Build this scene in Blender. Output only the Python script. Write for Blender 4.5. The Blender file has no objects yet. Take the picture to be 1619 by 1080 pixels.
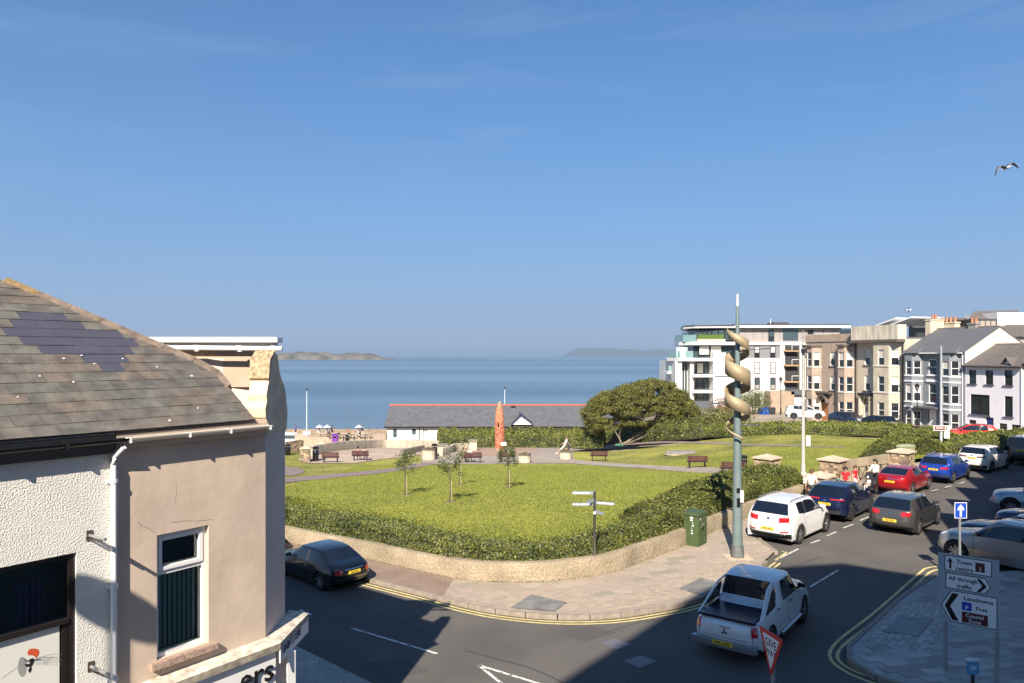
import bpy, bmesh, math, random
import numpy as np
from mathutils import Vector, Matrix, noise
from mathutils.bvhtree import BVHTree
random.seed(7); RNG = np.random.default_rng(7)
C = bpy.context.scene.collection
scn = bpy.context.scene
R = math.radians
# ------------------------------------------------------------------ camera, sky, sun, exposure
F, CX, CY, H = 1150.0, 809.5, 562.0, 7.5
cam = bpy.data.objects.new('camera', bpy.data.cameras.new('camera')); C.objects.link(cam)
cam.location = (0, 0, H); cam.rotation_euler = (R(90), 0, 0)
cam.data.sensor_width = 36; cam.data.lens = F / 1619 * 36; cam.data.shift_y = 22 / 1619
cam.data.clip_start = 0.05; cam.data.clip_end = 80000
scn.camera = cam
SUN_EL, SUN_AZ = 37.5, 11.0          # elevation; shadows point 11 degrees east of north (+Y)
sd = Vector((-math.sin(R(SUN_AZ)) * math.cos(R(SUN_EL)), -math.cos(R(SUN_AZ)) * math.cos(R(SUN_EL)), math.sin(R(SUN_EL))))
w = bpy.data.worlds.new('World'); scn.world = w; w.use_nodes = True
nt = w.node_tree; nt.nodes.clear()
out = nt.nodes.new('ShaderNodeOutputWorld'); bg = nt.nodes.new('ShaderNodeBackground')
sky = nt.nodes.new('ShaderNodeTexSky'); sky.sky_type = 'NISHITA'; sky.sun_disc = False
sky.sun_elevation = R(SUN_EL); sky.sun_rotation = math.atan2(sd.x, sd.y)
sky.altitude = 0; sky.air_density = 1.0; sky.dust_density = 0.6; sky.ozone_density = 3.0
bg.inputs['Strength'].default_value = 0.085
tc = nt.nodes.new('ShaderNodeTexCoord'); mp = nt.nodes.new('ShaderNodeMapping')
mp.inputs['Scale'].default_value = (1.2, 1.2, 9.0); mp.inputs['Rotation'].default_value = (R(9), R(-7), 0)
n1 = nt.nodes.new('ShaderNodeTexNoise'); n1.inputs['Scale'].default_value = 2.6; n1.inputs['Detail'].default_value = 7; n1.inputs['Distortion'].default_value = 0.5
rp = nt.nodes.new('ShaderNodeValToRGB'); rp.color_ramp.elements[0].position = 0.52; rp.color_ramp.elements[1].position = 0.80
rp.color_ramp.elements[0].color = (0, 0, 0, 1); rp.color_ramp.elements[1].color = (.22, .22, .22, 1)
mx = nt.nodes.new('ShaderNodeMixRGB'); mx.inputs['Color2'].default_value = (3.0, 4.1, 5.6, 1)
nt.links.new(tc.outputs['Generated'], mp.inputs['Vector']); nt.links.new(mp.outputs['Vector'], n1.inputs['Vector'])
nt.links.new(n1.outputs['Fac'], rp.inputs['Fac']); nt.links.new(rp.outputs['Color'], mx.inputs['Fac'])
tint = nt.nodes.new('ShaderNodeMixRGB'); tint.blend_type = 'MULTIPLY'; tint.inputs['Fac'].default_value = 1; tint.inputs['Color2'].default_value = (.33, .605, .82, 1)
nt.links.new(sky.outputs['Color'], tint.inputs['Color1']); nt.links.new(tint.outputs['Color'], mx.inputs['Color1']); 
sxyz = nt.nodes.new('ShaderNodeSeparateXYZ'); nt.links.new(tc.outputs['Generated'], sxyz.inputs[0])
ab = nt.nodes.new('ShaderNodeMath'); ab.operation = 'ABSOLUTE'; nt.links.new(sxyz.outputs['Z'], ab.inputs[0])
ml = nt.nodes.new('ShaderNodeMath'); ml.operation = 'MULTIPLY'; ml.inputs[1].default_value = -2.8; nt.links.new(ab.outputs[0], ml.inputs[0])
ex = nt.nodes.new('ShaderNodeMath'); ex.operation = 'EXPONENT'; nt.links.new(ml.outputs[0], ex.inputs[0])
hz_ = nt.nodes.new('ShaderNodeMath'); hz_.operation = 'MULTIPLY'; hz_.inputs[1].default_value = 0.92; nt.links.new(ex.outputs[0], hz_.inputs[0])
gr_ = nt.nodes.new('ShaderNodeMixRGB'); gr_.inputs['Color2'].default_value = (1.22, 2.22, 3.9, 1); nt.links.new(hz_.outputs[0], gr_.inputs['Fac'])
nt.links.new(mx.outputs['Color'], gr_.inputs['Color1']); 
ml2 = nt.nodes.new('ShaderNodeMath'); ml2.operation = 'MULTIPLY'; ml2.inputs[1].default_value = -9.0; nt.links.new(ab.outputs[0], ml2.inputs[0])
ex2 = nt.nodes.new('ShaderNodeMath'); ex2.operation = 'EXPONENT'; nt.links.new(ml2.outputs[0], ex2.inputs[0])
gr2 = nt.nodes.new('ShaderNodeMixRGB'); gr2.inputs['Color2'].default_value = (2.4, 2.95, 4.1, 1); nt.links.new(ex2.outputs[0], gr2.inputs['Fac'])
nt.links.new(gr_.outputs['Color'], gr2.inputs['Color1']); nt.links.new(gr2.outputs['Color'], bg.inputs['Color'])
nt.links.new(bg.outputs['Background'], out.inputs['Surface'])
sl = bpy.data.lights.new('sun', 'SUN'); sl.energy = 5.0; sl.angle = R(0.5); sl.color = (1.0, 0.89, 0.75)
so = bpy.data.objects.new('sun', sl); C.objects.link(so); so.rotation_euler = (-sd).to_track_quat('-Z', 'Y').to_euler()
scn.view_settings.view_transform = 'Standard'; scn.view_settings.look = 'None'
scn.view_settings.gamma = 1; scn.view_settings.use_curve_mapping = False
scn.view_settings.exposure = 1.0
scn.cycles.max_bounces = 6; scn.cycles.transparent_max_bounces = 8; scn.cycles.volume_bounces = 0
scn.cycles.use_denoising = True
# ------------------------------------------------------------------ mapping between the picture and the place
def sm(a, b, x):
    t = min(1, max(0, (x - a) / (b - a))); return t * t * (3 - 2 * t)
def fall(X, Y):                       # the ground drops towards the sea beyond the park
    l = 1 - sm(8, 30, X)
    return l * (2.5 * sm(30, 68, Y) + 2.0 * sm(68, 96, Y))
def pz(X, Y): return 0.5 - fall(X, Y) - 0.3 * sm(14, 30, X) * sm(40, 62, Y)
def gz(X, Y): return -fall(X, Y) - .9*sm(20, 34, X)*sm(72, 96, Y)
def G(px, py, z=0.0):
    Y = (H - z) * F / (py - CY); return Vector(((px - CX) / F * Y, Y, z))
def PK(px, py, dz=0.0, f=None):       # point on the park surface seen at this pixel
    f = f or pz; k = (px - CX) / F; s = (py - CY) / F; g = lambda Y: H - s*Y - f(k*Y, Y) - dz
    a = 15.0
    while g(a) > 0 and a < 170: a += .5
    lo, hi = a - .5, a
    for _ in range(30):
        m = (lo + hi)/2
        if g(m) > 0: lo = m
        else: hi = m
    return Vector((k*hi, hi, H - s*hi))
def D(px, py, Y): return Vector(((px - CX) / F * Y, Y, H - (py - CY) / F * Y))
def proj(p): return (CX + p[0] / p[1] * F, CY + (H - p[2]) / p[1] * F)
def inpoly(x, y, P):
    c = False; j = len(P) - 1
    for i in range(len(P)):
        if (P[i][1] > y) != (P[j][1] > y) and x < (P[j][0] - P[i][0]) * (y - P[i][1]) / (P[j][1] - P[i][1]) + P[i][0]: c = not c
        j = i
    return c
def smooth(pts, n=6):
    P = [Vector(p) for p in pts]; o = []
    for i in range(len(P) - 1):
        a, b, c, d = P[max(i-1, 0)], P[i], P[i+1], P[min(i+2, len(P)-1)]
        for k in range(n):
            t = k / n
            o.append(.5 * ((2*b) + (c-a)*t + (2*a-5*b+4*c-d)*t*t + (3*b-a-3*c+d)*t**3))
    o.append(P[-1]); return o
def offset(pts, d):                   # shift a polyline to its right by d
    o = []
    for i, p in enumerate(pts):
        a = pts[max(i-1, 0)]; b = pts[min(i+1, len(pts)-1)]; t = (b - a); t.z = 0; t.normalize()
        o.append(p + Vector((t.y, -t.x, 0)) * d)
    return o
def resample(pts, step):
    o = [pts[0].copy()]; acc = 0.0
    for a, b in zip(pts, pts[1:]):
        L = (b - a).length; s = step - acc
        while s <= L:
            o.append(a.lerp(b, s / L)); s += step
        acc = (acc + L) % step if L else acc
    return o
# ------------------------------------------------------------------ materials
MATS = {}
def mat(name, col, rough=0.8, metal=0.0, var=0.0, scale=8.0, bump=0.0, bscale=None, col2=None, coat=0.0, spec=0.5, emit=None, island=0.0, transl=0.0, detail=5, bdist=0.02, stretch=None):
    if name in MATS: return MATS[name]
    m = bpy.data.materials.new(name); m.use_nodes = True; t = m.node_tree; b = t.nodes['Principled BSDF']
    b.inputs['Roughness'].default_value = rough; b.inputs['Metallic'].default_value = metal
    b.inputs['Specular IOR Level'].default_value = spec; b.inputs['Coat Weight'].default_value = coat; b.inputs['Coat Roughness'].default_value = 0.03
    c = (*col, 1); b.inputs['Base Color'].default_value = c
    t_c = t.nodes.new('ShaderNodeTexCoord'); vec = t_c.outputs['Object']
    if stretch:
        mm = t.nodes.new('ShaderNodeMapping'); mm.inputs['Scale'].default_value = stretch; t.links.new(vec, mm.inputs['Vector']); vec = mm.outputs['Vector']
    last = None
    if var > 0 or col2:
        n = t.nodes.new('ShaderNodeTexNoise'); n.inputs['Scale'].default_value = scale; n.inputs['Detail'].default_value = detail
        t.links.new(vec, n.inputs['Vector'])
        r = t.nodes.new('ShaderNodeValToRGB'); r.color_ramp.elements[0].position = .33; r.color_ramp.elements[1].position = .68
        r.color_ramp.elements[0].color = tuple(x * (1 - var) for x in col) + (1,)
        r.color_ramp.elements[1].color = tuple(min(1, x * (1 + var)) for x in (col2 or col)) + (1,)
        t.links.new(n.outputs['Fac'], r.inputs['Fac']); last = r.outputs['Color']
    if island > 0:
        g = t.nodes.new('ShaderNodeNewGeometry'); h = t.nodes.new('ShaderNodeHueSaturation'); mr = t.nodes.new('ShaderNodeMapRange')
        mr.inputs['To Min'].default_value = 1 - island; mr.inputs['To Max'].default_value = 1 + island
        t.links.new(g.outputs['Random Per Island'], mr.inputs['Value']); t.links.new(mr.outputs['Result'], h.inputs['Value'])
        mr2 = t.nodes.new('ShaderNodeMapRange'); mr2.inputs['To Min'].default_value = .485; mr2.inputs['To Max'].default_value = .515
        t.links.new(g.outputs['Random Per Island'], mr2.inputs['Value']); t.links.new(mr2.outputs['Result'], h.inputs['Hue'])
        if last: t.links.new(last, h.inputs['Color'])
        else: h.inputs['Color'].default_value = c
        last = h.outputs['Color']
    if last: t.links.new(last, b.inputs['Base Color'])
    if bump > 0:
        n2 = t.nodes.new('ShaderNodeTexNoise'); n2.inputs['Scale'].default_value = bscale or scale * 4; n2.inputs['Detail'].default_value = 4
        bm_ = t.nodes.new('ShaderNodeBump'); bm_.inputs['Strength'].default_value = bump; bm_.inputs['Distance'].default_value = bdist
        t.links.new(vec, n2.inputs['Vector']); t.links.new(n2.outputs['Fac'], bm_.inputs['Height']); t.links.new(bm_.outputs['Normal'], b.inputs['Normal'])
    if transl > 0:
        tr = t.nodes.new('ShaderNodeBsdfTranslucent'); ms = t.nodes.new('ShaderNodeMixShader'); ms.inputs['Fac'].default_value = transl
        o = t.nodes['Material Output']
        if last: t.links.new(last, tr.inputs['Color'])
        else: tr.inputs['Color'].default_value = c
        t.links.new(b.outputs['BSDF'], ms.inputs[1]); t.links.new(tr.outputs['BSDF'], ms.inputs[2]); t.links.new(ms.outputs['Shader'], o.inputs['Surface'])
    MATS[name] = m; return m
def glassmat(name, col=(.02, .025, .03), rough=0.04):
    m = mat(name, col, rough, spec=0.9); return m
# ------------------------------------------------------------------ mesh helpers
class MB:
    def __init__(s): s.v = []; s.f = []; s.m = []
    def face(s, pts, m=0):
        n = len(s.v); s.v += [tuple(p) for p in pts]; s.f.append(tuple(range(n, n + len(pts)))); s.m.append(m)
    def mesh(s, verts, faces, m=0):
        n = len(s.v); s.v += [tuple(p) for p in verts]
        for f in faces: s.f.append(tuple(n + i for i in f)); s.m.append(m)
    def box(s, a, b, m=0, M=None):
        x0, y0, z0 = a; x1, y1, z1 = b
        V = [Vector(p) for p in ((x0,y0,z0),(x1,y0,z0),(x1,y1,z0),(x0,y1,z0),(x0,y0,z1),(x1,y0,z1),(x1,y1,z1),(x0,y1,z1))]
        if M is not None: V = [M @ p for p in V]
        s.mesh(V, [(0,3,2,1),(4,5,6,7),(0,1,5,4),(1,2,6,5),(2,3,7,6),(3,0,4,7)], m)
    def prism(s, poly, z0, z1, m=0):      # poly: list of (x,y) anticlockwise
        n = len(poly)
        s.mesh([(p[0], p[1], z0) for p in poly] + [(p[0], p[1], z1) for p in poly],
               [tuple(range(n))[::-1], tuple(range(n, 2*n))] + [(i, (i+1) % n, n + (i+1) % n, n + i) for i in range(n)], m)
    def extrude(s, pts, vec, m=0):        # planar polygon pts swept by vec
        n = len(pts); vec = Vector(vec); P = [Vector(p) for p in pts]
        s.mesh(P + [p + vec for p in P], [tuple(range(n))[::-1], tuple(range(n, 2*n))] + [(i, (i+1) % n, n + (i+1) % n, n + i) for i in range(n)], m)
    def tube(s, pts, r, n=8, m=0, cap=True, M=None):
        P = [Vector(p) for p in pts]; rr = r if isinstance(r, (list, tuple)) else [r] * len(P); V = []; Fc = []
        for i, p in enumerate(P):
            t = (P[min(i+1, len(P)-1)] - P[max(i-1, 0)]).normalized(); a = Vector((0,0,1)) if abs(t.z) < .9 else Vector((1,0,0))
            u = t.cross(a).normalized(); v = t.cross(u)
            V += [p + (u * math.cos(2*math.pi*k/n) + v * math.sin(2*math.pi*k/n)) * rr[i] for k in range(n)]
        for i in range(len(P) - 1):
            Fc += [(i*n+k, i*n+(k+1) % n, (i+1)*n+(k+1) % n, (i+1)*n+k) for k in range(n)]
        if cap: Fc += [tuple(range(n))[::-1], tuple(range((len(P)-1)*n, len(P)*n))]
        if M is not None: V = [M @ p for p in V]
        s.mesh(V, Fc, m)
    def lathe(s, prof, n=16, m=0, c=(0, 0, 0), axis='z'):   # prof: (r, h)
        V = []; Fc = []
        for r, h in prof:
            for k in range(n):
                a = 2*math.pi*k/n; q = (r*math.cos(a), r*math.sin(a), h)
                if axis == 'y': q = (q[0], q[2], q[1])
                if axis == 'x': q = (q[2], q[0], q[1])
                V.append((q[0]+c[0], q[1]+c[1], q[2]+c[2]))
        for i in range(len(prof) - 1): Fc += [(i*n+k, i*n+(k+1) % n, (i+1)*n+(k+1) % n, (i+1)*n+k) for k in range(n)]
        Fc += [tuple(range(n))[::-1], tuple(range((len(prof)-1)*n, len(prof)*n))]
        s.mesh(V, Fc, m)
    def data(s, name, mats):
        me = bpy.data.meshes.new(name); me.from_pydata(s.v, [], s.f)
        for k in (mats if isinstance(mats, (list, tuple)) else [mats]): me.materials.append(k)
        me.polygons.foreach_set('material_index', s.m); me.update(); return me
    def build(s, name, mats, parent=None, loc=(0, 0, 0), rz=0.0, smooth=False, bevel=0.0, recalc=True):
        me = s.data(name, mats)
        if recalc or bevel:
            bm = bmesh.new(); bm.from_mesh(me)
            if bevel: 
                bmesh.ops.remove_doubles(bm, verts=bm.verts, dist=1e-4)
                bmesh.ops.bevel(bm, geom=[e for e in bm.edges if e.is_manifold and e.calc_face_angle(0) > .5], offset=bevel, segments=2, affect='EDGES')
            bmesh.ops.recalc_face_normals(bm, faces=bm.faces); bm.to_mesh(me); bm.free()
        return link(name, me, parent, loc, rz, smooth)
def link(name, me, parent=None, loc=(0, 0, 0), rz=0.0, smooth=False):
    o = bpy.data.objects.new(name, me); C.objects.link(o); o.location = loc; o.rotation_euler = (0, 0, rz)
    if parent: o.parent = parent
    if smooth:
        me.polygons.foreach_set('use_smooth', [True] * len(me.polygons))
        if smooth != 2:
            try: me.set_sharp_from_angle(angle=R(38))
            except Exception: pass
    return o
def thing(name, label, cat, loc=(0, 0, 0), rz=0.0, group=None, scale=1.0):
    o = bpy.data.objects.new(name, None); C.objects.link(o); o.location = loc; o.rotation_euler = (0, 0, rz); o.scale = (scale,) * 3
    o.empty_display_size = .1
    return tag(o, label, cat, group)
def tag(o, label, cat, group=None, kind=None):
    if label: o['label'] = label
    if cat: o['category'] = cat
    if group: o['group'] = group
    if kind: o['kind'] = kind
    return o
def kids(o): return [c for c in ALLK.get(o.name, [])]
def copy_tree(o, parent=None, label=None, loc=None, rz=None, group=None, scale=None):
    kidmap = {}
    for x in bpy.data.objects:
        if x.parent: kidmap.setdefault(x.parent.name, []).append(x)
    def rec(a, par):
        c = a.copy(); C.objects.link(c); c.parent = par
        for ch in kidmap.get(a.name, []): rec(ch, c)
        return c
    c = rec(o, parent)
    if label: c['label'] = label
    if group: c['group'] = group
    if loc is not None: c.location = loc
    if rz is not None: c.rotation_euler = (0, 0, rz)
    if scale is not None: c.scale = (scale,) * 3
    return c
def sheet(name, poly, zf, m, step=2.0, kind='structure', dz=0.0, parent=None):
    from mathutils.geometry import tessellate_polygon
    q = [p for i, p in enumerate(poly) if (p[0]-poly[i-1][0])**2 + (p[1]-poly[i-1][1])**2 > 1e-6]; poly = q
    bm = bmesh.new(); vs = [bm.verts.new((p[0], p[1], 0)) for p in poly]
    for tri in tessellate_polygon([[Vector((p[0], p[1], 0)) for p in poly]]): bm.faces.new([vs[i] for i in tri])
    xs = [p[0] for p in poly]; ys = [p[1] for p in poly]
    if step:
        for ax, lo, hi in ((0, min(xs), max(xs)), (1, min(ys), max(ys))):
            k = lo + step
            while k < hi:
                no = Vector((1, 0, 0)) if ax == 0 else Vector((0, 1, 0))
                bmesh.ops.bisect_plane(bm, geom=bm.verts[:] + bm.edges[:] + bm.faces[:], plane_co=no * k, plane_no=no); k += step
    for v in bm.verts: v.co.z = (zf(v.co.x, v.co.y) if callable(zf) else zf) + dz
    bmesh.ops.recalc_face_normals(bm, faces=bm.faces)
    if sum(f.normal.z for f in bm.faces) < 0: bmesh.ops.reverse_faces(bm, faces=bm.faces)
    me = bpy.data.meshes.new(name); bm.to_mesh(me); bm.free(); me.materials.append(m)
    o = link(name, me, parent)
    if not parent and kind: o['kind'] = kind
    return o
def ribbon(mb, pts, w, dz=0.0, m=0, broken=0):
    a = offset(pts, w/2); b = offset(pts, -w/2)
    for i in range(len(pts) - 1):
        mb.face([a[i] + Vector((0,0,dz)), a[i+1] + Vector((0,0,dz)), b[i+1] + Vector((0,0,dz)), b[i] + Vector((0,0,dz))], m)
def text(name, s, size, m, parent, M, ext=0.002, align='CENTER', sx=1.0, bold=.012):
    cu = bpy.data.curves.new('t', 'FONT'); cu.body = s; cu.size = size; cu.extrude = ext; cu.align_x = align; cu.resolution_u = 2; cu.offset = bold*size
    t = bpy.data.objects.new('t', cu); dg = bpy.context.evaluated_depsgraph_get(); C.objects.link(t); dg.update()
    me = bpy.data.meshes.new_from_object(t.evaluated_get(bpy.context.evaluated_depsgraph_get())); bpy.data.objects.remove(t)
    me.transform(M @ Matrix.Diagonal((sx, 1, 1, 1))); me.materials.clear(); me.materials.append(m); me.name = name
    return link(name, me, parent)
def quads_mesh(name, P, U, V, m, parent=None, kind=None, nrm=None):   # many small leaf quads; P centres, U,V half axes
    n = len(P); co = np.empty((n, 4, 3), np.float32)
    co[:, 0] = P - U; co[:, 1] = P + V; co[:, 2] = P + U; co[:, 3] = P - V
    me = bpy.data.meshes.new(name); me.vertices.add(n*4); me.vertices.foreach_set('co', co.ravel())
    me.loops.add(n*4); me.loops.foreach_set('vertex_index', np.arange(n*4, dtype=np.int32))
    me.polygons.add(n); me.polygons.foreach_set('loop_start', np.arange(0, n*4, 4, dtype=np.int32)); me.polygons.foreach_set('loop_total', np.full(n, 4, np.int32))
    me.materials.append(m); me.update(calc_edges=True); o = link(name, me, parent)
    if kind: o['kind'] = kind
    return o
def leaves(name, P, N, size, m, parent=None, kind=None, jitter=.7, aspect=.62):
    n = len(P); D_ = N + RNG.normal(0, jitter, (n, 3)); D_ /= np.linalg.norm(D_, axis=1, keepdims=True) + 1e-9
    A = RNG.normal(0, 1, (n, 3)); U = np.cross(D_, A); U /= np.linalg.norm(U, axis=1, keepdims=True) + 1e-9; V = np.cross(D_, U)
    s = (size * RNG.uniform(.6, 1.3, (n, 1)))
    return quads_mesh(name, P, U * s, V * s * aspect, m, parent, kind)
def nz(x, y, z=0.0, s=1.0): return noise.noise(Vector((x*s, y*s, z*s)))
# ------------------------------------------------------------------ common materials
ASPH = mat('asphalt', (.088, .082, .076), .9, var=.16, scale=.45, bump=.5, bscale=90, bdist=.01)
t = ASPH.node_tree; b_ = t.nodes['Principled BSDF']
_n = t.nodes.new('ShaderNodeTexNoise'); _n.inputs['Scale'].default_value = 55; _n.inputs['Detail'].default_value = 3
_r = t.nodes.new('ShaderNodeValToRGB'); _r.color_ramp.elements[0].position = .35; _r.color_ramp.elements[1].position = .72
_r.color_ramp.elements[0].color = (.62, .62, .62, 1); _r.color_ramp.elements[1].color = (1.75, 1.7, 1.65, 1)
_m = t.nodes.new('ShaderNodeMixRGB'); _m.blend_type = 'MULTIPLY'; _m.inputs['Fac'].default_value = 1
_src = b_.inputs['Base Color'].links[0].from_socket; _tc = [n for n in t.nodes if n.type == 'TEX_COORD'][0]
t.links.new(_tc.outputs['Object'], _n.inputs['Vector']); t.links.new(_n.outputs['Fac'], _r.inputs['Fac'])
t.links.new(_src, _m.inputs['Color1']); t.links.new(_r.outputs['Color'], _m.inputs['Color2']); t.links.new(_m.outputs['Color'], b_.inputs['Base Color'])
FOOTWAY = mat('footway_tarmac', (.23, .165, .130), .9, var=.12, scale=1.2, bump=.4, bscale=80)
CONC = mat('concrete', (.45, .39, .30), .9, var=.2, scale=1.3, bump=.5, bscale=14)
GRASS = mat('grass', (.20, .215, .035), .95, var=.22, scale=.30, col2=(.31, .29, .055), bump=1.0, bscale=26, bdist=.06)
def two_scale(m, scale, lo, hi):
    t = m.node_tree; b = t.nodes['Principled BSDF']; n = t.nodes.new('ShaderNodeTexNoise'); n.inputs['Scale'].default_value = scale; n.inputs['Detail'].default_value = 6
    r = t.nodes.new('ShaderNodeValToRGB'); r.color_ramp.elements[0].position = .36; r.color_ramp.elements[1].position = .66
    r.color_ramp.elements[0].color = (lo, lo, lo, 1); r.color_ramp.elements[1].color = (hi, hi, hi*.95, 1)
    mx = t.nodes.new('ShaderNodeMixRGB'); mx.blend_type = 'MULTIPLY'; mx.inputs['Fac'].default_value = 1
    src = b.inputs['Base Color'].links[0].from_socket; tc = [q for q in t.nodes if q.type == 'TEX_COORD'][0]
    t.links.new(tc.outputs['Object'], n.inputs['Vector']); t.links.new(n.outputs['Fac'], r.inputs['Fac'])
    t.links.new(src, mx.inputs['Color1']); t.links.new(r.outputs['Color'], mx.inputs['Color2']); t.links.new(mx.outputs['Color'], b.inputs['Base Color'])
two_scale(GRASS, 6.0, .52, 1.32); two_scale(GRASS, .12, .90, 1.08); two_scale(CONC, 9, .8, 1.15); two_scale(FOOTWAY, 30, .8, 1.2)
LEAF = mat('hedge_leaf', (.062, .088, .018), .5, island=.65, var=.35, scale=.9, col2=(.13, .135, .035), transl=.25)
LEAFY = mat('hedge_leaf_yellow', (.22, .24, .035), .55, island=.45, transl=.25)
CORE = mat('hedge_inner', (.035, .042, .014), .9, var=.3, scale=6, bump=1, bscale=12, bdist=.1)
BARK = mat('bark', (.17, .14, .105), .9, var=.3, scale=6, bump=.8, bscale=18, stretch=(1, 1, .25))
WHITE = mat('white_paint', (.66, .65, .63), .5, var=.05, scale=2)
WPVC = mat('white_plastic', (.75, .75, .74), .3)
BLACK = mat('black_paint', (.012, .012, .013), .25)
DARK = mat('dark_metal', (.03, .03, .032), .45, .3)
GALV = mat('galvanised_steel', (.42, .44, .45), .45, .7, var=.12, scale=5)
STEEL = mat('stainless_steel', (.5, .5, .48), .25, 1.0)
GLASS = glassmat('window_glass')
GLASSB = glassmat('blue_window_glass', (.05, .075, .085))
LINE_W = mat('white_road_paint', (.12, .115, .11), .8, var=.1, scale=9, col2=(.60, .58, .54), detail=8); LINE_W.node_tree.nodes['Color Ramp'].color_ramp.elements[0].position = .40; LINE_W.node_tree.nodes['Color Ramp'].color_ramp.elements[1].position = .47
LINE_Y = mat('yellow_road_paint', (.60, .50, .22), .8, var=.2, scale=6)
STONE = mat('rubble_stone', (.22, .17, .12), .9, var=.45, scale=5, bump=.6)
WOODB = mat('maroon_wood', (.075, .024, .020), .5, var=.2, scale=12)
SLATE_FAR = mat('far_slate', (.10, .105, .115), .7, var=.18, scale=3, bump=.2, stretch=(1, 1, 6))
# ------------------------------------------------------------------ ground, sea, hills
def build_ground():
    x0, x1, y0, y1, s = -110, 190, -60, 200, 2.0
    nx = int((x1-x0)/s)+1; ny = int((y1-y0)/s)+1; V = []; Fc = []
    def shore(X): return 110 + 4*nz(X, 0, 0, .05) + 42*sm(10, 34, X) + 60*sm(60, 150, X)
    for j in range(ny):
        for i in range(nx):
            X = x0+i*s; Y = y0+j*s; sh = shore(X); z = gz(X, Y) - .03
            if Y > sh: z -= 4.5*sm(0, 6, Y - sh)
            V.append((X, Y, z))
    for j in range(ny-1):
        for i in range(nx-1): Fc.append((j*nx+i, j*nx+i+1, (j+1)*nx+i+1, (j+1)*nx+i))
    me = bpy.data.meshes.new('ground'); me.from_pydata(V, [], Fc)
    me.materials.append(mat('ground_tan', (.30, .25, .19), .95, var=.2, scale=.3, bump=.3)); o = link('ground', me); o['kind'] = 'structure'
build_ground()
def build_sea():
    m = bpy.data.materials.new('sea_water'); m.use_nodes = True; t = m.node_tree; b = t.nodes['Principled BSDF']
    b.inputs['Base Color'].default_value = (.035, .10, .17, 1); b.inputs['Roughness'].default_value = .22; b.inputs['IOR'].default_value = 1.33
    tc = t.nodes.new('ShaderNodeTexCoord'); mp = t.nodes.new('ShaderNodeMapping'); mp.inputs['Scale'].default_value = (.22, .8, 1)
    n = t.nodes.new('ShaderNodeTexNoise'); n.inputs['Scale'].default_value = .55; n.inputs['Detail'].default_value = 5
    bu = t.nodes.new('ShaderNodeBump'); bu.inputs['Strength'].default_value = .8; bu.inputs['Distance'].default_value = 1.0
    t.links.new(tc.outputs['Object'], mp.inputs['Vector']); t.links.new(mp.outputs['Vector'], n.inputs['Vector'])
    t.links.new(n.outputs['Fac'], bu.inputs['Height']); t.links.new(bu.outputs['Normal'], b.inputs['Normal'])
    mp2 = t.nodes.new('ShaderNodeMapping'); mp2.inputs['Scale'].default_value = (.0006, .006, 1); n2 = t.nodes.new('ShaderNodeTexNoise'); n2.inputs['Scale'].default_value = 1.0; n2.inputs['Detail'].default_value = 6
    r = t.nodes.new('ShaderNodeValToRGB'); r.color_ramp.elements[0].position = .42; r.color_ramp.elements[1].position = .6
    r.color_ramp.elements[0].color = (.055, .100, .145, 1); r.color_ramp.elements[1].color = (.115, .180, .235, 1)
    t.links.new(tc.outputs['Object'], mp2.inputs['Vector']); t.links.new(mp2.outputs['Vector'], n2.inputs['Vector']); t.links.new(n2.outputs['Fac'], r.inputs['Fac']); t.links.new(r.outputs['Color'], b.inputs['Base Color'])
    mb = MB(); ys = [90, 140, 200, 300, 500, 900, 2000, 5000, 12000, 32000]; xs = [-32000, -8000, -2000, -500, -120, 0, 120, 500, 2000, 8000, 32000]
    V = [(x, y, -6.5) for y in ys for x in xs]; n_ = len(xs)
    mb.mesh(V, [(j*n_+i, j*n_+i+1, (j+1)*n_+i+1, (j+1)*n_+i) for j in range(len(ys)-1) for i in range(n_-1)])
    o = mb.build('sea', m, recalc=False); o['kind'] = 'structure'
build_sea()
def landform(name, x0, x1, y0, dep, prof, m, label=None):
    n = 90; k = 14; V = []; Fc = []
    for i in range(n+1):
        u = i/n; X = x0+(x1-x0)*u
        hh = np.interp(u, [p[0] for p in prof], [p[1] for p in prof])
        for j in range(k+1):
            v = j/k; s_ = math.sin(math.pi*min(1, v*1.25+.0)) if v < .8 else 0
            z = hh*max(0, math.sin(math.pi*v))**.6*(1+.25*nz(u*14, v*5, 3)) - 8
            V.append((X, y0+dep*v, z))
    for i in range(n):
        for j in range(k): Fc.append((i*(k+1)+j, (i+1)*(k+1)+j, (i+1)*(k+1)+j+1, i*(k+1)+j+1))
    me = bpy.data.meshes.new(name); me.from_pydata(V, [], Fc); me.materials.append(m); o = link(name, me, smooth=2); o['kind'] = 'structure'; return o
isl = mat('island_turf', (.075, .075, .035), .95, var=.35, scale=.03, col2=(.14, .115, .09), bump=.5)
landform('island_terrain', -860, -372, 2250, 160, [(0, 8), (.15, 20), (.35, 26), (.5, 25), (.62, 19), (.74, 24), (.85, 20), (.93, 8), (1, 2)], isl)
landform('headland_hills', 690, 3900, 8900, 1500, [(0, 5), (.02, 60), (.06, 100), (.15, 112), (.24, 98), (.4, 90), (.6, 70), (1, 60)], mat('headland', (.045, .055, .045), .95, var=.3, scale=.002))
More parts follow.
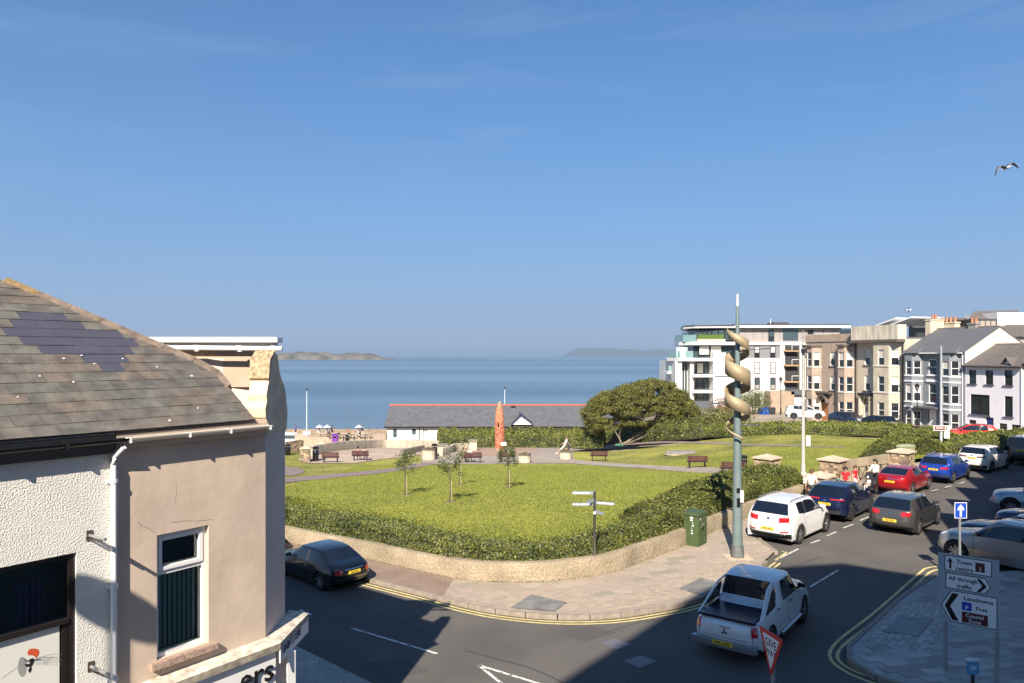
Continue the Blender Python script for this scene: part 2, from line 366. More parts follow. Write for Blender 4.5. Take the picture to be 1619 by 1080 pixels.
# ------------------------------------------------------------------ roads and pavements
road = sheet('road', [(-60,-30),(70,-30),(95,30),(80,75),(60,75),(45,62),(28,66),(-5,62),(-60,62)], lambda X, Y: 0.0 if Y < 34 else max(gz(X, Y), -6), ASPH, step=4)
KERB = smooth([Vector((-16.4, 32.9, .12)), Vector((-9.6, 27.8, .12))] + [G(*p, .12) for p in ((580,912),(671,935),(740,953),(800,964),(878,971),(955,970),(1020,962),(1085,949),(1135,930),(1180,906),(1214,882))], 5)
BAYK = [G(1224, 872, .12), G(1196, 851, .12), Vector((10.1, 30.2, .12)), Vector((14.0, 34.9, .12)), Vector((20.2, 41.2, .12)), Vector((24.6, 45.2, .12)), Vector((29.5, 48.8, .12)), Vector((35, 52.2, .12)), Vector((60, 67, .12))]
WALLB = smooth([Vector((-17.5, 34.9, .12)), G(451, 857, .12)] + [G(*p, .12) for p in ((578,883),(718,914),(800,920),(878,918),(966,905),(1033,881),(1083,862),(1120,844),(1180,819),(1235,798),(1277,783))], 5)
def paving_mat(name, c1, c2, mortar, bw, bh, ang, off=.5, bump=.4):
    m = bpy.data.materials.new(name); m.use_nodes = True; t = m.node_tree; b = t.nodes['Principled BSDF']; b.inputs['Roughness'].default_value = .85
    tc = t.nodes.new('ShaderNodeTexCoord'); mp = t.nodes.new('ShaderNodeMapping'); mp.inputs['Rotation'].default_value = (0, 0, ang)
    br = t.nodes.new('ShaderNodeTexBrick'); br.offset = off; br.inputs['Scale'].default_value = 1; br.inputs['Brick Width'].default_value = bw; br.inputs['Row Height'].default_value = bh
    br.inputs['Mortar Size'].default_value = .006; br.inputs['Color1'].default_value = (*c1, 1); br.inputs['Color2'].default_value = (*c2, 1); br.inputs['Mortar'].default_value = (*mortar, 1); br.inputs['Bias'].default_value = 0
    n = t.nodes.new('ShaderNodeTexNoise'); n.inputs['Scale'].default_value = 1.5; n.inputs['Detail'].default_value = 8
    r = t.nodes.new('ShaderNodeValToRGB'); r.color_ramp.elements[0].position = .3; r.color_ramp.elements[1].position = .7; r.color_ramp.elements[0].color = (.86,.86,.86,1); r.color_ramp.elements[1].color = (1.08,1.08,1.08,1)
    mx = t.nodes.new('ShaderNodeMixRGB'); mx.blend_type = 'MULTIPLY'; mx.inputs['Fac'].default_value = 1
    t.links.new(tc.outputs['Object'], mp.inputs['Vector']); t.links.new(mp.outputs['Vector'], br.inputs['Vector']); t.links.new(tc.outputs['Object'], n.inputs['Vector'])
    t.links.new(n.outputs['Fac'], r.inputs['Fac']); t.links.new(br.outputs['Color'], mx.inputs['Color1']); t.links.new(r.outputs['Color'], mx.inputs['Color2']); t.links.new(mx.outputs['Color'], b.inputs['Base Color'])
    bu = t.nodes.new('ShaderNodeBump'); bu.inputs['Strength'].default_value = bump; bu.inputs['Distance'].default_value = .01
    t.links.new(br.outputs['Fac'], bu.inputs['Height']); bu.invert = True; t.links.new(bu.outputs['Normal'], b.inputs['Normal'])
    return m
PAVE = paving_mat('paving', (.34, .285, .225), (.305, .25, .195), (.17, .14, .11), .6, .4, R(-22))
split = min(range(len(KERB)), key=lambda i: abs(proj(KERB[i])[0]-705))
wspl = min(range(len(WALLB)), key=lambda i: abs(proj(WALLB[i])[0]-722))
Lpoly = [k for k in KERB[:split+1]] + [k for k in WALLB[:wspl+1]][::-1]
sheet('footpath', [(p.x, p.y) for p in Lpoly], .12, FOOTWAY, step=0)
Cpoly = KERB[split:] + BAYK + [Vector((60, 71, .12)), Vector((36, 54.6, .12)), Vector((28.0, 50.2, .12)), Vector((22.5, 46, .12)), Vector((18.2, 41.6, .12))] + WALLB[wspl:][::-1]
cp2 = [(p.x, p.y) for p in Cpoly]
pavement = sheet('pavement', cp2, .12, PAVE, step=0)
def slab_field(parent, poly, ang, sw, sh, mats, z, th=.02, maxn=290, gap=.008, skip=(), off=.5):
    e1 = Vector((math.cos(ang), math.sin(ang))); e2 = Vector((-e1.y, e1.x))
    us = [Vector((p[0], p[1])).dot(e1) for p in poly]; vs = [Vector((p[0], p[1])).dot(e2) for p in poly]; cand = []
    r = 0; v = math.floor(min(vs)/sh)*sh
    while v < max(vs):
        u = math.floor(min(us)/sw)*sw + (r % 2)*sw*off
        while u < max(us):
            cs = [e1*(u+a*sw) + e2*(v+b*sh) for a, b in ((0,0),(1,0),(1,1),(0,1))]
            if all(inpoly(c.x, c.y, poly) for c in cs) and not any(inpoly((e1*(u+sw/2)+e2*(v+sh/2)).x, (e1*(u+sw/2)+e2*(v+sh/2)).y, s_) for s_ in skip):
                c = e1*(u+sw/2) + e2*(v+sh/2)
                q = proj((c.x, c.y, z)) if c.y > 2 else (9999, 0)
                if -40 < q[0] < 1660 and q[1] < 1120: cand.append((c.length, c))
            u += sw
        v += sh; r += 1
    cand.sort(key=lambda k: k[0]); rnd = random.Random(3); mes = []
    for m in mats:
        b = MB(); b.box((-sw/2+gap/2, -sh/2+gap/2, -.01), (sw/2-gap/2, sh/2-gap/2, th)); mes.append(b.data('slab', m))
    for _, c in cand[:maxn]:
        o = link('paving_slab', mes[min(int(rnd.random()**1.6*len(mes)), len(mes)-1)], parent, (c.x, c.y, z + rnd.uniform(-.003, .002)), ang)
    return cand
PATCH1 = [G(*p, .13) for p in ((807,961),(841,940),(897,953),(876,967))]
PATCH2 = [G(*p, .13) for p in ((1073,931),(1108,914),(1152,925),(1126,946))]
SL = [mat('slab_%s' % n, c, .85, var=.07, scale=3, bump=.2) for n, c in (('buff', (.34,.28,.225)), ('pale', (.37,.305,.24)), ('pink', (.345,.275,.225)), ('brown', (.315,.26,.205)), ('grey', (.27,.24,.18)))]
wband = offset(WALLB, .15)
SETTZ = [(p.x, p.y) for p in [G(*q, .12) for q in ((770,935),(905,930),(960,955),(1040,925),(1110,900),(1180,880),(1225,860),(1240,900),(1150,960),(950,990),(800,985),(730,960))]]
slab_field(pavement, cp2, R(22), .6, .4, SL, .12, .012, 290, skip=[SETTZ, [(p.x, p.y) for p in PATCH1], [(p.x, p.y) for p in PATCH2]])
# small setts near the kerb are joined
def setts(parent, zone, poly, ang, sw, sh, m, z, skip=()):
    e1 = Vector((math.cos(ang), math.sin(ang))); e2 = Vector((-e1.y, e1.x)); mb = MB(); rnd = random.Random(5)
    us = [Vector(p).dot(e1) for p in zone]; vs = [Vector(p).dot(e2) for p in zone]; r = 0; v = min(vs)
    while v < max(vs):
        u = min(us) + (r % 2)*sw/2
        while u < max(us):
            c = e1*u + e2*v
            if inpoly(c.x, c.y, zone) and inpoly(c.x, c.y, poly) and not any(inpoly(c.x, c.y, s_) for s_ in skip):
                M = Matrix.Translation((c.x, c.y, z)) @ Matrix.Rotation(ang, 4, 'Z'); q = rnd.uniform(.006, .014)
                mb.box((-sw/2+.006, -sh/2+.006, -.005), (sw/2-.006, sh/2-.006, q), 0, M)
            u += sw
        v += sh; r += 1
    o = mb.build('setts', m, parent, recalc=False); o['kind'] = 'stuff'
SETT = mat('sett', (.345, .28, .22), .85, island=.10)
kin = [(p.x, p.y) for p in offset(KERB, -.32)[split:]]
setts(pavement, SETTZ, kin + cp2[len(KERB)-split:], R(22), .2, .13, SETT, .12, [[(p.x, p.y) for p in PATCH1], [(p.x, p.y) for p in PATCH2]])
DPATCH = mat('dark_patch', (.17, .165, .155), .85, var=.25, scale=3, bump=.3)
for P_ in (PATCH1, PATCH2): sheet('pavement_patch', [(p.x, p.y) for p in P_], .138, DPATCH, step=0, parent=pavement)
# kerb stones
KST = mat('kerb_stone', (.25, .21, .17), .85, var=.2, scale=4, bump=.3)
def kerbs(parent, line, side, m=KST, L=.9, z=.135):
    pts = resample(line, L); me = None
    b = MB(); b.box((.006, -.14, -.15), (L-.006, 0, z-.12)); me = b.data('kerb_stone', m)
    bm = bmesh.new(); bm.from_mesh(me); bmesh.ops.bevel(bm, geom=[e for e in bm.edges if abs(e.verts[0].co.y) < 1e-4 and abs(e.verts[1].co.y) < 1e-4 and e.verts[0].co.z > 0 and e.verts[1].co.z > 0], offset=.02, segments=2, affect='EDGES'); bm.to_mesh(me); bm.free()
    for a, c in zip(pts, pts[1:]):
        d = c - a; o = link('kerb_stone', me, parent, (a.x, a.y, .12), math.atan2(d.y, d.x))
        if side < 0: o.location = (c.x, c.y, .12); o.rotation_euler.z += math.pi
    # gutter side faces the road
kerbs(pavement, [p for p in KERB], 1); kerbs(pavement, BAYK[:7], 1)
# yellow lines and other paint
MIT = Vector
def paint(name, pts, w, m, z=.004, parent=road):
    mb = MB(); q = [Vector((p.x, p.y, z)) for p in pts]; ribbon(mb, q, w); o = mb.build(name, m, parent, recalc=False); return o
ks = min(range(len(KERB)), key=lambda i: abs(proj(KERB[i])[0]-560)); KY = KERB[ks:]
paint('gutter_channel', offset(KERB, .25), .24, mat('gutter_grime', (.105, .085, .062), .9, var=.3, scale=3), .0025); paint('yellow_line', offset(KY, .27), .075, LINE_Y, .0065); paint('yellow_line', offset(KY, .44), .075, LINE_Y, .0065)
RK = smooth([G(*p, .12) for p in ((1482,911),(1436,940),(1393,979),(1347,1023),(1344,1036),(1357,1050),(1383,1064),(1420,1078),(1500,1100))], 5)
YL = smooth([G(*p) for p in ((1500,894),(1482,895.5),(1465,898.5),(1454,906),(1383,968),(1332,1007),(1314,1027),(1313,1041),(1326,1055),(1363,1074),(1450,1100))], 5)
YL2 = smooth([G(*p) for p in ((1500,900),(1484,900.5),(1472,904),(1463,911),(1400,969),(1342,1013),(1326,1030),(1325,1042),(1338,1054),(1374,1070),(1460,1096))], 5)
paint('yellow_line', YL, .085, LINE_Y); paint('yellow_line', YL2, .085, LINE_Y)
paint('yellow_line', [G(448, 1058), G(520, 1086), G(600, 1120)], .08, LINE_Y); paint('yellow_line', [G(448, 1067), G(510, 1092), G(590, 1128)], .08, LINE_Y)
def dash(a, b, w=.09): paint('white_line', [G(*a), G(*b)], w, LINE_W)
for a, b in (((555,993),(692,1034)), ((472,964),(492,972)), ((757,1052),(862,1084)), ((757,1052),(797,1084)), ((1282,859),(1296,854)), ((1308,847),(1322,841)), ((1333,835),(1349,829)), ((1360,823),(1373,817.5)), ((1450,783.5),(1461,780)), ((1472.6,776.5),(1483,774)), ((1494,771),(1504,768)), ((1516,765),(1525,762)), ((1281,928),(1326,901)), ((1232,883),(1262,868))):
    dash(a, b, .08 if a[0] in (757, 555) else .08)
paint('yellow_line', [G(1226,886), G(1244,873), G(1236,872)], .08, LINE_Y)
CAST = mat('cast_iron', (.20, .20, .22), .6, .5, var=.2, scale=20, bump=.6, bscale=60)
for P_ in (((986,1045),(1012,1036),(1038,1045),(1012,1056)), ((950,1015),(972,1010),(1000,1019),(976,1027))):
    P3 = [G(*q) for q in P_]; mb = MB(); mb.prism([(p.x, p.y) for p in P3], -.02, .005); mb.build('manhole_cover', CAST, road)
gr = G(928, 976); mb = MB(); mb.box((-.3, -.16, -.02), (.3, .16, .004))
for k in range(7): mb.box((-.27+k*.08, -.13, .004), (-.23+k*.08, .13, .012))
mb.build('drain_grate', DARK, road, (gr.x, gr.y, 0), R(5))
TAR = mat('tar_seam', (.035, .033, .032), .8)
def seam(px, w=.035): paint('road_seam', smooth([G(*q) for q in px], 4), w, TAR, .0045)
seam(((735,1029),(790,1043),(845,1059),(895,1082))); seam(((1240,905),(1262,893),(1300,880))); seam(((500,940),(560,957),(640,985),(668,1003)), .02); seam(((1290,905),(1370,925),(1420,935)), .02); seam(((960,1000),(1010,985),(1075,978)), .02)
PTC = mat('road_patch', (.078, .073, .068), .9, var=.2, scale=20, bump=.4)
for P_ in (((880,1000),(930,990),(975,1001),(925,1014)), ((560,1050),(640,1040),(680,1062),(600,1076))):
    sheet('road_patch', [(G(*q).x, G(*q).y) for q in P_], .0035, PTC, step=0, parent=road)
# right pavement
RP = [p for p in RK] + [Vector((20, 12, .12)), Vector((34, 22, .12)), Vector((34, 36, .12)), Vector((21, 27.5, .12)), Vector((17.5, 25.0, .12))]
rp2 = [(p.x, p.y) for p in RP]
GPAVE = paving_mat('grey_paving', (.40, .385, .36), (.34, .325, .31), (.15, .145, .14), .6, .3, R(-12))
pave2 = sheet('pavement', rp2, .12, GPAVE, step=0); kerbs(pave2, RK, 1)
SG = [mat('slab_grey%s' % n, c, .8, var=.12, scale=3, bump=.2) for n, c in (('a', (.40,.385,.355)), ('b', (.35,.335,.31)), ('c', (.46,.44,.40)), ('d', (.30,.27,.25)))]
SZ = [(p.x, p.y) for p in [G(*q, .12) for q in ((1425,955),(1492,952),(1500,990),(1460,1035),(1375,1020),(1385,995))]]
PT = [(p.x, p.y) for p in [G(*q, .12) for q in ((1420,975),(1474,980),(1452,1007),(1398,1000))]]
slab_field(pave2, [(p.x, p.y) for p in offset(RK, -.2)] + rp2[len(RK):], R(12), .6, .3, SG, .12, .012, 290, skip=[SZ, PT])
setts(pave2, SZ, rp2, R(48), .22, .16, mat('grey_sett', (.40, .385, .355), .85, island=.22), .12, [PT])
sheet('pavement_patch', PT, .138, mat('resin_patch', (.24, .24, .24), .7, var=.15, scale=4), step=0, parent=pave2)
sheet('pavement', [(-3.2, 8.5), (-2.2, 15.0), (-2.9, 16.2), (-6.8, 19.7), (-14, 26), (-16, 24), (-6, 12)], .10, GPAVE, step=0)
# ------------------------------------------------------------------ park surface
PARKB = [WALLB[i] + Vector((0, 0, 0)) for i in range(len(WALLB))]
back = [Vector((18.4, 42.2, 0)), Vector((22.6, 46.4, 0)), Vector((28.0, 50.4, 0)), Vector((36, 54.8, 0)), Vector((45, 60, 0)), Vector((40.5, 62, 0)), Vector((32, 64, 0)), Vector((26, 69, 0)), Vector((18, 72, 0)), Vector((0, 74, 0)), Vector((-22, 86, 0)), Vector((-40, 86, 0)), Vector((-40, 50, 0))]
pk = [(p.x, p.y) for p in offset(PARKB, -.2)] + [(p.x, p.y) for p in back]
lawn = sheet('lawn', pk, pz, GRASS, step=2)
PATHM = mat('path_tarmac', (.30, .255, .21), .9, var=.12, scale=1, bump=.3)
PATHR = mat('path_red', (.22, .165, .15), .9, var=.15, scale=1, bump=.3)
def psheet(name, px, m, dz): return sheet(name, [(q.x, q.y) for q in [PK(*p) for p in px]], pz, m, step=1.5, dz=dz)
psheet('path', ((640,735),(690,729),(760,729),(900,733),(1010,740),(1100,748),(1200,751),(1262,752),(1300,762),(1284,772),(1240,757),(1200,742),(1100,739),(1000,734),(930,729),(905,727),(868,728),(800,727)), PATHM, .03)
psheet('path', ((440,758),(500,752.5),(560,747),(620,741),(650,736),(690,727),(702,730),(660,740),(600,749),(520,757),(440,765)), PATHR, .035)
psheet('path', ((436,739),(450,738),(470,740),(482,744),(478,749),(460,753),(436,754)), PATHR, .035)
psheet('path', ((895,707),(935,703),(1010,700),(1100,699),(1200,703),(1330,707),(1340,709),(1200,705.5),(1100,701.5),(1010,703),(940,706),(905,710)), PATHR, .03)
psheet('square', ((668,732),(664,722),(690,706),(735,701),(860,699),(905,708),(905,722),(912,729),(868,732),(760,732)), PATHM, .04)
psheet('square', ((735,713),(770,707),(835,708),(856,714),(830,720),(760,721)), mat('square_brick', (.34, .23, .17), .9, var=.15, scale=2), .05)
psheet('plaza', ((486,733),(470,727),(500,716),(560,708),(640,704),(690,704),(694,714),(668,719),(650,722),(600,727),(560,733)), mat('plaza_concrete', (.40, .31, .24), .9, var=.15, scale=.8), .045)
psheet('beach_promenade', ((440,700),(440,691),(520,690),(612,686),(612,699),(560,702),(500,707),(465,712),(440,712)), mat('sand', (.45, .34, .24), .95, var=.12, scale=1), .05)
# grass tufts for relief on the lawn
def tufts():
    n = 260000; pts = []
    xs = RNG.uniform(-13, 30, n*2); ys = 26 + 36*RNG.random(n*2)**1.4
    poly = pk; ok = np.zeros(n*2, bool)
    bl = [[(q.x, q.y) for q in [PK(*p) for p in P_]] for P_ in (((640,735),(690,729),(900,731),(1100,746),(1262,750),(1300,762),(1284,772),(1200,742),(1100,739),(930,729),(690,700),(880,700),(664,722)), ((440,758),(560,747),(650,736),(690,727),(702,730),(660,740),(520,757),(440,765)), ((436,739),(470,740),(482,744),(478,749),(436,754)), ((480,734),(470,727),(500,716),(640,704),(694,704),(694,714),(650,722),(560,733)))]
    def pin(px, py, P):
        c = np.zeros(len(px), bool); j = len(P)-1
        for i in range(len(P)):
            xi, yi = P[i]; xj, yj = P[j]
            if yi != yj: c ^= ((yi > py) != (yj > py)) & (px < (xj-xi)*(py-yi)/(yj-yi)+xi)
            j = i
        return c
    ok = pin(xs, ys, [(a, b) for a, b in poly])
    for b in bl: ok &= ~pin(xs, ys, b)
    ok &= (np.abs(xs) / ys < .75); xs = xs[ok][:n]; ys = ys[ok][:n]
    z = np.array([pz(a, b) for a, b in zip(xs, ys)]); P = np.stack([xs, ys, z + .012], 1); m = len(P)
    U = RNG.normal(0, 1, (m, 3)); U[:, 2] = 0; U /= np.linalg.norm(U, axis=1, keepdims=True); U *= .022
    V = RNG.normal(0, .5, (m, 3)); V[:, 2] = 1; V /= np.linalg.norm(V, axis=1, keepdims=True); V *= RNG.uniform(.02, .045, (m, 1))
    quads_mesh('grass', P, U.astype(np.float32), V.astype(np.float32), mat('grass_blade', (.25, .275, .045), .7, island=.3, transl=.3), kind='stuff')
tufts()
# ------------------------------------------------------------------ retaining wall round the park
def wall_strip(name, line, th, z0, ztop, m, label, cat='wall', cope=.05, zf=None):
    mb = MB(); a = line; b = offset(line, -th); prof = lambda p, q, z: (p.x + (q.x-p.x)*0, p.y, z)
    n = len(line); V = []; 
    for i in range(n):
        zt = ztop + .012*nz(line[i].x, line[i].y, 0, 1.3); p = a[i]; q = b[i]; m_ = p.lerp(q, .5)
        for (t_, z) in ((0, z0), (0, zt-.05), (.06, zt-.01), (.2, zt), (.8, zt), (.94, zt-.01), (1, zt-.05), (1, z0)):
            V.append((p.x+(q.x-p.x)*t_, p.y+(q.y-p.y)*t_, z + (zf(p.x, p.y) if zf else 0)))
    Fc = [(i*8+k, i*8+k+1, (i+1)*8+k+1, (i+1)*8+k) for i in range(n-1) for k in range(7)] + [tuple(range(8)), tuple(range((n-1)*8, n*8))[::-1]]
    mb.mesh(V, Fc); return tag(mb.build(name, m, smooth=True), label, cat)
RWALL = mat('wall_render', (.315, .255, .18), .92, var=.22, scale=1.0, bump=1.0, bscale=9, bdist=.05); two_scale(RWALL, 22, .72, 1.2)
ws = resample(WALLB, .4); j = min(range(len(ws)), key=lambda i: abs(proj(ws[i])[0]-712))
wall_strip('low_wall', ws[:j+1], .32, -.02, .70, RWALL, 'long straight sandy rendered low wall beside the black saloon car')
wall_strip('low_wall', offset(ws[j:], .03), .36, -.02, .74, RWALL, 'curved sandy rendered low wall around the paved park corner')
# ------------------------------------------------------------------ hedges
def hedge(name, label, line, wid, h0, hz, n, leaf=.045, m=LEAF, seed=0, yellow=.12, cat='hedge', side=-1, zf=pz, prof='round'):
    L = resample(line, .5); nrm = []
    for i in range(len(L)):
        d = L[min(i+1, len(L)-1)] - L[max(i-1, 0)]; d.z = 0; d.normalize(); nrm.append(Vector((-d.y, d.x, 0)))
    acc = len(L)-1; K = 12
    def wv(u): return wid(u) if callable(wid) else wid
    def hv(u): return hz(u) if callable(hz) else hz
    def surf(u, v):
        i = min(int(u*acc), acc-1); f = u*acc - i; p = L[i].lerp(L[i+1], f); q = nrm[i].lerp(nrm[i+1], f)
        ww = wv(u)*(1 + .18*nz(u*acc*.5, seed, 0, .5)); hh = hv(u)
        if prof == 'round': sh = math.sin(math.pi*min(1, max(0, v*.93+.07)))**.42
        elif prof == 'slope': sh = min(1, v*9+.4)*(1 - sm(.08, .95, v)*1.12)
        else: sh = min(1, v*6+.15, (1-v)*6+.15)
        x = p + q*ww*v; g = zf(x.x, x.y) if zf else 0
        b = nz(x.x, x.y, seed, 1.3)*.24 + nz(x.x, x.y, seed+5, 3.4)*.15
        top = h0 + (g if h0 == 0 else 0) + hh*sh*(1 + .8*b)
        return Vector((x.x, x.y, top))
    mb = MB(); V = [surf(i/acc, k/K) - Vector((0, 0, .05)) for i in range(acc+1) for k in range(K+1)]
    mb.mesh(V, [(i*(K+1)+k, (i+1)*(K+1)+k, (i+1)*(K+1)+k+1, i*(K+1)+k+1) for i in range(acc) for k in range(K)])
    # skirts to the ground on both sides
    for k in (0, K):
        bot = [Vector((V[i*(K+1)+k].x, V[i*(K+1)+k].y, (zf(V[i*(K+1)+k].x, V[i*(K+1)+k].y) if zf else 0) - .1)) for i in range(acc+1)]
        for i in range(acc): mb.face([V[i*(K+1)+k], V[(i+1)*(K+1)+k], bot[i+1], bot[i]])
    for i in (0, acc):
        e = [V[i*(K+1)+k] for k in range(K+1)]; mb.face(e + [Vector((e[-1].x, e[-1].y, -3)), Vector((e[0].x, e[0].y, -3))])
    t = thing(name, label, cat)
    mb.build('twigs', CORE, t, recalc=True)
    U = RNG.random(n); W = RNG.random(n); W = np.where(RNG.random(n) < .38, W*.10, W); U = np.where(RNG.random(n) < .09, np.where(RNG.random(n) < .5, 0.0, .99999), U)
    P = np.empty((n, 3)); N = np.empty((n, 3))
    for i in range(n):
        s = surf(U[i], W[i]); i0 = min(int(U[i]*acc), acc-1); q = nrm[i0]
        side_ = (W[i]-.5)*2; N[i] = (q.x*side_*.9, q.y*side_*.9, .8)
        g = 0
        if W[i] < .055 or W[i] > .96 or U[i] < 1e-9 or U[i] > .99998:
            zb = (zf(s.x, s.y) if zf else 0) if h0 == 0 else h0 - .05
            s.z = zb + (s.z - zb)*RNG.random()
        if W[i] < .055: o_ = RNG.random()*.14; s.x -= q.x*o_; s.y -= q.y*o_; N[i] = (-q.x, -q.y, .45)
        elif W[i] > .96: o_ = RNG.random()*.14; s.x += q.x*o_; s.y += q.y*o_; N[i] = (q.x, q.y, .45)
        spk = RNG.exponential(.05) if RNG.random() < .3 else 0
        P[i] = (s.x, s.y, s.z + RNG.normal(.0, .035) + spk)
    k = RNG.random(n) < (np.where(W > .35, yellow + .9*(W-.35), yellow*.5) if prof == 'slope' else np.where(N[:, 2] > .7, yellow*1.3, yellow*.5))
    leaves('foliage', P[~k].astype(np.float32), N[~k], leaf, m, t, 'stuff'); 
    if k.any(): leaves('young_foliage', P[k].astype(np.float32), N[k], leaf, LEAFY, t, 'stuff')
    return t
inner = offset(WALLB, -.30)
hedge('hedge', 'straggling low green hedge spilling over the straight wall by the black car', inner[:wspl+3], 4.6, .46, .58, 72000, leaf=.043, seed=1, prof='slope', yellow=.22)
ha = wspl+3; hb = min(range(len(inner)), key=lambda i: abs(proj(inner[i])[0]-1085))
hedge('hedge', 'ivy-like green hedge along the curved wall behind the fingerpost', inner[ha-1:hb+1], 3.8, .46, lambda u: .54 + .28*sm(.5, 1, u), 72000, leaf=.043, seed=2, prof='slope', yellow=.22)
hedge('hedge', 'taller dense green hedge behind the green cabinet and the white hatchback', inner[hb:], 2.7, .50, lambda u: .80 + .38*sm(0, .3, u)*(1-.35*sm(.8, 1, u)), 76000, leaf=.045, seed=3, prof='round', yellow=.16)
def pxline(pts, f=pz): return smooth([PK(*p, f=f) for p in pts], 4)
def hline(pts): return [Vector((p.x, p.y, 0)) for p in pts]
hedge('hedge', 'clipped boundary hedge behind the red brick tower', [Vector((-8.3, 84, 0)), Vector((-4, 85, 0)), Vector((2, 85, 0)), Vector((10.5, 83, 0))], 3.0, 0, 2.15, 40000, leaf=.09, seed=5, yellow=.32)
hedge('hedge', 'dark boundary hedge behind the windswept tree', hline(pxline(((900,700),(960,699),(1020,698),(1080,694),(1110,691)))), 2.6, 0, 1.9, 30000, leaf=.09, seed=6, yellow=.2)
hedge('hedge', 'long clipped hedge between the far lawn and the terraced houses', hline(pxline(((1108,691),(1160,690),(1220,688),(1290,687),(1370,688),(1440,692)))), 3.0, 0, lambda u: .95, 52000, leaf=.075, seed=7, yellow=.38)
hedge('hedge', 'loose bushy hedge beside the road behind the blue estate car', [Vector((26.9, 49.4, 0)), Vector((29.6, 53.2, 0)), Vector((33.4, 58.2, 0)), Vector((37.6, 62.0, 0))], 3.0, 0, 1.1, 30000, leaf=.065, seed=8, yellow=.3)
hedge('hedge', 'bright green hedge below the lilac house beyond the white crossover', [Vector((30.5, 51.2, 0)), Vector((35, 54.2, 0)), Vector((44, 59.5, 0)), Vector((54, 65, 0))], 3.0, 0, 1.15, 30000, leaf=.065, seed=9, yellow=.35)
hedge('shrub_bed', 'pale silvery shrubs in front of the boundary hedge by the black bin', hline(pxline(((852,702),(870,701),(892,701)))), 1.5, 0, 1.0, 7000, leaf=.06, m=mat('silver_leaf', (.26, .24, .16), .7, island=.4, transl=.2), seed=10, yellow=.0, cat='shrubs')
hedge('shrub_bed', 'low green shrubs in front of the white seaside building', hline(pxline(((612,699),(650,698),(690,698),(716,698)))), 1.5, 0, .8, 7000, leaf=.08, seed=11, yellow=.2, cat='shrubs')
# ------------------------------------------------------------------ piers, gate wall, small walls
def rubble(mb, w, d, z0, z1, rnd, m=0, g=.02):
    z = z0
    while z < z1 - .03:
        h = min(rnd.uniform(.10, .2), z1 - z)
        for (ax, sgn) in ((0, 1), (0, -1), (1, 1), (1, -1)):
            L = w if ax == 1 else d; u = -L/2
            while u < L/2 - .02:
                s = min(rnd.uniform(.12, .34), L/2-u); e = rnd.uniform(.005, .035)
                if ax == 0: x = sgn*w/2; a = (min(x, x+sgn*e), u+g/2, z+g/2); b = (max(x, x+sgn*e), u+s-g/2, z+h-g/2)
                else: y = sgn*d/2; a = (u+g/2, min(y, y+sgn*e), z+g/2); b = (u+s-g/2, max(y, y+sgn*e), z+h-g/2)
                yield a, b
                u += s
        z += h
RUB = [mat('rubble_%s' % n, c, .9, var=.3, scale=6, bump=.7) for n, c in (('brown', (.23,.165,.11)), ('tan', (.36,.27,.18)), ('dark', (.13,.10,.085)), ('ochre', (.42,.31,.19)))]
MORT = mat('mortar', (.36, .29, .21), .95, var=.2, scale=5)
def pier(label, loc, w, h, rz, cap=True, seed=1, group='stone gate piers'):
    t = thing('gate_pier', label, 'stone pier', loc, rz, group); rnd = random.Random(seed)
    mb = MB(); mb.box((-w/2, -w/2, -.1), (w/2, w/2, h)); mb.build('core', MORT, t)
    for a, b in rubble(None, w, w, 0, h, rnd):
        k = MB(); k.box(a, b); k.build('stone', RUB[rnd.randrange(4)], t, recalc=False)
    c = w/2+.12; mb = MB()
    mb.mesh([(-c,-c,h),(c,-c,h),(c,c,h),(-c,c,h),(-c,-c,h+.08),(c,-c,h+.08),(c,c,h+.08),(-c,c,h+.08),(0,0,h+.30)],
            [(0,3,2,1),(0,1,5,4),(1,2,6,5),(2,3,7,6),(3,0,4,7),(4,5,8),(5,6,8),(6,7,8),(7,4,8)])
    mb.build('capstone', mat('capstone', (.48, .38, .28), .9, var=.15, scale=4, bump=.4), t, bevel=.01)
    return t
p1 = G(1297, 792); p2 = G(1317, 771); p0 = G(1264, 778); p3 = G(1425, 752)
pier('low pyramid-capped stone pier nearest the dark blue crossover', (p1.x, p1.y, .0), 1.05, 1.25, R(42), seed=2)
pier('tall pyramid-capped stone pier just behind the children in red shirts', (p2.x, p2.y, .0), 1.1, 1.55, R(42), seed=3)
pier('stone pier half hidden by the hedge and the pale lamp post', (p0.x-.3, p0.y+4.2, -.1), 1.1, 1.35, R(42), seed=4)
pier('stone pier beside the pale green cabinet and the red saloon', (p3.x, p3.y, .0), 1.1, 1.45, R(42), seed=5)
wall_strip('gate_wall', resample([Vector((p2.x+.5, p2.y+.6, 0)), Vector((p3.x-.4, p3.y+.2, 0))], .5), .3, -.1, 1.35, RWALL, 'plain rendered wall between two stone piers behind the pushchair')
# X-braced railing
t = thing('railing', 'black X-braced metal railing behind the woman with the pushchair', 'railing', (0,0,0)); mb = MB()
a = G(1358, 768); b = G(1404, 762); n_ = 4
for i in range(n_+1):
    q = a.lerp(b, i/n_); k = MB(); k.tube([q, q + Vector((0,0,1.1))], .028, 6); k.build('post', BLACK, t)
for z in (.12, 1.08):
    k = MB(); k.tube([a + Vector((0,0,z)), b + Vector((0,0,z))], .022, 6); k.build('rail', BLACK, t)
for i in range(n_):
    q0 = a.lerp(b, i/n_); q1 = a.lerp(b, (i+1)/n_)
    for z0, z1 in ((.12, 1.08), (1.08, .12)):
        k = MB(); k.tube([q0 + Vector((0,0,z0)), q1 + Vector((0,0,z1))], .016, 5); k.build('brace', BLACK, t)
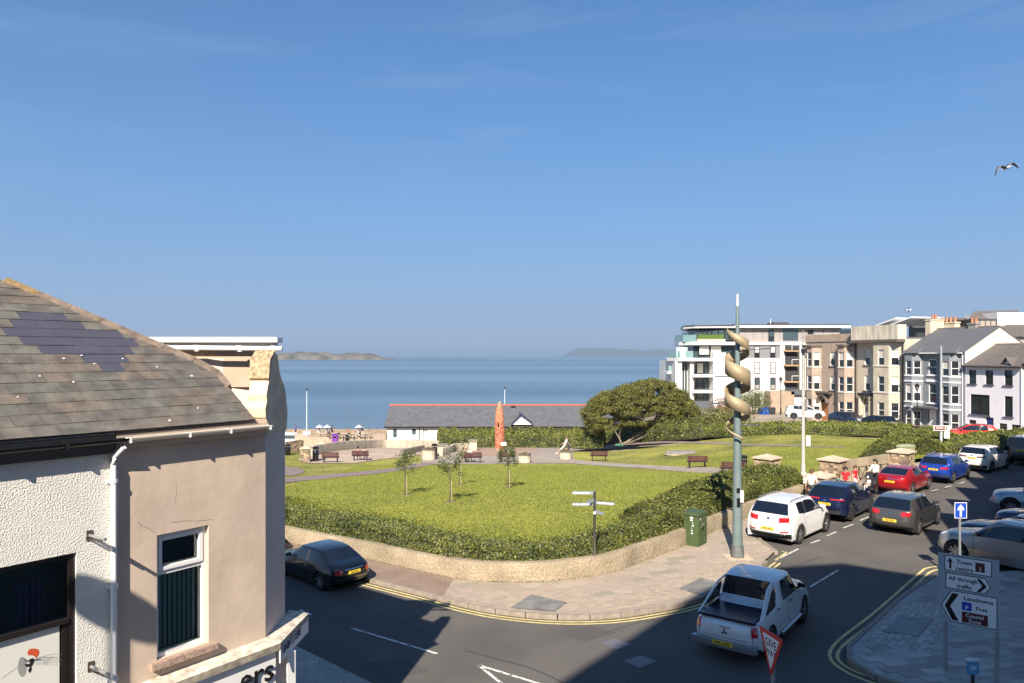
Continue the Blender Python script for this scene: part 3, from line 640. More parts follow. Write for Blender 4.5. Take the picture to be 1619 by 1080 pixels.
# curved plaza wall and nearby low walls
def pwall(pts, label, top, th=.35, m=CONC, name='low_wall'):
    ln = resample(hline(pxline(pts)), .8); return wall_strip(name, ln, th, -.2, top, m, label, zf=pz)
pwall(((496,722),(520,716),(560,711),(610,708.5),(650,709),(688,711)), 'curved pale concrete wall around the sunken paddling plaza', .95, .4)
pwall(((700,722),(717,716),(722,713),(760,711.5)), 'sloping cream wall left of the brick tower', .75, .35)
pwall(((800,703),(830,703),(856,703)), 'low cream wall between the brick tower and the black bin', .7, .35)
pwall(((638,722),(655,717),(672,713.5)), 'short dark-coped ramp wall at the end of the plaza', .6, .35, mat('dark_coping', (.22, .19, .15), .9, var=.2, scale=3))
wall_strip('sea_wall', resample([D(452, 690, 107), D(700, 690, 107)], 1.5), .5, -7, -3.35, STONE, 'rough stone sea wall at the edge of the promenade')
# ------------------------------------------------------------------ the near building with the slate roof
DX = Vector((2.0, 2.76, 0)).normalized(); NX = Vector((DX.y, -DX.x, 0)); LB0 = Vector((-5.66, 8.04, 0)); LB1 = Vector((-3.66, 10.8, 0))
ANG = math.atan2(DX.y, DX.x)
BEIGE = mat('beige_render', (.55, .44, .355), .85, var=.10, scale=1.4, bump=.25, bscale=7); two_scale(BEIGE, .9, .90, 1.04)
ROUGH = mat('white_roughcast', (.74, .72, .67), .95, var=.04, scale=3, bump=1.0, bscale=52, bdist=.03)
lb = thing('corner_shop', 'cream and white two-storey corner shop with grey slate roof', 'shop building', LB0, ANG)
def wpt(px, py):                       # local (u, z) of a pixel on the front wall plane
    r = Vector(((px-CX)/F, 1, (CY-py)/F)); t = (LB0 - Vector((0,0,H))).dot(NX) / r.dot(NX); p = Vector((0,0,H)) + r*t
    return (p - LB0).dot(DX), p.z
L_ = (LB1 - LB0).length
# local frame: x along the wall, y inward (away from camera), z up
def facade(mb, u0, u1, z0, z1, holes, m=0, rev=.12, mrev=None, y=0.0, M=None):
    us = sorted({u0, u1, *[h[0] for h in holes], *[h[1] for h in holes]}); zs = sorted({z0, z1, *[h[2] for h in holes], *[h[3] for h in holes]})
    T = (lambda p: M @ Vector(p)) if M is not None else (lambda p: p)
    for i in range(len(us)-1):
        for k in range(len(zs)-1):
            cu = (us[i]+us[i+1])/2; cz = (zs[k]+zs[k+1])/2
            if any(h[0] < cu < h[1] and h[2] < cz < h[3] for h in holes): continue
            mb.face([T((us[i], y, zs[k])), T((us[i+1], y, zs[k])), T((us[i+1], y, zs[k+1])), T((us[i], y, zs[k+1]))], m)
    mr = m if mrev is None else mrev
    for a, b, c, d in holes:
        for q in (((a,y,c),(a,y+rev,c),(a,y+rev,d),(a,y,d)), ((b,y,c),(b,y,d),(b,y+rev,d),(b,y+rev,c)), ((a,y,d),(a,y+rev,d),(b,y+rev,d),(b,y,d)), ((a,y,c),(b,y,c),(b,y+rev,c),(a,y+rev,c))):
            mb.face([T(p) for p in q], mr)
EAVE = 6.5; us_ = wpt(178, 800)[0]; w0 = wpt(248, 900)[0]; w1 = wpt(330, 900)[0]
zt = wpt(290, 838)[1]; zb = wpt(290, 1030)[1]
bu1 = wpt(120, 1000)[0]; bzt = wpt(60, 885)[1]
mb = MB(); facade(mb, us_, L_, 0, EAVE+.05, [(w0, w1, zb, zt)], 0, .16)
mb.build('cream_wall', BEIGE, lb, recalc=False)
mb = MB(); facade(mb, -3.0, us_-.004, 0, EAVE+.05, [(-1.6, bu1, 2.4, bzt)], 0, .12, y=-.02)
mb.build('roughcast_wall', ROUGH, lb, recalc=False)
# body behind and the shaded chamfer return
back_l = [Vector((0, 0)),]
cham = LB1 + Vector((.0, .93, 0)); far = cham + Vector((-.8, .6, 0))*6
def toL(p): q = Vector(p) - LB0; return Vector((q.dot(DX), -q.dot(NX), q.z if len(q) > 2 else 0))
c1 = toL(cham); c2 = toL(far)
mb = MB(); mb.face([(L_, 0, 0), (c1.x, c1.y, 0), (c1.x, c1.y, EAVE+.2), (L_, 0, EAVE+.2)]); mb.face([(c1.x, c1.y, 0), (c2.x, c2.y, 0), (c2.x, c2.y, EAVE+.2), (c1.x, c1.y, EAVE+.2)])
mb.build('side_wall', mat('beige_side', (.60, .50, .44), .85, var=.06, scale=1), lb, recalc=False)
mb = MB(); mb.box((-3, .3, 0), (1.0, 6, 6.2)); mb.build('inner_core', DARK, lb)
# main mass of the building along the side street, behind the roof
q_ = [toL(Vector(p)) for p in ((-4.25, 12.15, 0), (-12.6, 18.4, 0), (-13.8, 16.9, 0), (-5.6, 11.9, 0))]
mb = MB(); mb.prism([(p.x, p.y) for p in q_], 0, 7.45); mb.build('rear_wing', mat('beige_side', (.56, .42, .31)), lb)
# slate roof
PIT = R(35); S_ = Vector((0, math.cos(PIT), math.sin(PIT)))   # local up-slope
def roofpt(u, v, up=0.0): return Vector((u, -.12, EAVE+.06)) + S_*v + Vector((0, 0, 0)) + Vector((0, -math.sin(PIT), math.cos(PIT)))*up
def rproj(u, v): p = roofpt(u, v); return proj(LB0 + DX*p.x - NX*p.y + Vector((0,0,p.z)))
# hip line in roof coordinates from two pixels
def ruv(px, py):
    n = Vector((0, -math.sin(PIT), math.cos(PIT))); nw = DX*n.x - NX*n.y + Vector((0,0,n.z)); o = roofpt(0, 0); ow = LB0 + DX*o.x - NX*o.y + Vector((0,0,o.z))
    r = Vector(((px-CX)/F, 1, (CY-py)/F)); t = (ow-Vector((0,0,H))).dot(nw)/r.dot(nw); p = Vector((0,0,H)) + r*t - ow
    sw = DX*S_.x - NX*S_.y + Vector((0,0,S_.z)); return p.dot(DX), p.dot(sw)
hA = ruv(10, 446); hB = ruv(402, 612)
def hipu(v): return min(L_-.25, hA[0] + (hB[0]-hA[0])*(v-hA[1])/(hB[1]-hA[1]))
BLUEP = [(33,492),(97,497),(140,520),(178,528),(214,545),(196,584),(165,584),(105,563),(52,560),(20,532),(20,510)]
slm = [mat('slate_%s' % n, c, r_, var=.2, scale=5, bump=.25, bscale=20, col2=c2) for n, c, r_, c2 in (('grey', (.105,.095,.083), .7, (.135,.118,.10)), ('brown', (.115,.096,.08), .75, (.14,.115,.092)), ('green', (.098,.096,.082), .7, (.125,.118,.10)), ('dark', (.088,.080,.072), .7, (.115,.104,.092)))]
slb = mat('slate_blue', (.062, .062, .085), .6, var=.08, scale=4)
rnd = random.Random(11); step_v = .205; sw = .30; v = 0; row = 0; TOPV = hA[1]; cache = {}
roof = thing('x', None, None) ; bpy.data.objects.remove(roof)
mb = MB(); vB = hA[1] + (L_-.25-hA[0])*(hB[1]-hA[1])/(hB[0]-hA[0]); mb.face([roofpt(-3.2, 0), roofpt(hipu(0), 0), roofpt(L_-.25, vB), roofpt(hA[0], TOPV), roofpt(-3.2, TOPV)]); roofo = mb.build('roof', mat('roof_felt', (.04, .04, .04), .9), lb, recalc=False)
while v < TOPV - .02:
    u = -2.7 + (row % 2)*sw/2 + rnd.uniform(-.01, .01)
    while u < hipu(v):
        h = step_v + .03; a, b = u+.003, u+sw-.003; ha_, hb_ = hipu(v)-.02, hipu(v+h)-.02
        poly = [(a, v), (min(b, ha_), v)]
        if a >= ha_: break
        if b > hb_: 
            if b < ha_:
                poly = [(a, v), (b, v), (b, v + (b-hipu(v)+.02)/((hipu(v+h)-hipu(v))/h)), (hb_, v+h), (a, v+h)] if hb_ > a else [(a, v), (b, v), (b, v + (b-hipu(v)+.02)/((hipu(v+h)-hipu(v))/h)), (a, v + (a-hipu(v)+.02)/((hipu(v+h)-hipu(v))/h))]
            else: poly = [(a, v), (ha_, v), (hb_, v+h), (a, v+h)] if hb_ > a else [(a, v), (ha_, v), (a, v + (a-ha_)/((hb_-ha_)/h))]
        else: poly = [(a, v), (b, v), (b, v+h), (a, v+h)]
        q = rproj(u+sw/2, v+.1); blue = inpoly(q[0], q[1], BLUEP)
        if q[0] > -420:
            mk = slb if blue else slm[min(3, int(rnd.random()*4))]
            mb = MB(); tl = rnd.uniform(.004, .012)
            up = [roofpt(x, y, .016 + tl*(1-(y-v)/h)) for x, y in poly]; dn = [roofpt(x, y, .004 + .006*(1-(y-v)/h)) for x, y in poly]; n = len(poly)
            mb.mesh(up + dn, [tuple(range(n))] + [(i, n+i, n+(i+1) % n, (i+1) % n) for i in range(n)])
            o = mb.build('slate', mk, roofo, recalc=False)
        u += sw
    v += step_v; row += 1
RT = mat('ridge_tile', (.17, .13, .10), .9, var=.35, scale=7, bump=.5); LICH = mat('orange_lichen', (.22, .15, .07), .95, var=.4, scale=25, bump=.6)
hl = math.hypot(hA[0]-hB[0], hA[1]-hB[1]); k = int(hl/.42)
for i in range(k):
    v0 = hB[1] + (hA[1]-hB[1])*i/k; v1 = hB[1] + (hA[1]-hB[1])*(i+1)/k - .006; A = roofpt(hipu(v0), v0, .03); B = roofpt(hipu(v1), v1, .03)
    d = (B-A).normalized(); sd_ = Vector((1, .75, 0)).normalized(); mb = MB(); w_ = .11
    l = [A - Vector((.12, .0, .05)), A + Vector((0, 0, .05)), A + Vector((.10, .12, -.04))]; m2 = [p + (B-A) for p in l]
    mb.mesh(l + m2 + [p - Vector((0,0,.03)) for p in l + m2], [(0,1,4,3),(1,2,5,4),(0,3,9,6),(2,8,11,5),(0,6,7,1),(1,7,8,2),(3,4,10,9),(4,5,11,10)])
    mb.build('ridge_tile', LICH if i == k-1 else RT, roofo, bevel=.004)
# far slope behind the hip
mb = MB(); hb3 = roofpt(L_-.25, vB); ha3 = roofpt(hA[0], TOPV); mb.face([hb3, hb3 + Vector((-.3, 1.0, -.3)), ha3 + Vector((-.5, 3.0, -.3)), ha3]); mb.build('rear_slope', slm[3], roofo, recalc=False)
# bird droppings
for q in ((100,570),(62,598),(128,565),(193,570),(247,583),(302,597),(27,631),(312,648),(267,668),(148,578),(115,607)):
    uv = ruv(*q); p = roofpt(uv[0], uv[1], .031); mb = MB(); r_ = rnd.uniform(.010, .022); mb.extrude([p + Vector((1,0,0))*math.cos(a_)*r_*rnd.uniform(.6,1.3) + S_*math.sin(a_)*r_*rnd.uniform(.6,1.3) for a_ in [k*math.pi/4 for k in range(8)]], (0, 0, .002)); mb.build('bird_dropping', WHITE, roofo)
# flat-roofed dormer behind the hip
def wbox(name, px0, px1, y0, y1, Y0, Y1, m, parent=None, bevel=0.0, inv=None):
    a = D(px0, y1, Y0); b = D(px1, y0, Y0); mb = MB()
    P = [Vector((a.x, Y0, a.z)), Vector((b.x, Y0, a.z)), Vector((b.x, Y1, a.z)), Vector((a.x, Y1, a.z))]; T = [Vector((p.x, p.y, b.z)) for p in P]
    if inv is not None: P = [inv @ p for p in P]; T = [inv @ p for p in T]
    mb.mesh(P + T, [(0,3,2,1),(4,5,6,7),(0,1,5,4),(1,2,6,5),(2,3,7,6),(3,0,4,7)]); return mb.build(name, m, parent, bevel=bevel)
bpy.context.view_layer.update(); inv = lb.matrix_world.inverted()
wbox('dormer_wall', 262, 408, 553, 612, 12.05, 12.6, mat('dormer_render', (.42, .33, .25), .85, var=.08, scale=2), lb, inv=inv)
wbox('dormer_fascia', 206, 438, 533, 541.5, 11.75, 12.05, mat('fascia_white', (.80, .80, .78), .4), lb, bevel=.01, inv=inv)
wbox('dormer_soffit', 226, 432, 541.6, 547, 11.85, 12.1, mat('fascia_cream', (.66, .63, .56), .5), lb, bevel=.01, inv=inv)
mb = MB(); mb.tube([inv @ D(222, 549.5, 11.72), inv @ D(446, 551.5, 11.72)], .042, 10); mb.build('dormer_gutter', WPVC, lb, smooth=True)
for q in (228, 262, 310, 378, 432):
    mb = MB(); p = inv @ D(q, 549.7+(q-222)*.009, 11.72); mb.box((p.x-.018, p.y-.05, p.z-.05), (p.x+.018, p.y+.05, p.z+.05)); mb.build('gutter_bracket', WPVC, lb)
mb = MB(); mb.tube([inv @ D(255, 552, 11.7), inv @ D(255, 562, 11.68), inv @ D(252, 566, 11.5)], .035, 8); mb.build('gutter_outlet', WPVC, lb, smooth=True)
# shaped parapet slab at the corner
prof = [(0, 6.32), (0, 6.55), (-.03, 6.58), (-.05, 6.72), (.02, 6.82), (.0, 6.93), (.06, 7.05), (.10, 7.10), (.08, 7.22), (.16, 7.38), (.36, 7.55), (.52, 7.50), (.62, 7.24), (.72, 7.12), (.84, 7.02), (.93, 6.88), (.97, 6.72), (1.02, 6.58), (.98, 6.3)]
cor = toL(LB1); ex = (toL(cham) - cor).normalized(); sx_ = Vector((ex.y, -ex.x, 0))
GAB = mat('gable_render', (.62, .50, .36), .9, var=.15, scale=4, bump=.5)
mb = MB(); mb.extrude([cor + ex*a*1.0 + Vector((0,0,b)) + sx_*.015 for a, b in prof], -sx_*.27); mb.build('shaped_gable', GAB, lb, bevel=.006)
mb = MB(); tp = [(.09, 7.14), (.16, 7.38), (.36, 7.555), (.36, 7.59), (.12, 7.44), (.05, 7.16)]; mb.extrude([cor + ex*a + Vector((0,0,b)) + sx_*.03 for a, b in tp], -sx_*.30); mb.build('gable_coping', mat('lichen_coping', (.38, .28, .17), .95, var=.5, scale=18, bump=.6), lb)
# eaves: fascia, gutters, downpipe
mb = MB(); mb.box((-3, -.10, EAVE-.20), (us_-.02, 0, EAVE+.04)); mb.build('black_fascia', BLACK, lb)
mb = MB(); mb.box((us_, -.09, EAVE-.16), (L_-.02, 0, EAVE+.02)); mb.build('cream_fascia', mat('cream_fascia', (.50, .40, .31), .8), lb)
def gutter(u0, u1, m):
    mb = MB(); V = []; n = 8
    for u in (u0, u1):
        for k in range(n+1): a = math.pi + math.pi*k/n; V.append((u, -.16 + .06*math.cos(a), EAVE-.02 + .06*math.sin(a)))
        for k in range(n, -1, -1): a = math.pi + math.pi*k/n; V.append((u, -.16 + .052*math.cos(a), EAVE-.02 + .052*math.sin(a)))
    N = 2*(n+1); mb.mesh(V, [(k, (k+1) % N, N+(k+1) % N, N+k) for k in range(N)]); mb.build('gutter', m, lb, smooth=True)
gutter(-3, us_+.1, BLACK); gutter(us_+.1, L_-.02, mat('cream_plastic', (.62, .56, .48), .4))
for u in (-1.2, -.1, .6): 
    mb = MB(); mb.box((u-.015, -.225, EAVE-.09), (u+.015, -.09, EAVE-.0)); mb.build('gutter_bracket', BLACK, lb)
for u in (us_+.12, us_+.9, us_+1.5, L_-.06):
    mb = MB(); mb.box((u-.010, -.224, EAVE-.082), (u+.010, -.12, EAVE-.02)); mb.build('gutter_bracket', WPVC, lb)
mb = MB(); mb.tube([(us_+.06, -.16, EAVE-.05), (us_+.06, -.16, EAVE-.13), (us_-.02, -.08, EAVE-.25), (us_-.02, -.07, EAVE-.35), (us_-.02, -.07, 0)], .036, 12); mb.build('downpipe', WPVC, lb, smooth=True)
for z in (5.95, 4.65, 3.5, 2.6): 
    mb = MB(); mb.tube([(us_-.02, -.07, z-.02), (us_-.02, -.07, z+.02)], .046, 12); mb.box((us_-.09, -.05, z-.02), (us_+.05, -.02, z+.02)); mb.build('pipe_clip', WPVC, lb)
# cream wall window
wf = MB(); y = .10; fw = .055
def frame(mb, a, b, c, d, fw, y0, y1, m=0):
    V = [(a,y0,c),(b,y0,c),(b,y0,d),(a,y0,d),(a+fw,y0,c+fw),(b-fw,y0,c+fw),(b-fw,y0,d-fw),(a+fw,y0,d-fw)]; V2 = [(p[0], y1, p[2]) for p in V]
    mb.mesh(V + V2, [(0,1,5,4),(1,2,6,5),(2,3,7,6),(3,0,4,7),(4,5,13,12),(5,6,14,13),(6,7,15,14),(7,4,12,15),(0,8,9,1),(1,9,10,2),(2,10,11,3),(3,11,8,0)], m)
trz = zt - (zt-zb)*.32
frame(wf, w0, w1, zb, zt, fw, y-.03, y+.06); win = wf.build('window', WPVC, lb)
k = MB(); k.box((w0+fw, y-.02, trz-.03), (w1-fw, y+.05, trz+.03)); k.build('transom', WPVC, win)
k = MB(); frame(k, w0+fw, w1-fw, trz+.03, zt-fw, .045, y-.045, y+.02); k.build('top_light', WPVC, win)
clearg = bpy.data.materials.new('clear_glass'); clearg.use_nodes = True; tt = clearg.node_tree; tt.nodes.clear()
oo = tt.nodes.new('ShaderNodeOutputMaterial'); g1 = tt.nodes.new('ShaderNodeBsdfGlossy'); g1.inputs['Roughness'].default_value = .02; tr_ = tt.nodes.new('ShaderNodeBsdfTransparent'); tr_.inputs['Color'].default_value = (.80, .90, .90, 1)
fr = tt.nodes.new('ShaderNodeFresnel'); fr.inputs['IOR'].default_value = 1.6; ms_ = tt.nodes.new('ShaderNodeMixShader'); tt.links.new(fr.outputs['Fac'], ms_.inputs['Fac']); tt.links.new(tr_.outputs[0], ms_.inputs[1]); tt.links.new(g1.outputs[0], ms_.inputs[2]); tt.links.new(ms_.outputs[0], oo.inputs['Surface'])
for c, d in ((zb+fw, trz-.03), (trz+.03, zt-fw)):
    k = MB(); k.box((w0+fw, y+.02, c), (w1-fw, y+.028, d)); k.build('pane', clearg, win)
k = MB(); k.box((w0+fw, y+.021, zb+fw), (w1-fw, y+.05, zb+fw+.03)); k.build('pane_seal', mat('green_seal', (.10, .30, .18), .5), win)
bl = mat('vertical_blind', (.55, .56, .50), .8, var=.1, scale=4); nb = 9
for i in range(nb):
    u = w0+.06 + (w1-w0-.12)*(i+.5)/nb; mb = MB(); a_ = R(28); hw = (w1-w0)/nb*.5; ca, sa = math.cos(a_)*hw, math.sin(a_)*hw
    mb.mesh([(u-ca, y+.12-sa, zb+.06), (u+ca, y+.12+sa, zb+.06), (u+ca, y+.12+sa, trz), (u-ca, y+.12-sa, trz), (u-ca, y+.123-sa, zb+.06), (u+ca, y+.123+sa, zb+.06), (u+ca, y+.123+sa, trz), (u-ca, y+.123-sa, trz)], [(0,1,2,3),(7,6,5,4),(0,4,5,1),(1,5,6,2),(2,6,7,3),(3,7,4,0)]); mb.build('blind_slat', bl, win)
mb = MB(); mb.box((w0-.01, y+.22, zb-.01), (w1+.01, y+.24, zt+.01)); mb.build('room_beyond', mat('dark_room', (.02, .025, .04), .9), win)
mb = MB(); mb.box((w0-.10, -.09, zb-.10), (w1+.10, .10, zb-.005)); mb.build('window_sill', mat('sandstone_sill', (.38, .27, .21), .9, var=.3, scale=30, bump=.8, bscale=60), lb, bevel=.008)
CRK = mat('crack_line', (.20, .15, .12), .9)  # dark brown tone of the hairline cracks
def crack(pts, w=.0035):
    mb = MB(); P_ = [Vector((wpt(*q)[0], -.001, wpt(*q)[1])) for q in pts]
    for a, b in zip(P_, P_[1:]):
        d = (b-a).normalized(); s = Vector((-d.z, 0, d.x))*w*random.uniform(.6, 1.3); mb.mesh([a-s, b-s, b+s, a+s], [(0,1,2,3)])
    mb.build('hairline_crack', CRK, lb, recalc=False)
crack(((218,824),(224,832),(233,834),(241,840),(247,842))); crack(((270,826),(284,825),(297,823),(312,824),(330,822),(337,821))); crack(((236,1079),(244,1070),(252,1066),(256,1058))); crack(((278,760),(279,779),(277,796)), .002)
# big dark window on the roughcast wall
wf = MB(); frame(wf, -1.6, bu1, 2.4, bzt, .07, .02, .10); win = wf.build('window', mat('black_frame', (.018, .014, .013), .25), lb)
midz = wpt(60, 995)[1]; BF = MATS['black_frame']
k = MB(); k.box((-1.53, .0, midz-.03), (bu1-.07, .08, midz+.03)); k.build('transom', BF, win, bevel=.006)
k = MB(); k.box((-1.53, .06, midz+.03), (bu1-.07, .065, bzt-.07)); k.build('pane', clearg, win)
k = MB(); k.box((bu1-.14, .03, 2.47), (bu1-.08, .09, midz-.03)); k.build('casement_stile', BF, win)
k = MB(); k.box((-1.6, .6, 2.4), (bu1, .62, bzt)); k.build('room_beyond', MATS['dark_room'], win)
k = MB()
for i in range(16): k.box((bu1-.55+i*.02, .30+.03*math.sin(i*1.9), midz), (bu1-.53+i*.02, .32+.03*math.sin(i*1.9), bzt-.3))
k.build('curtain', mat('purple_curtain', (.10, .07, .22), .8), win)
# poster: white sheet with a small figure on a surfboard
pa, pz1 = wpt(4, 1040)[0]-.4, wpt(100, 986)[1]; pb = bu1-.16
PW = mat('poster_paper', (.66, .66, .60), .6); ps = MB(); ps.box((pa, .05, 2.45), (pb, .055, pz1)); poster = ps.build('poster', PW, win)
INK = mat('black_ink', (.012, .012, .014), .6); INKR = mat('red_ink', (.55, .08, .02), .6); INKG = mat('grey_ink', (.28, .28, .27), .7)
def pp(px, py, l=0.0): u, z = wpt(px, py); return Vector((u, .0485-l, z))
def blob(name, pts, m, l=0.0):
    mb = MB(); P_ = [pp(*p, l) for p in pts]; mb.extrude(P_, (0, .001, 0)); mb.build(name, m, win)
def stroke(name, pts, w, m, l=0.0005):
    mb = MB(); P_ = [pp(*p, l) for p in pts]
    for a, b in zip(P_, P_[1:]):
        d = (b-a).normalized(); s = Vector((-d.z, 0, d.x))*w; mb.mesh([a-s, b-s, b+s, a+s], [(0,1,2,3)])
    mb.build(name, m, win, recalc=False)
blob('surfboard_print', [(38+7*math.cos(a), 1056+16*math.sin(a)) for a in [k*math.pi/8 for k in range(16)]][:], INKG)
blob('hair_print', ((46,1034),(48,1029),(53,1027),(58,1027),(63,1028),(65,1033),(63,1038),(60,1042),(57,1039),(52,1037),(48,1038)), INKR, .001)
blob('body_print', ((49,1044),(55,1042),(57,1046),(55,1052),(52,1056),(53,1060),(50,1066),(47,1062),(50,1056),(44,1056),(41,1052),(50,1051)), INK, .0015)
stroke('arm_print', ((52,1046),(60,1045),(67,1044)), .006, INK, .0015); stroke('arm_print', ((51,1046),(45,1047),(41,1044)), .006, INK, .0015)
for i in range(7):
    c = 80+i*4; stroke('wave_print', [(c-14+9*math.cos(a)*(1+.1*i), 1062-22*math.sin(a)) for a in [math.pi*k/8 for k in range(1, 8)]], .0016, INKG)
stroke('wave_print', ((5,1075),(20,1064),(38,1052),(62,1042),(85,1036),(110,1036)), .002, INKG)
# wall brackets of a hanging sign
for (px, py) in ((140, 846), (142, 1053)):
    u, z = wpt(px, py); mb = MB(); mb.box((u-.035, -.03, z-.06), (u+.035, -.0, z+.06)); br = mb.build('sign_bracket', mat('rusty_iron', (.09, .06, .045), .8, .3, var=.5, scale=40), lb)
    mb = MB(); mb.tube([(u, -.02, z), (u+.02, -.38, z-.0)], .020, 8); mb.build('bracket_arm', GALV, br); mb = MB(); mb.tube([(u, -.02, z-.05), (u+.02, -.30, z-.035)], .010, 6); mb.build('bracket_stay', MATS['rusty_iron'], br)
# shop fascia wrapping the corner
fz = wpt(418, 1012)[1]; SIGNW = mat('sign_board_white', (.74, .74, .72), .5)
dC = (cham-LB1).normalized(); nC = Vector((dC.y, -dC.x, 0))
A0 = wpt(240, 1075)[0]-1.2
def loc3(p): return toL(p)
o_ = .22; e0 = Vector((A0, -o_, 0)); cc = Vector((L_+.10, -o_, 0)); e2 = toL(cham + nC*o_*1.4 + dC*.25); e3 = toL(cham + dC*.25)
top = [Vector((A0, 0, fz+.02)), Vector((L_, 0, fz+.02)), e3 + Vector((0,0,fz+.02))]; outl = [e0, cc, e2]
mb = MB(); Z0, Z1 = fz-.13, fz-.03
V = [Vector((A0, 0, fz+.03)), Vector((L_, 0, fz+.03)), Vector((e3.x, e3.y, fz+.03)), Vector((e2.x, e2.y, fz-.03)), Vector((cc.x, cc.y, fz-.03)), Vector((e0.x, e0.y, fz-.03))]
mb.mesh(V + [Vector((p.x, p.y, Z0)) for p in V], [(0,1,4,5),(1,2,3,4),(5,4,10,11),(4,3,9,10),(3,2,8,9),(0,5,11,6),(6,11,10,7),(7,10,9,8)])
fas = mb.build('shop_cornice', mat('cornice_lead', (.55, .49, .40), .7, var=.35, scale=8, bump=.4), lb)
def board(p, q, z0, z1, name='sign_board', m=SIGNW, th=.03):
    d = (q-p).normalized(); n = Vector((d.y, -d.x, 0)); mb = MB()
    mb.extrude([Vector((p.x, p.y, z0)), Vector((q.x, q.y, z0)), Vector((q.x, q.y, z1)), Vector((p.x, p.y, z1))], n*-th); return mb.build(name, m, lb), d, n
off = .03
b1, d1, n1_ = board(e0, cc, Z0+.0, Z1, 'cornice_front', WPVC)
b1, d1, n1_ = board(Vector((A0, -.15, 0)), Vector((L_+.07, -.15, 0)), Z0-.52, Z0-.02)
M = Matrix.Translation((L_+.02, -.185, Z0-.40)) @ Matrix.Rotation(R(90), 4, 'X')
text('sign_lettering', 'ers', .46, BLACK, b1, M, .004, 'RIGHT')
P2 = Vector((cc.x, cc.y, 0)); P3 = Vector((e2.x, e2.y, 0)); b2, d2, n2_ = board(P2, P3, Z0-.20, Z1+.0, th=.02)
M = Matrix.Translation(P2 + (P3-P2)*.06 + n2_*.005 + Vector((0,0,Z0-.10))) @ Matrix(((d2.x, 0, n2_.x, 0), (d2.y, 0, n2_.y, 0), (0, 1, 0, 0), (0, 0, 0, 1)))
text('sign_lettering', 'UNIV S OPE', .15, mat('navy_ink', (.02, .03, .10), .6), b2, M, .003, 'LEFT')
mb = MB(); q = P2.lerp(P3, .35); mb.box((q.x-.1, q.y-.05, 0), (q.x+.05, q.y+.1, Z0-.19)); mb.build('corner_post', WPVC, lb)
# ------------------------------------------------------------------ buildings out of the frame whose shadows fall on the streets
OFFB = mat('brick_out_of_view', (.30, .17, .12), .9)
SH = Vector((-math.sin(R(SUN_AZ)), -math.cos(R(SUN_AZ)), 0)) / math.tan(R(SUN_EL))
def cast(px, py, h): p = G(px, py); return p + SH*h
ob = thing('brick_building', 'tall brick corner building whose flat shadow covers the near junction', 'building'); hh = 22.0
P_ = [cast(883, 1080, hh), cast(1100, 942, hh), cast(1202, 899, hh), cast(1330, 890.5, hh), cast(1444, 908, hh), cast(1483, 910, hh), Vector((17, -9, 0)), Vector((17, -22, 0)), Vector((5, -22, 0))]
mb = MB(); mb.prism([(p.x, p.y) for p in P_][::-1], 0, hh); mb.build('wall', OFFB, ob)
ob = thing('gabled_terrace', 'row of gabled houses whose pointed roof shadows fall across the street', 'building')
q0 = cast(1465, 866, 10.0); q1 = cast(1545, 752, 10.0); q2 = q0 + (q1-q0)*1.8; dd = (q2-q0).normalized(); nn = Vector((dd.y, -dd.x, 0)); LL = (q2-q0).length
mb = MB(); mb.prism([(p.x, p.y) for p in (q0, q0+nn*9, q2+nn*9, q2)], 0, 9.0); mb.build('wall', OFFB, ob)
k = int(LL/4.2)
for i in range(k):
    a = q0 + dd*LL*i/k; b = q0 + dd*LL*(i+1)/k; m_ = (a+b)/2; mb = MB(); mb.extrude([a+Vector((0,0,9.0)), b+Vector((0,0,9.0)), m_+Vector((0,0,11.2))], nn*9); mb.build('roof', SLATE_FAR, ob)
# added, unseen lamp-shaped post, placed to throw the oval shadow on the shop wall
u_, z_ = wpt(190, 962); wp = LB0 + DX*u_ + Vector((0,0,z_)); bk = 6.2; lp = wp + Vector((SH.x, SH.y, 1)) * (bk*math.tan(R(SUN_EL)))
t = thing('oval_shadow_caster', 'added unseen post with rounded head, there to cast an oval shadow on the shop wall', 'street lamp', (lp.x, lp.y, 0)); mb = MB(); mb.tube([(0,0,0), (0,0,lp.z-.1)], .05, 8); mb.build('pole', GALV, t); mb = MB(); mb.lathe([(.02,.20),(.15,.17),(.27,.07),(.31,-.05),(.26,-.16),(.14,-.24),(.02,-.26)], 16, c=(0,0,lp.z)); mb.build('lamp_head', DARK, t)
# ------------------------------------------------------------------ terraced houses, seen obliquely on the right
TP = Vector((46, 65.3, 0)); TD = Vector((-.26, .965, 0)).normalized()
def tpx(px): k = (px-CX)/F; return (TP.x - k*TP.y) / (k*TD.y - TD.x)     # distance along the facade from its near end
def tz(px, py): t = tpx(px); return H - (py-CY)/F*(TP.y + TD.y*t)
# local house frame: x from far end (seen left) to near end (seen right), y inwards, z up
WCACHE = {}
def window_mesh(w, h, style):
    key = (round(w, 2), round(h, 2), style)
    if key in WCACHE: return WCACHE[key]
    w, h = key[0], key[1]; dark = style.startswith('d'); fw = .06
    f = MB(); frame(f, -w/2, w/2, 0, h, fw, 0, .08)
    if 's' in style: f.box((-w/2+fw, -.01, h*.5-.03), (w/2-fw, .06, h*.5+.03))
    if 'm' in style: f.box((-.03, -.01, fw), (.03, .06, h-fw))
    p = MB(); p.box((-w/2+fw, .05, fw), (w/2-fw, .06, h-fw))
    b = MB(); b.box((-w/2+fw+.01, .038, h*.52), (w/2-fw-.01, .047, h-fw-.01))
    WCACHE[key] = (f.data('window', MATS['black_frame'] if dark else WPVC), p.data('pane', GLASS), b.data('blind', mat('house_blind', (.55, .52, .46), .6)))
    return WCACHE[key]
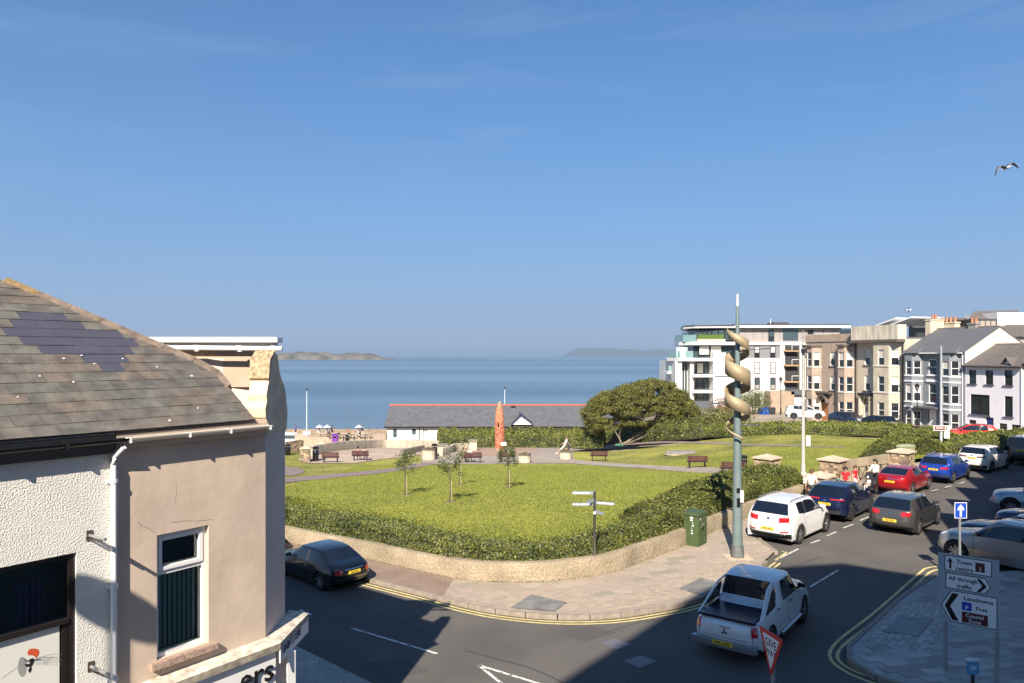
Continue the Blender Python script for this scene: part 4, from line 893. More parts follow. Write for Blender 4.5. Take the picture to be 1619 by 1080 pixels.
def add_window(parent, u, y, z, w, h, style='s', rz=0.0, blind=None, name='window'):
    f, p, b = window_mesh(w, h, style); o = link(name, f, parent, (u, y, z), rz); link('pane', p, o)
    if blind if blind is not None else random.random() < .35: link('blind', b, o)
    return o
def sill(parent, u, y, z, w, m, rz=0.0, name='sill', d=.12, h=.1):
    mb = MB(); mb.box((-w/2, -d, -h), (w/2, .02, 0)); o = mb.build(name, m, parent, (u, y, z), rz); return o
def house(label, px0, px1, zbase, zeave, m, name='terraced_house'):
    t0, t1 = tpx(px0), tpx(px1); o = TP + TD*t0; rz = math.atan2(-TD.y, -TD.x)
    t = thing(name, label, 'house', (o.x, o.y, 0), rz); return t, t0 - t1, t0
def U(px, t0): return t0 - tpx(px)
def shell(t, W, dep, z0, z1, holes, m, side=None):
    mb = MB(); facade(mb, 0, W, z0, z1, holes, 0, .16); mb.build('front_wall', m, t, recalc=False)
    mb = MB(); mb.face([(0,0,z0),(0,0,z1),(0,dep,z1),(0,dep,z0)]); mb.face([(W,0,z0),(W,dep,z0),(W,dep,z1),(W,0,z1)]); mb.face([(0,dep,z0),(0,dep,z1),(W,dep,z1),(W,dep,z0)]); mb.face([(0,.3,z1),(W,.3,z1),(W,dep,z1),(0,dep,z1)])
    mb.build('side_walls', side or m, t, recalc=False)
def gable_roof(t, W, dep, z, rise, over=.3, m=SLATE_FAR, gm=None, ridge=True):
    mb = MB(); yo = -over; sl = rise/(dep/2); za = z - over*sl
    for (y0, z0, y1, z1) in ((yo, za, dep/2, z+rise), (dep+over, za, dep/2, z+rise)):
        P = [(-.05, y0, z0), (W+.05, y0, z0), (W+.05, y1, z1), (-.05, y1, z1)]; mb.mesh(P + [(p[0], p[1], p[2]+.12) for p in P], [(0,1,2,3),(7,6,5,4),(0,4,5,1),(1,5,6,2),(2,6,7,3),(3,7,4,0)])
    r = mb.build('roof', m, t)
    for x in (.0, W-.02):
        mb = MB(); mb.extrude([(x, 0, z), (x, dep, z), (x, dep/2, z+rise)], (.02, 0, 0)); mb.build('gable_end', gm or WHITE, t)
    if ridge: k = MB(); k.tube([(-.05, dep/2, z+rise+.12), (W+.05, dep/2, z+rise+.12)], .09, 6); k.build('ridge', mat('ridge_clay', (.20, .15, .12), .9), r)
    return r
def chimney(t, x, y, z0, z1, w, d, m, pots=3, pm=None):
    mb = MB(); mb.box((x-w/2, y-d/2, z0), (x+w/2, y+d/2, z1)); mb.box((x-w/2-.07, y-d/2-.07, z1), (x+w/2+.07, y+d/2+.07, z1+.14)); c = mb.build('chimney', m, t)
    for i in range(pots):
        k = MB(); k.lathe([(.13, 0), (.11, .45), (.14, .48), (.14, .55)], 8, c=(x - w/2 + w*(i+.5)/pots, y, z1+.14)); k.build('chimney_pot', pm or mat('terracotta', (.45, .20, .11), .85), c, smooth=True)
def bay(t, u0, u1, z0, z1, out_, lv, m, trim, cap=True, wstyle='s', ww=.8, cw=.55):
    # canted bay from u0 to u1 with windows on the front and both canted faces; lv: (z, h)
    ca = min(.75, (u1-u0)*.28); pts = [Vector((u0, 0)), Vector((u0+ca, -out_)), Vector((u1-ca, -out_)), Vector((u1, 0))]
    b = MB()
    for a, c in zip(pts, pts[1:]):
        L = (c-a).length; M = Matrix.Translation((a.x, a.y, 0)) @ Matrix.Rotation(math.atan2((c-a).y, (c-a).x), 4, 'Z')
        wd = ww if abs((c-a).y) < .01 else cw; wd = min(wd, L-.2)
        facade(b, 0, L, z0, z1, [(L/2-wd/2, L/2+wd/2, z, z+h) for z, h in lv], 0, .10, M=M)
    b.face([(p.x, p.y, z1) for p in pts]); bo = b.build('bay', m, t, recalc=False)
    for a, c in zip(pts, pts[1:]):
        L = (c-a).length; ang = math.atan2((c-a).y, (c-a).x); wd = ww if abs((c-a).y) < .01 else cw; wd = min(wd, L-.2); n = Vector((-math.sin(ang), math.cos(ang)))
        for z, h in lv:
            q = (a+c)/2 + n*.07; add_window(t, q.x, q.y, z, wd, h, wstyle, ang)
    for z, h in lv:
        k = MB(); o2 = .07; pp_ = [(u0-.08, .0), (u0+ca-.03, -out_-o2), (u1-ca+.03, -out_-o2), (u1+.08, 0)]
        k.prism(pp_, z-.13, z-.02); k.build('sill_band', trim, t)
    if cap: k = MB(); pp_ = [(u0-.2, .0), (u0+ca-.08, -out_-.2), (u1-ca+.08, -out_-.2), (u1+.2, 0)]; k.prism(pp_, z1, z1+.2); k.build('bay_cornice', mat('dark_cornice', (.11, .085, .075), .7), t)
    return bo
CREAMH = mat('cream_stucco', (.50, .44, .34), .9, var=.12, scale=1.2, bump=.3); BROWNH = mat('brown_stucco', (.36, .28, .22), .9, var=.12, scale=1.2, bump=.3)
PARA = mat('parapet_stucco', (.52, .47, .38), .95, var=.3, scale=.8, stretch=(3, 3, .4)); GREYH = mat('grey_paint', (.19, .205, .225), .75, var=.05, scale=2); LILAC = mat('lilac_paint', (.66, .645, .69), .75, var=.04, scale=2)
CRS = mat('cream_trim', (.62, .57, .47), .7)
def panel_door(t, u, z0, w, h, m, y=.12, glazed=False):
    k = MB(); k.box((u-w/2, y, z0), (u+w/2, y+.06, z0+h)); d = k.build('door', m, t)
    for i in range(2):
        for j_ in range(2): k = MB(); k.box((u-w*.40+i*w*.44, y-.02, z0+.2+j_*h*.5), (u-w*.40+i*w*.44+w*.34, y, z0+.2+j_*h*.5+h*.36)); k.build('door_panel', GLASS if glazed and j_ else m, d)
    k = MB(); k.box((u+w*.32, y-.06, z0+h*.48), (u+w*.40, y, z0+h*.52)); k.build('handle', STEEL, d)
# cream parapet house (1332-1430)
t, W, t0 = house('cream three-storey house with tall stained parapet and white front door', 1355.5, 1430, -.5, 9.2, CREAMH)
uc = U(1371, t0); lv3 = [(.55, 1.75), (3.45, 1.75), (6.4, 1.75)]
dz = .3
shell(t, W, 8, -2, 9.3, [(uc-.42, uc+.42, 6.4, 8.15), (uc-.42, uc+.42, 3.45, 5.2), (uc-.55, uc+.55, -.3, 2.5)], CREAMH)
for z in (6.4, 3.45): add_window(t, uc, .07, z, .84, 1.75); sill(t, uc, 0, z, 1.2, mat('dark_sill', (.13, .10, .09), .8))
panel_door(t, uc, -.3, 1.1, 2.1, WHITE, glazed=True); k = MB(); k.box((uc-.5, .12, 1.9), (uc+.5, .14, 2.45)); k.build('fanlight', GLASS, t)
k = MB(); k.box((uc-.95, -.55, 2.85), (uc+1.0, .0, 3.15)); k.build('porch_canopy', MATS['dark_cornice'] if 'dark_cornice' in MATS else DARK, t)
for s_ in (-.8, .82): k = MB(); k.box((uc+s_-.1, -.45, -1), (uc+s_+.1, 0, 2.85)); k.build('porch_pier', CREAMH, t)
bay(t, U(1384, t0), U(1425, t0), -2, 8.9, .95, lv3, CREAMH, CRS, ww=.95, cw=.8, cap=False)
k = MB(); k.box((-.05, -1.15, 8.95), (W+.1, 0, 9.25)); k.build('cornice', MATS.get('dark_cornice') or mat('dark_cornice', (.11,.085,.075), .7), t)
k = MB(); k.box((0, -.9, 9.25), (W+.02, .25, 10.85)); k.build('parapet', PARA, t, bevel=.02)
k = MB(); k.box((0, .25, 9.3), (W, 8, 9.5)); k.build('roof', SLATE_FAR, t)
k = MB(); k.tube([(W-.15, -.1, 9), (W-.15, -.1, -1)], .06, 6); k.build('drainpipe', DARK, t)
chimney(t, W+.4, 5.5, 8, 11.0, 2.2, .7, mat('cream_chimney', (.55, .48, .36), .9), 4)
for i in range(2):
    k = MB(); k.extrude([(1.2+i*2.2, 1.5, 10.9), (4.2+i*2.2, 1.5, 11.6), (4.2+i*2.2, 1.5, 11.75), (1.2+i*2.2, 1.5, 11.05)], (0, 4.5, 0)); k.build('rooflight_frame', WPVC, t)
# brown twin-bay house (1275-1355)
t, W, t0 = house('brown stuccoed three-storey house with two bays and arched wooden door', 1274, 1355, -.5, 9.2, BROWNH)
uw = U(1326, t0) ; ud = U(1303.5, t0)
shell(t, W, 8, -2, 9.2, [(U(1316,t0)-.42, U(1316,t0)+.42, 6.2, 7.95), (U(1316,t0)-.42, U(1316,t0)+.42, 3.2, 4.95), (ud-.65, ud+.65, -.6, 2.0)], BROWNH)
for z in (6.2, 3.2): add_window(t, U(1316, t0), .07, z, .84, 1.75); sill(t, U(1316, t0), 0, z, 1.1, MATS['dark_sill'])
panel_door(t, ud, -.6, 1.2, 2.2, mat('varnished_wood', (.38, .16, .05), .5, var=.2, scale=6)); 
k = MB(); n = 10; P_ = [(ud-.95, -.5, 1.6)] + [(ud-.95+.95*(1-math.cos(a)), -.5, 1.6+1.15*math.sin(a)) for a in [math.pi*i/n for i in range(1, n)]] + [(ud+.95, -.5, 1.6)] + [(ud+.7, -.5, 1.6)] + [(ud+.7*math.cos(a), -.5, 1.6+.85*math.sin(a)) for a in [math.pi*i/n for i in range(1, n)]] + [(ud-.7, -.5, 1.6)]
k.extrude(P_, (0, .5, 0)); k.build('door_arch', mat('dark_stone_arch', (.14, .11, .09), .8), t)
k = MB(); k.box((ud-1.3, -.6, 2.75), (ud+1.6, 0, 3.0)); k.build('porch_canopy', MATS['dark_cornice'], t)
bay(t, U(1279, t0), U(1299, t0), -1, 8.6, .9, [(.2, 1.8), (3.2, 1.75), (6.1, 1.8)], BROWNH, CRS, ww=.9, cw=.75)
bay(t, U(1328, t0), U(1352, t0), -1, 8.6, .9, [(.2, 1.8), (3.2, 1.75), (6.1, 1.8)], BROWNH, CRS, ww=.9, cw=.75)
k = MB(); k.box((0, -.1, 9.2), (W, .25, 10.1)); k.build('parapet', BROWNH, t); k = MB(); k.box((0, .25, 9.1), (W, 8, 9.3)); k.build('roof', SLATE_FAR, t)
k = MB(); k.box((W*.55, 1.0, 9.3), (W*.9, 1.06, 10.7)); k.build('roof_terrace_screen', GLASSB, t)
k = MB(); k.box((0, 6.5, 9), (W, 7, 10.9)); k.build('rear_parapet', WHITE, t)
for i in range(9): k = MB(); k.box((W*.5+i*.3, 2.2, 9.3), (W*.5+i*.3+.05, 2.25, 10.5)); k.build('baluster', WPVC, t)
k = MB(); k.tube([(W-.12, -.12, 9), (W-.12, -.12, -1)], .06, 6); k.build('drainpipe', DARK, t)
# grey house
t, W, t0 = house('dark grey three-storey house with white string courses and slate roof', 1430, 1526, 0, 7.9, GREYH)
um = U(1474, t0); WH2 = mat('white_trim', (.78, .78, .78), .6)
shell(t, W, 8.5, -2, 7.9, [(um-.5, um+.5, 5.5, 7.1), (um-.48, um+.48, 2.6, 4.6), (um-.55, um+.5, -.3, 2.0)], GREYH, WHITE)
add_window(t, um, .07, 5.5, 1.0, 1.6); add_window(t, um, .07, 2.6, .96, 2.0)
sill(t, um, 0, 5.5, 1.3, WH2, h=.12); sill(t, um, 0, 2.6, 1.3, WH2, h=.12); k = MB(); k.box((um-.7, -.12, 4.75), (um+.7, 0, 5.0)); k.build('window_hood', WH2, t, bevel=.02)
panel_door(t, um, -.3, 1.0, 2.2, WHITE); k = MB(); k.box((um-1.5, -1.0, 2.05), (um+1.3, 0, 2.22)); k.build('porch_canopy', SLATE_FAR, t)
lvg = [(-.05, 1.75), (2.7, 1.75), (5.45, 1.5)]
for (a, b) in ((1433, 1459), (1489, 1520)):
    bay(t, U(a, t0), U(b, t0), -1, 7.75, .8, lvg, GREYH, WH2, ww=.85, cw=.7, cap=False)
    for z in (4.75, 2.05): k = MB(); k.prism([(U(a,t0)-.05, 0), (U(a,t0)+.6, -.88), (U(b,t0)-.6, -.88), (U(b,t0)+.05, 0)], z, z+.13); k.build('string_course', WH2, t)
gable_roof(t, W, 8.5, 7.9, 2.4, .35, gm=mat('cream_gable', (.66, .60, .47), .8))
for (a, b) in ((1433, 1459), (1489, 1520)):
    ua, ub = U(a, t0), U(b, t0); k = MB(); mid_ = (ua+ub)/2; k.mesh([(ua, -.95, 7.75), (ub, -.95, 7.75), (ub, .3, 7.95), (ua, .3, 7.95), (mid_-.3, .9, 8.55), (mid_+.3, .9, 8.55)], [(0,1,5,4),(1,2,5),(3,0,4),(0,3,2,1)]); k.build('bay_roof', SLATE_FAR, t)
k = MB(); k.tube([(0, -.4, 7.72), (W, -.4, 7.72)], .07, 6); k.build('gutter', WPVC, t)
k = MB(); k.tube([(W-.25, -.08, 7.6), (W-.25, -.08, -1)], .05, 6); k.build('drainpipe', WPVC, t)
chimney(t, -.2, 4.2, 9.5, 11.3, .7, 1.8, MATS['cream_chimney'], 2); chimney(t, W*.62, 4.25, 9.5, 10.7, .9, .6, mat('grey_chimney', (.25, .24, .22), .9), 2)
# lilac house
t, W, t0 = house('pale lilac house with navy blue front door and brown tiled roof', 1526, 1618, 0, 6.6, LILAC)
z3 = 4.75; wv = [(U(1537.5,t0), z3, .82, 1.35), (U(1564,t0), z3, .82, 1.35), (U(1594.5,t0), z3, .82, 1.4), (U(1549,t0), 1.75+.05, 2.1, 1.95), (U(1594.5,t0), 1.85, .84, 1.9), (U(1537.5,t0), -.1, .8, 1.35), (U(1586,t0), -.55, .8, 1.75), (U(1606,t0), -.55, .85, 1.75)]
ud = U(1564.5, t0)
shell(t, W, 7.5, -1, 6.6, [(u-w_/2, u+w_/2, z, z+h) for u, z, w_, h in wv] + [(ud-.42, ud+.42, -.45, 1.65)], LILAC, WHITE)
DS = mat('navy_sill', (.05, .05, .09), .6)
for u, z, w_, h in wv: add_window(t, u, .07, z, w_, h, 'dm' if w_ > 1.5 else 'd', blind=False); sill(t, u, 0, z, w_+.2, DS)
panel_door(t, ud, -.45, .84, 2.1, mat('navy_door', (.015, .025, .12), .35))
BR = mat('brown_tiles', (.115, .10, .092), .85, var=.25, scale=3, stretch=(1, 1, 5)); gable_roof(t, W, 7.5, 6.6, 1.9, .35, m=BR, gm=LILAC)
ug = U(1594.5, t0); k = MB(); k.mesh([(ug-.75, -.38, 6.4), (ug+.75, -.38, 6.4), (ug, -.38, 7.35), (ug-.75, 1.2, 6.6), (ug+.75, 1.2, 6.6), (ug, 1.9, 7.35)], [(0,2,5,3),(1,4,5,2)]); k.build('dormer_roof', BR, t, recalc=False)
k = MB(); k.extrude([(ug-.6, -.02, 6.5), (ug+.6, -.02, 6.5), (ug, -.02, 7.25)], (0, .05, 0)); k.build('dormer_gable', WH2, t)
chimney(t, W*.75, 3.75, 8.0, 9.7, 1.1, .7, mat('brick_chimney', (.34, .22, .14), .9, var=.2, scale=6), 0)
k = MB(); k.tube([(0, -.4, 6.42), (W, -.4, 6.42)], .06, 6); k.build('gutter', DARK, t); k = MB(); k.tube([(W-.1, -.08, 6.3), (W-.1, -.08, -1)], .05, 6); k.build('drainpipe', WPVC, t)
k = MB(); k.tube([(W*.5, 3.75, 8.5), (W*.5, 3.75, 11.0)], .02, 5); k.build('aerial_pole', GALV, t)
# next house along, at the edge of the picture
o = TP - TD*.05; t = thing('terraced_house', 'pale grey house end wall past the lilac house', 'house', (o.x, o.y, 0), math.atan2(-TD.y, -TD.x)); shell(t, 7, 8, -1, 6.9, [], mat('pale_grey_render', (.52, .52, .50), .85)); gable_roof(t, 7, 8, 6.9, 2.2, .3, m=BR)
# ------------------------------------------------------------------ modern houses behind the terrace
def bx(t, name, m, px0, px1, y0, y1, Y0, Y1, bevel=0): return wbox(name, px0, px1, y0, y1, Y0, Y1, m, t, bevel)
t = thing('modern_house', 'modern brown-roofed house with glass balcony above the grey house', 'house')
BG = mat('white_far_render', (.74, .73, .70), .8)
bx(t, 'glazed_storey', GLASSB, 1489, 1524, 506, 560, 96, 104); bx(t, 'flat_roof', MATS['dark_cornice'], 1485, 1528, 503, 506.5, 95, 105)
for q in (1494, 1500, 1506, 1512, 1518): bx(t, 'mullion', WPVC, q, q+.9, 507, 522, 95.8, 95.95)
bx(t, 'balcony_glass', GLASSB, 1472, 1524, 517.5, 524, 94, 94.1)
k = MB(); A, B, C2, D2 = D(1515, 528, 94), D(1582, 528, 94), D(1610, 490.5, 100), D(1540, 492, 100); k.mesh([A, B, C2, D2] + [p - Vector((0, 0, .2)) for p in (A, B, C2, D2)], [(0,1,2,3),(0,4,5,1),(1,5,6,2),(3,2,6,7),(0,3,7,4),(4,7,6,5)]); k.build('sloping_roof', BR, t)
bx(t, 'dormer_window', mat('dark_cladding', (.06, .055, .055), .6), 1538, 1577, 504, 520, 93.2, 97)
for i in range(4): bx(t, 'window', mat('pale_far_glass', (.35, .30, .26), .3), 1541.5+i*8.6, 1548.5+i*8.6, 507.5, 517, 93.05, 93.19)  # pale warm base colour given to the dormer panes
bx(t, 'white_gable', BG, 1577, 1625, 494, 560, 96, 103)
k = MB(); A, B, C2, D2 = D(1570, 529, 90), D(1640, 529, 90), D(1640, 513, 95), D(1590, 513.5, 95); k.mesh([A, B, C2, D2] + [p - Vector((0, 0, .25)) for p in (A, B, C2, D2)], [(0,1,2,3),(0,4,5,1),(1,5,6,2),(3,2,6,7),(0,3,7,4),(4,7,6,5)]); k.build('lower_roof', BR, t)
bx(t, 'rear_wall', mat('rear_grey', (.30, .29, .27), .8), 1568, 1640, 529, 600, 90.5, 96); bx(t, 'rooftop_wall', mat('rear_wall_grey', (.34,.31,.28), .9), 1505, 1570, 522, 600, 97, 101)
# ------------------------------------------------------------------ apartment block
YA = 112.0
t = thing('apartment_block', 'white and grey five-storey apartment block with curved glass balconies', 'apartment building')
AW = mat('white_cladding', (.64, .63, .60), .7, var=.02, scale=2); AG = mat('grey_panel', (.30, .275, .26), .7, var=.08, scale=2); ADG = mat('dark_grey_panel', (.20, .20, .21), .7); SLIM = mat('roof_edge', (.06, .06, .065), .6)
GB = glassmat('balcony_glass', (.20, .33, .33), .06)
bx(t, 'core', AW, 1161, 1345, 566, 700, YA+.15, YA+14); 
bx(t, 'top_storey', AG, 1163, 1330, 518, 561, YA+.6, YA+13)
for i in range(12):
    a = 1164 + i*13.8
    if a < 1318: bx(t, 'wall_panel', AG, a+.2, a+13.4, 519.5, 540, YA+.50, YA+.62)
bx(t, 'roof_slab', AW, 1160, 1345, 514, 518.2, YA-.4, YA+14); bx(t, 'roof_edge', SLIM, 1160, 1345, 512.6, 514, YA-.45, YA+14)
bx(t, 'floor_band', AW, 1163, 1278, 540.5, 545.5, YA-.15, YA+1)
bx(t, 'third_storey', ADG, 1163, 1233.5, 546, 566, YA+.1, YA+3)
for z_ in range(9): bx(t, 'cladding_board', AW, 1163, 1233.5, 566.3+z_*7.5, 573.4+z_*7.5, YA-.02, YA+.12)
bx(t, 'column', AW, 1233.5, 1241, 541, 617, YA-.3, YA+3); bx(t, 'column', AW, 1264.5, 1272, 541, 640, YA-.3, YA+3); bx(t, 'column', AW, 1273, 1277, 566, 617, YA-.1, YA+1)
bx(t, 'stair_shade_panel', mat('deep_shade', (.04, .04, .04), .9), 1241, 1264.5, 545.6, 618, YA-.05, YA-.0)  # flat near-black panel; shade of the stair void put into its colour
for yy in (554, 577, 603): 
    bx(t, 'balcony_deck', mat('deck_wood', (.42, .26, .13), .8), 1241.2, 1263, yy, yy+2, YA-1.0, YA-.06); bx(t, 'balcony_rail', WPVC, 1252, 1263, yy-9, yy-8.2, YA-1.0, YA-.95); bx(t, 'balcony_rail', WPVC, 1252, 1252.6, yy-9, yy, YA-1.0, YA-.95)
BFm = MATS['black_frame']
def awin(px0, px1, y0, y1, Y, upper=True, m=None):
    f = bx(t, 'window', BFm, px0, px1, y0, y1, Y-.09, Y+.02)
    h = y1-y0; bx(f, 'pane', WHITE if upper else GLASSB, px0+1, px1-1, y0+1, y0+h*.55, Y-.11, Y-.095); bx(f, 'pane', m or GLASS, px0+1, px1-1, y0+h*.58+.5, y1-1, Y-.11, Y-.095)
for px in (1168, 1193, 1218): awin(px, px+8, 548, 565, YA+.1)
for px in (1193, 1218): 
    awin(px, px+8.5, 572.5, 591, YA, True, WHITE); awin(px, px+8.5, 597, 616, YA, False, mat('half_blind', (.30, .28, .26), .5))
awin(1193, 1201.5, 622, 641, YA, False); awin(1168, 1177, 597, 616, YA, False)
awin(1215, 1224, 522, 540, YA+.5, False); bx(t, 'window', GLASSB, 1238, 1262, 519.5, 538.5, YA+.45, YA+.52); bx(t, 'window', BFm, 1277, 1286, 522, 528.5, YA+.45, YA+.52)
bx(t, 'rooftop_vent', SLIM, 1223, 1247, 509.5, 513, YA+4, YA+7); bx(t, 'roof_mast', WPVC, 1218, 1218.8, 504, 513, YA+5, YA+5.1); bx(t, 'roof_mast', GALV, 1243.2, 1243.7, 497, 513, YA+5, YA+5.1)
bx(t, 'bin_store_wall', mat('tan_render_wall', (.36, .27, .20), .9, var=.1, scale=1), 1218, 1256, 619, 655, YA-3, YA-.5); bx(t, 'annexe_wall', AW, 1253, 1278, 622, 650, YA-2.4, YA-.4); bx(t, 'annexe_roof', SLATE_FAR, 1251, 1278, 617, 624, YA-3, YA-.2)
# seaward wing with stepped glass terraces
def poly3(px_list, Y_list, y0, y1, name, m, Yref=None):
    # vertical-sided block with plan through the given pixels/depths, top and bottom rows given at its first depth
    z1 = H - (y0-CY)/F*Y_list[0]; z0 = H - (y1-CY)/F*Y_list[0]; P = [((px-CX)/F*Y, Y) for px, Y in zip(px_list, Y_list)]
    mb = MB(); mb.prism(P, z0, z1); return mb.build(name, m, t)
N_ = [1160, 1100, 1078, 1080]; 
poly3([1161, 1132, 1100, 1088, 1078, 1110, 1190], [YA, YA, YA+1.2, YA+4, YA+12, YA+22, YA+22], 522, 538, 'top_glazing', GLASSB)
poly3([1162, 1130, 1098, 1080, 1076, 1110, 1190], [YA-.3, YA-.5, YA+.4, YA+3, YA+12, YA+23, YA+23], 515.5, 518.5, 'terrace_roof', AW)
poly3([1162, 1130, 1098, 1080, 1076, 1110, 1190], [YA-.4, YA-.6, YA+.3, YA+2.9, YA+12, YA+23, YA+23], 513.6, 515.5, 'terrace_roof_edge', SLIM)
for q in (1104, 1111, 1118, 1125, 1136, 1146, 1153): bx(t, 'mullion', BFm, q, q+.8, 521, 540, YA-.3, YA-.05)
hgo = bx(t, 'planter_hedge', mat('planter_green', (.08, .13, .02), .9, var=.4, scale=9, bump=1, bscale=14), 1103, 1145, 529, 536, YA-1.5, YA-.6, .02); bx(t, 'planter_box', mat('planter_grey', (.42, .38, .34), .8), 1102, 1147, 536, 540.2, YA-1.55, YA-.5)
poly3([1163, 1128, 1095, 1073, 1066, 1100, 1190], [YA-1.8, YA-1.9, YA-1.5, YA+2, YA+12, YA+23, YA+23], 540.5, 545.5, 'terrace_slab', AW)
for a, b, Ya, Yb in ((1080, 1101, YA+.5, YA-1.6), (1067, 1080, YA+6, YA+.5)):
    k = MB(); p, q = D(a, 541, Ya), D(b, 541, Yb); z = p.z; k.mesh([(p.x,p.y,z),(q.x,q.y,z),(q.x,q.y,z+1.1),(p.x,p.y,z+1.1),(p.x,p.y+.05,z),(q.x,q.y+.05,z),(q.x,q.y+.05,z+1.1),(p.x,p.y+.05,z+1.1)], [(0,1,2,3),(4,7,6,5),(3,2,6,7),(0,3,7,4),(1,5,6,2)]); k.build('glass_balustrade', GB, t)
poly3([1162, 1133, 1096, 1080, 1074, 1100, 1190], [YA-.6, YA-.7, YA-.3, YA+4, YA+12, YA+23, YA+23], 546, 567, 'fourth_glazing', GLASSB)
for q in (1104, 1122, 1141, 1096, 1090): bx(t, 'mullion', BFm, q, q+.8, 546, 566, YA-.95, YA-.72)
bx(t, 'blind', mat('cream_blind', (.62, .60, .52), .7), 1106, 1121, 547.5, 560.5, YA-.92, YA-.84); bx(t, 'blind', MATS['cream_blind'], 1124, 1140, 547.5, 560.5, YA-.92, YA-.84)
poly3([1131, 1100, 1072, 1054, 1052, 1090, 1150], [YA-2.6, YA-2.6, YA-2.4, YA+1.5, YA+10, YA+20, YA+20], 566, 571, 'terrace_slab', AW)
for a, b, Ya, Yb in ((1057, 1073, YA+1, YA-2.4), (1073, 1096, YA-2.4, YA-2.4)):
    k = MB(); p, q = D(a, 566, Ya), D(b, 566, Yb); z = p.z; k.mesh([(p.x,p.y,z),(q.x,q.y,z),(q.x,q.y,z+1.05),(p.x,p.y,z+1.05),(p.x,p.y+.05,z),(q.x,q.y+.05,z),(q.x,q.y+.05,z+1.05),(p.x,p.y+.05,z+1.05)], [(0,1,2,3),(4,7,6,5),(3,2,6,7),(0,3,7,4),(1,5,6,2)]); k.build('glass_balustrade', GB, t)
k = MB(); c_ = D(1078, 566, YA-1.6); k.lathe([(.9, 0), (.9, 1.5), (.86, 1.6)], 14, c=tuple(c_)); k.build('round_glass_screen', mat('pale_glass', (.55, .70, .66), .15), t, smooth=True)
bx(t, 'white_tower', AW, 1128, 1148, 557.5, 700, YA-2.7, YA+2); bx(t, 'white_tower_side', AW, 1147.9, 1162, 566, 700, YA-1.6, YA+2)
bx(t, 'core', AW, 1066, 1132, 571, 700, YA+.6, YA+12); bx(t, 'corner_column', AW, 1068, 1078, 571, 700, YA-2.0, YA+1); bx(t, 'corner_glazing', GLASSB, 1078, 1090, 571, 640, YA-.5, YA+.8)
for q in (1078, 1082, 1086.3, 1090): bx(t, 'mullion', WPVC, q, q+.7, 571, 640, YA-.65, YA-.5)
bx(t, 'white_fin', AW, 1091, 1097, 571, 700, YA-1.9, YA+.4)
for yy in (591.5, 616.5, 641):
    bx(t, 'balcony_slab', AW, 1096, 1131, yy, yy+5, YA-2.65, YA+.6)
    f = bx(t, 'balcony_window', GLASSB, 1101, 1128, yy-18, yy-1, YA-.2, YA+.55)
    for q in (1101, 1112.5, 1124): bx(f, 'mullion', BFm, q, q+1, yy-18, yy-1, YA-.3, YA-.2)
    if yy < 600: bx(f, 'curtain', MATS['cream_blind'], 1102.5, 1111.5, yy-17, yy-2, YA-.26, YA-.21)
    bx(t, 'balcony_rail', DARK, 1096, 1128.5, yy-1, yy, YA-2.66, YA-2.6)
bx(t, 'side_balcony', AW, 1055, 1068, 587, 591, YA+1, YA+5); bx(t, 'balcony_glass', GB, 1057, 1064, 578, 587, YA+1, YA+1.1)
t = thing('annexe', 'low slate-roofed annexe in front of the white apartment tower', 'building'); k = MB(); A, B, C2, D2 = D(1093, 658, 98), D(1133, 658, 98), D(1127, 634, 104), D(1097, 634, 104)
k.mesh([A, B, C2, D2] + [p - Vector((0, 0, .15)) for p in (A, B, C2, D2)], [(0,1,2,3),(0,4,5,1),(1,5,6,2),(3,2,6,7),(0,3,7,4),(4,7,6,5)]); k.build('roof', SLATE_FAR, t); bx(t, 'wall', AW, 1097, 1150, 652, 700, 98.3, 104); 
k = MB(); A, B, C2 = D(1133, 662, 97.5), D(1165, 662, 97.5), D(1152, 628, 101); k.mesh([A, B, C2, D(1128, 634, 101)], [(0,1,2,3)]); k.build('white_gable', AW, t, recalc=False)
# ------------------------------------------------------------------ long white seaside building
t = thing('seaside_building', 'long low white building with dark slate roof and red ridge', 'building')
Yb = 95.5; xl = D(612, 690, Yb).x; xr = 17.0; ze = H - (673.5-CY)/F*Yb; zb_ = pz(-10, 96) - 1.2; zr = H - (642-CY)/F*(Yb+4)
WB = mat('white_masonry', (.66, .65, .60), .85, var=.04, scale=1.5)
holes = []
def bu(px): return D(px, 690, Yb).x - xl
wl = [(624.5, 677.5, 6.2, 14.5), (654.5, 678, 6.5, 9.5), (672, 678, 6.2, 12.5)]
hl_ = [(bu(px-w_/2), bu(px+w_/2), H-(y_+h_-CY)/F*Yb, H-(y_-CY)/F*Yb) for px, y_, w_, h_ in wl]
mb = MB(); M = Matrix.Translation((xl, Yb, 0)); facade(mb, 0, xr-xl, zb_, ze, hl_, 0, .2, M=M); mb.build('front_wall', WB, t, recalc=False)
mb = MB(); mb.face([(xl, Yb, zb_), (xl, Yb+8, zb_), (xl, Yb+8, ze), (xl, Yb+4, zr), (xl, Yb, ze)]); mb.build('gable_wall', WB, t, recalc=False)
for i, h_ in enumerate(hl_):
    k = MB(); frame(k, xl+h_[0], xl+h_[1], h_[2], h_[3], .06, Yb+.08, Yb+.15); w_ = k.build('window', mat('teal_frame', (.06, .20, .22), .5) if i < 2 else DARK, t)
    k = MB(); k.box((xl+h_[0]+.05, Yb+.12, h_[2]+.05), (xl+h_[1]-.05, Yb+.14, h_[3]-.05)); k.build('pane', GLASSB if i < 2 else WHITE, w_)
rf = MB(); nrow, ncol = 14, 1
k = MB(); P = [(xl-.35, Yb-.35, ze-.12), (xr, Yb-.35, ze-.12), (xr, Yb+4, zr), (xl-.35+.0, Yb+4, zr)]; k.mesh(P + [(p[0], p[1], p[2]+.1) for p in P], [(3,2,1,0),(4,5,6,7),(0,1,5,4),(1,2,6,5),(2,3,7,6),(3,0,4,7)])
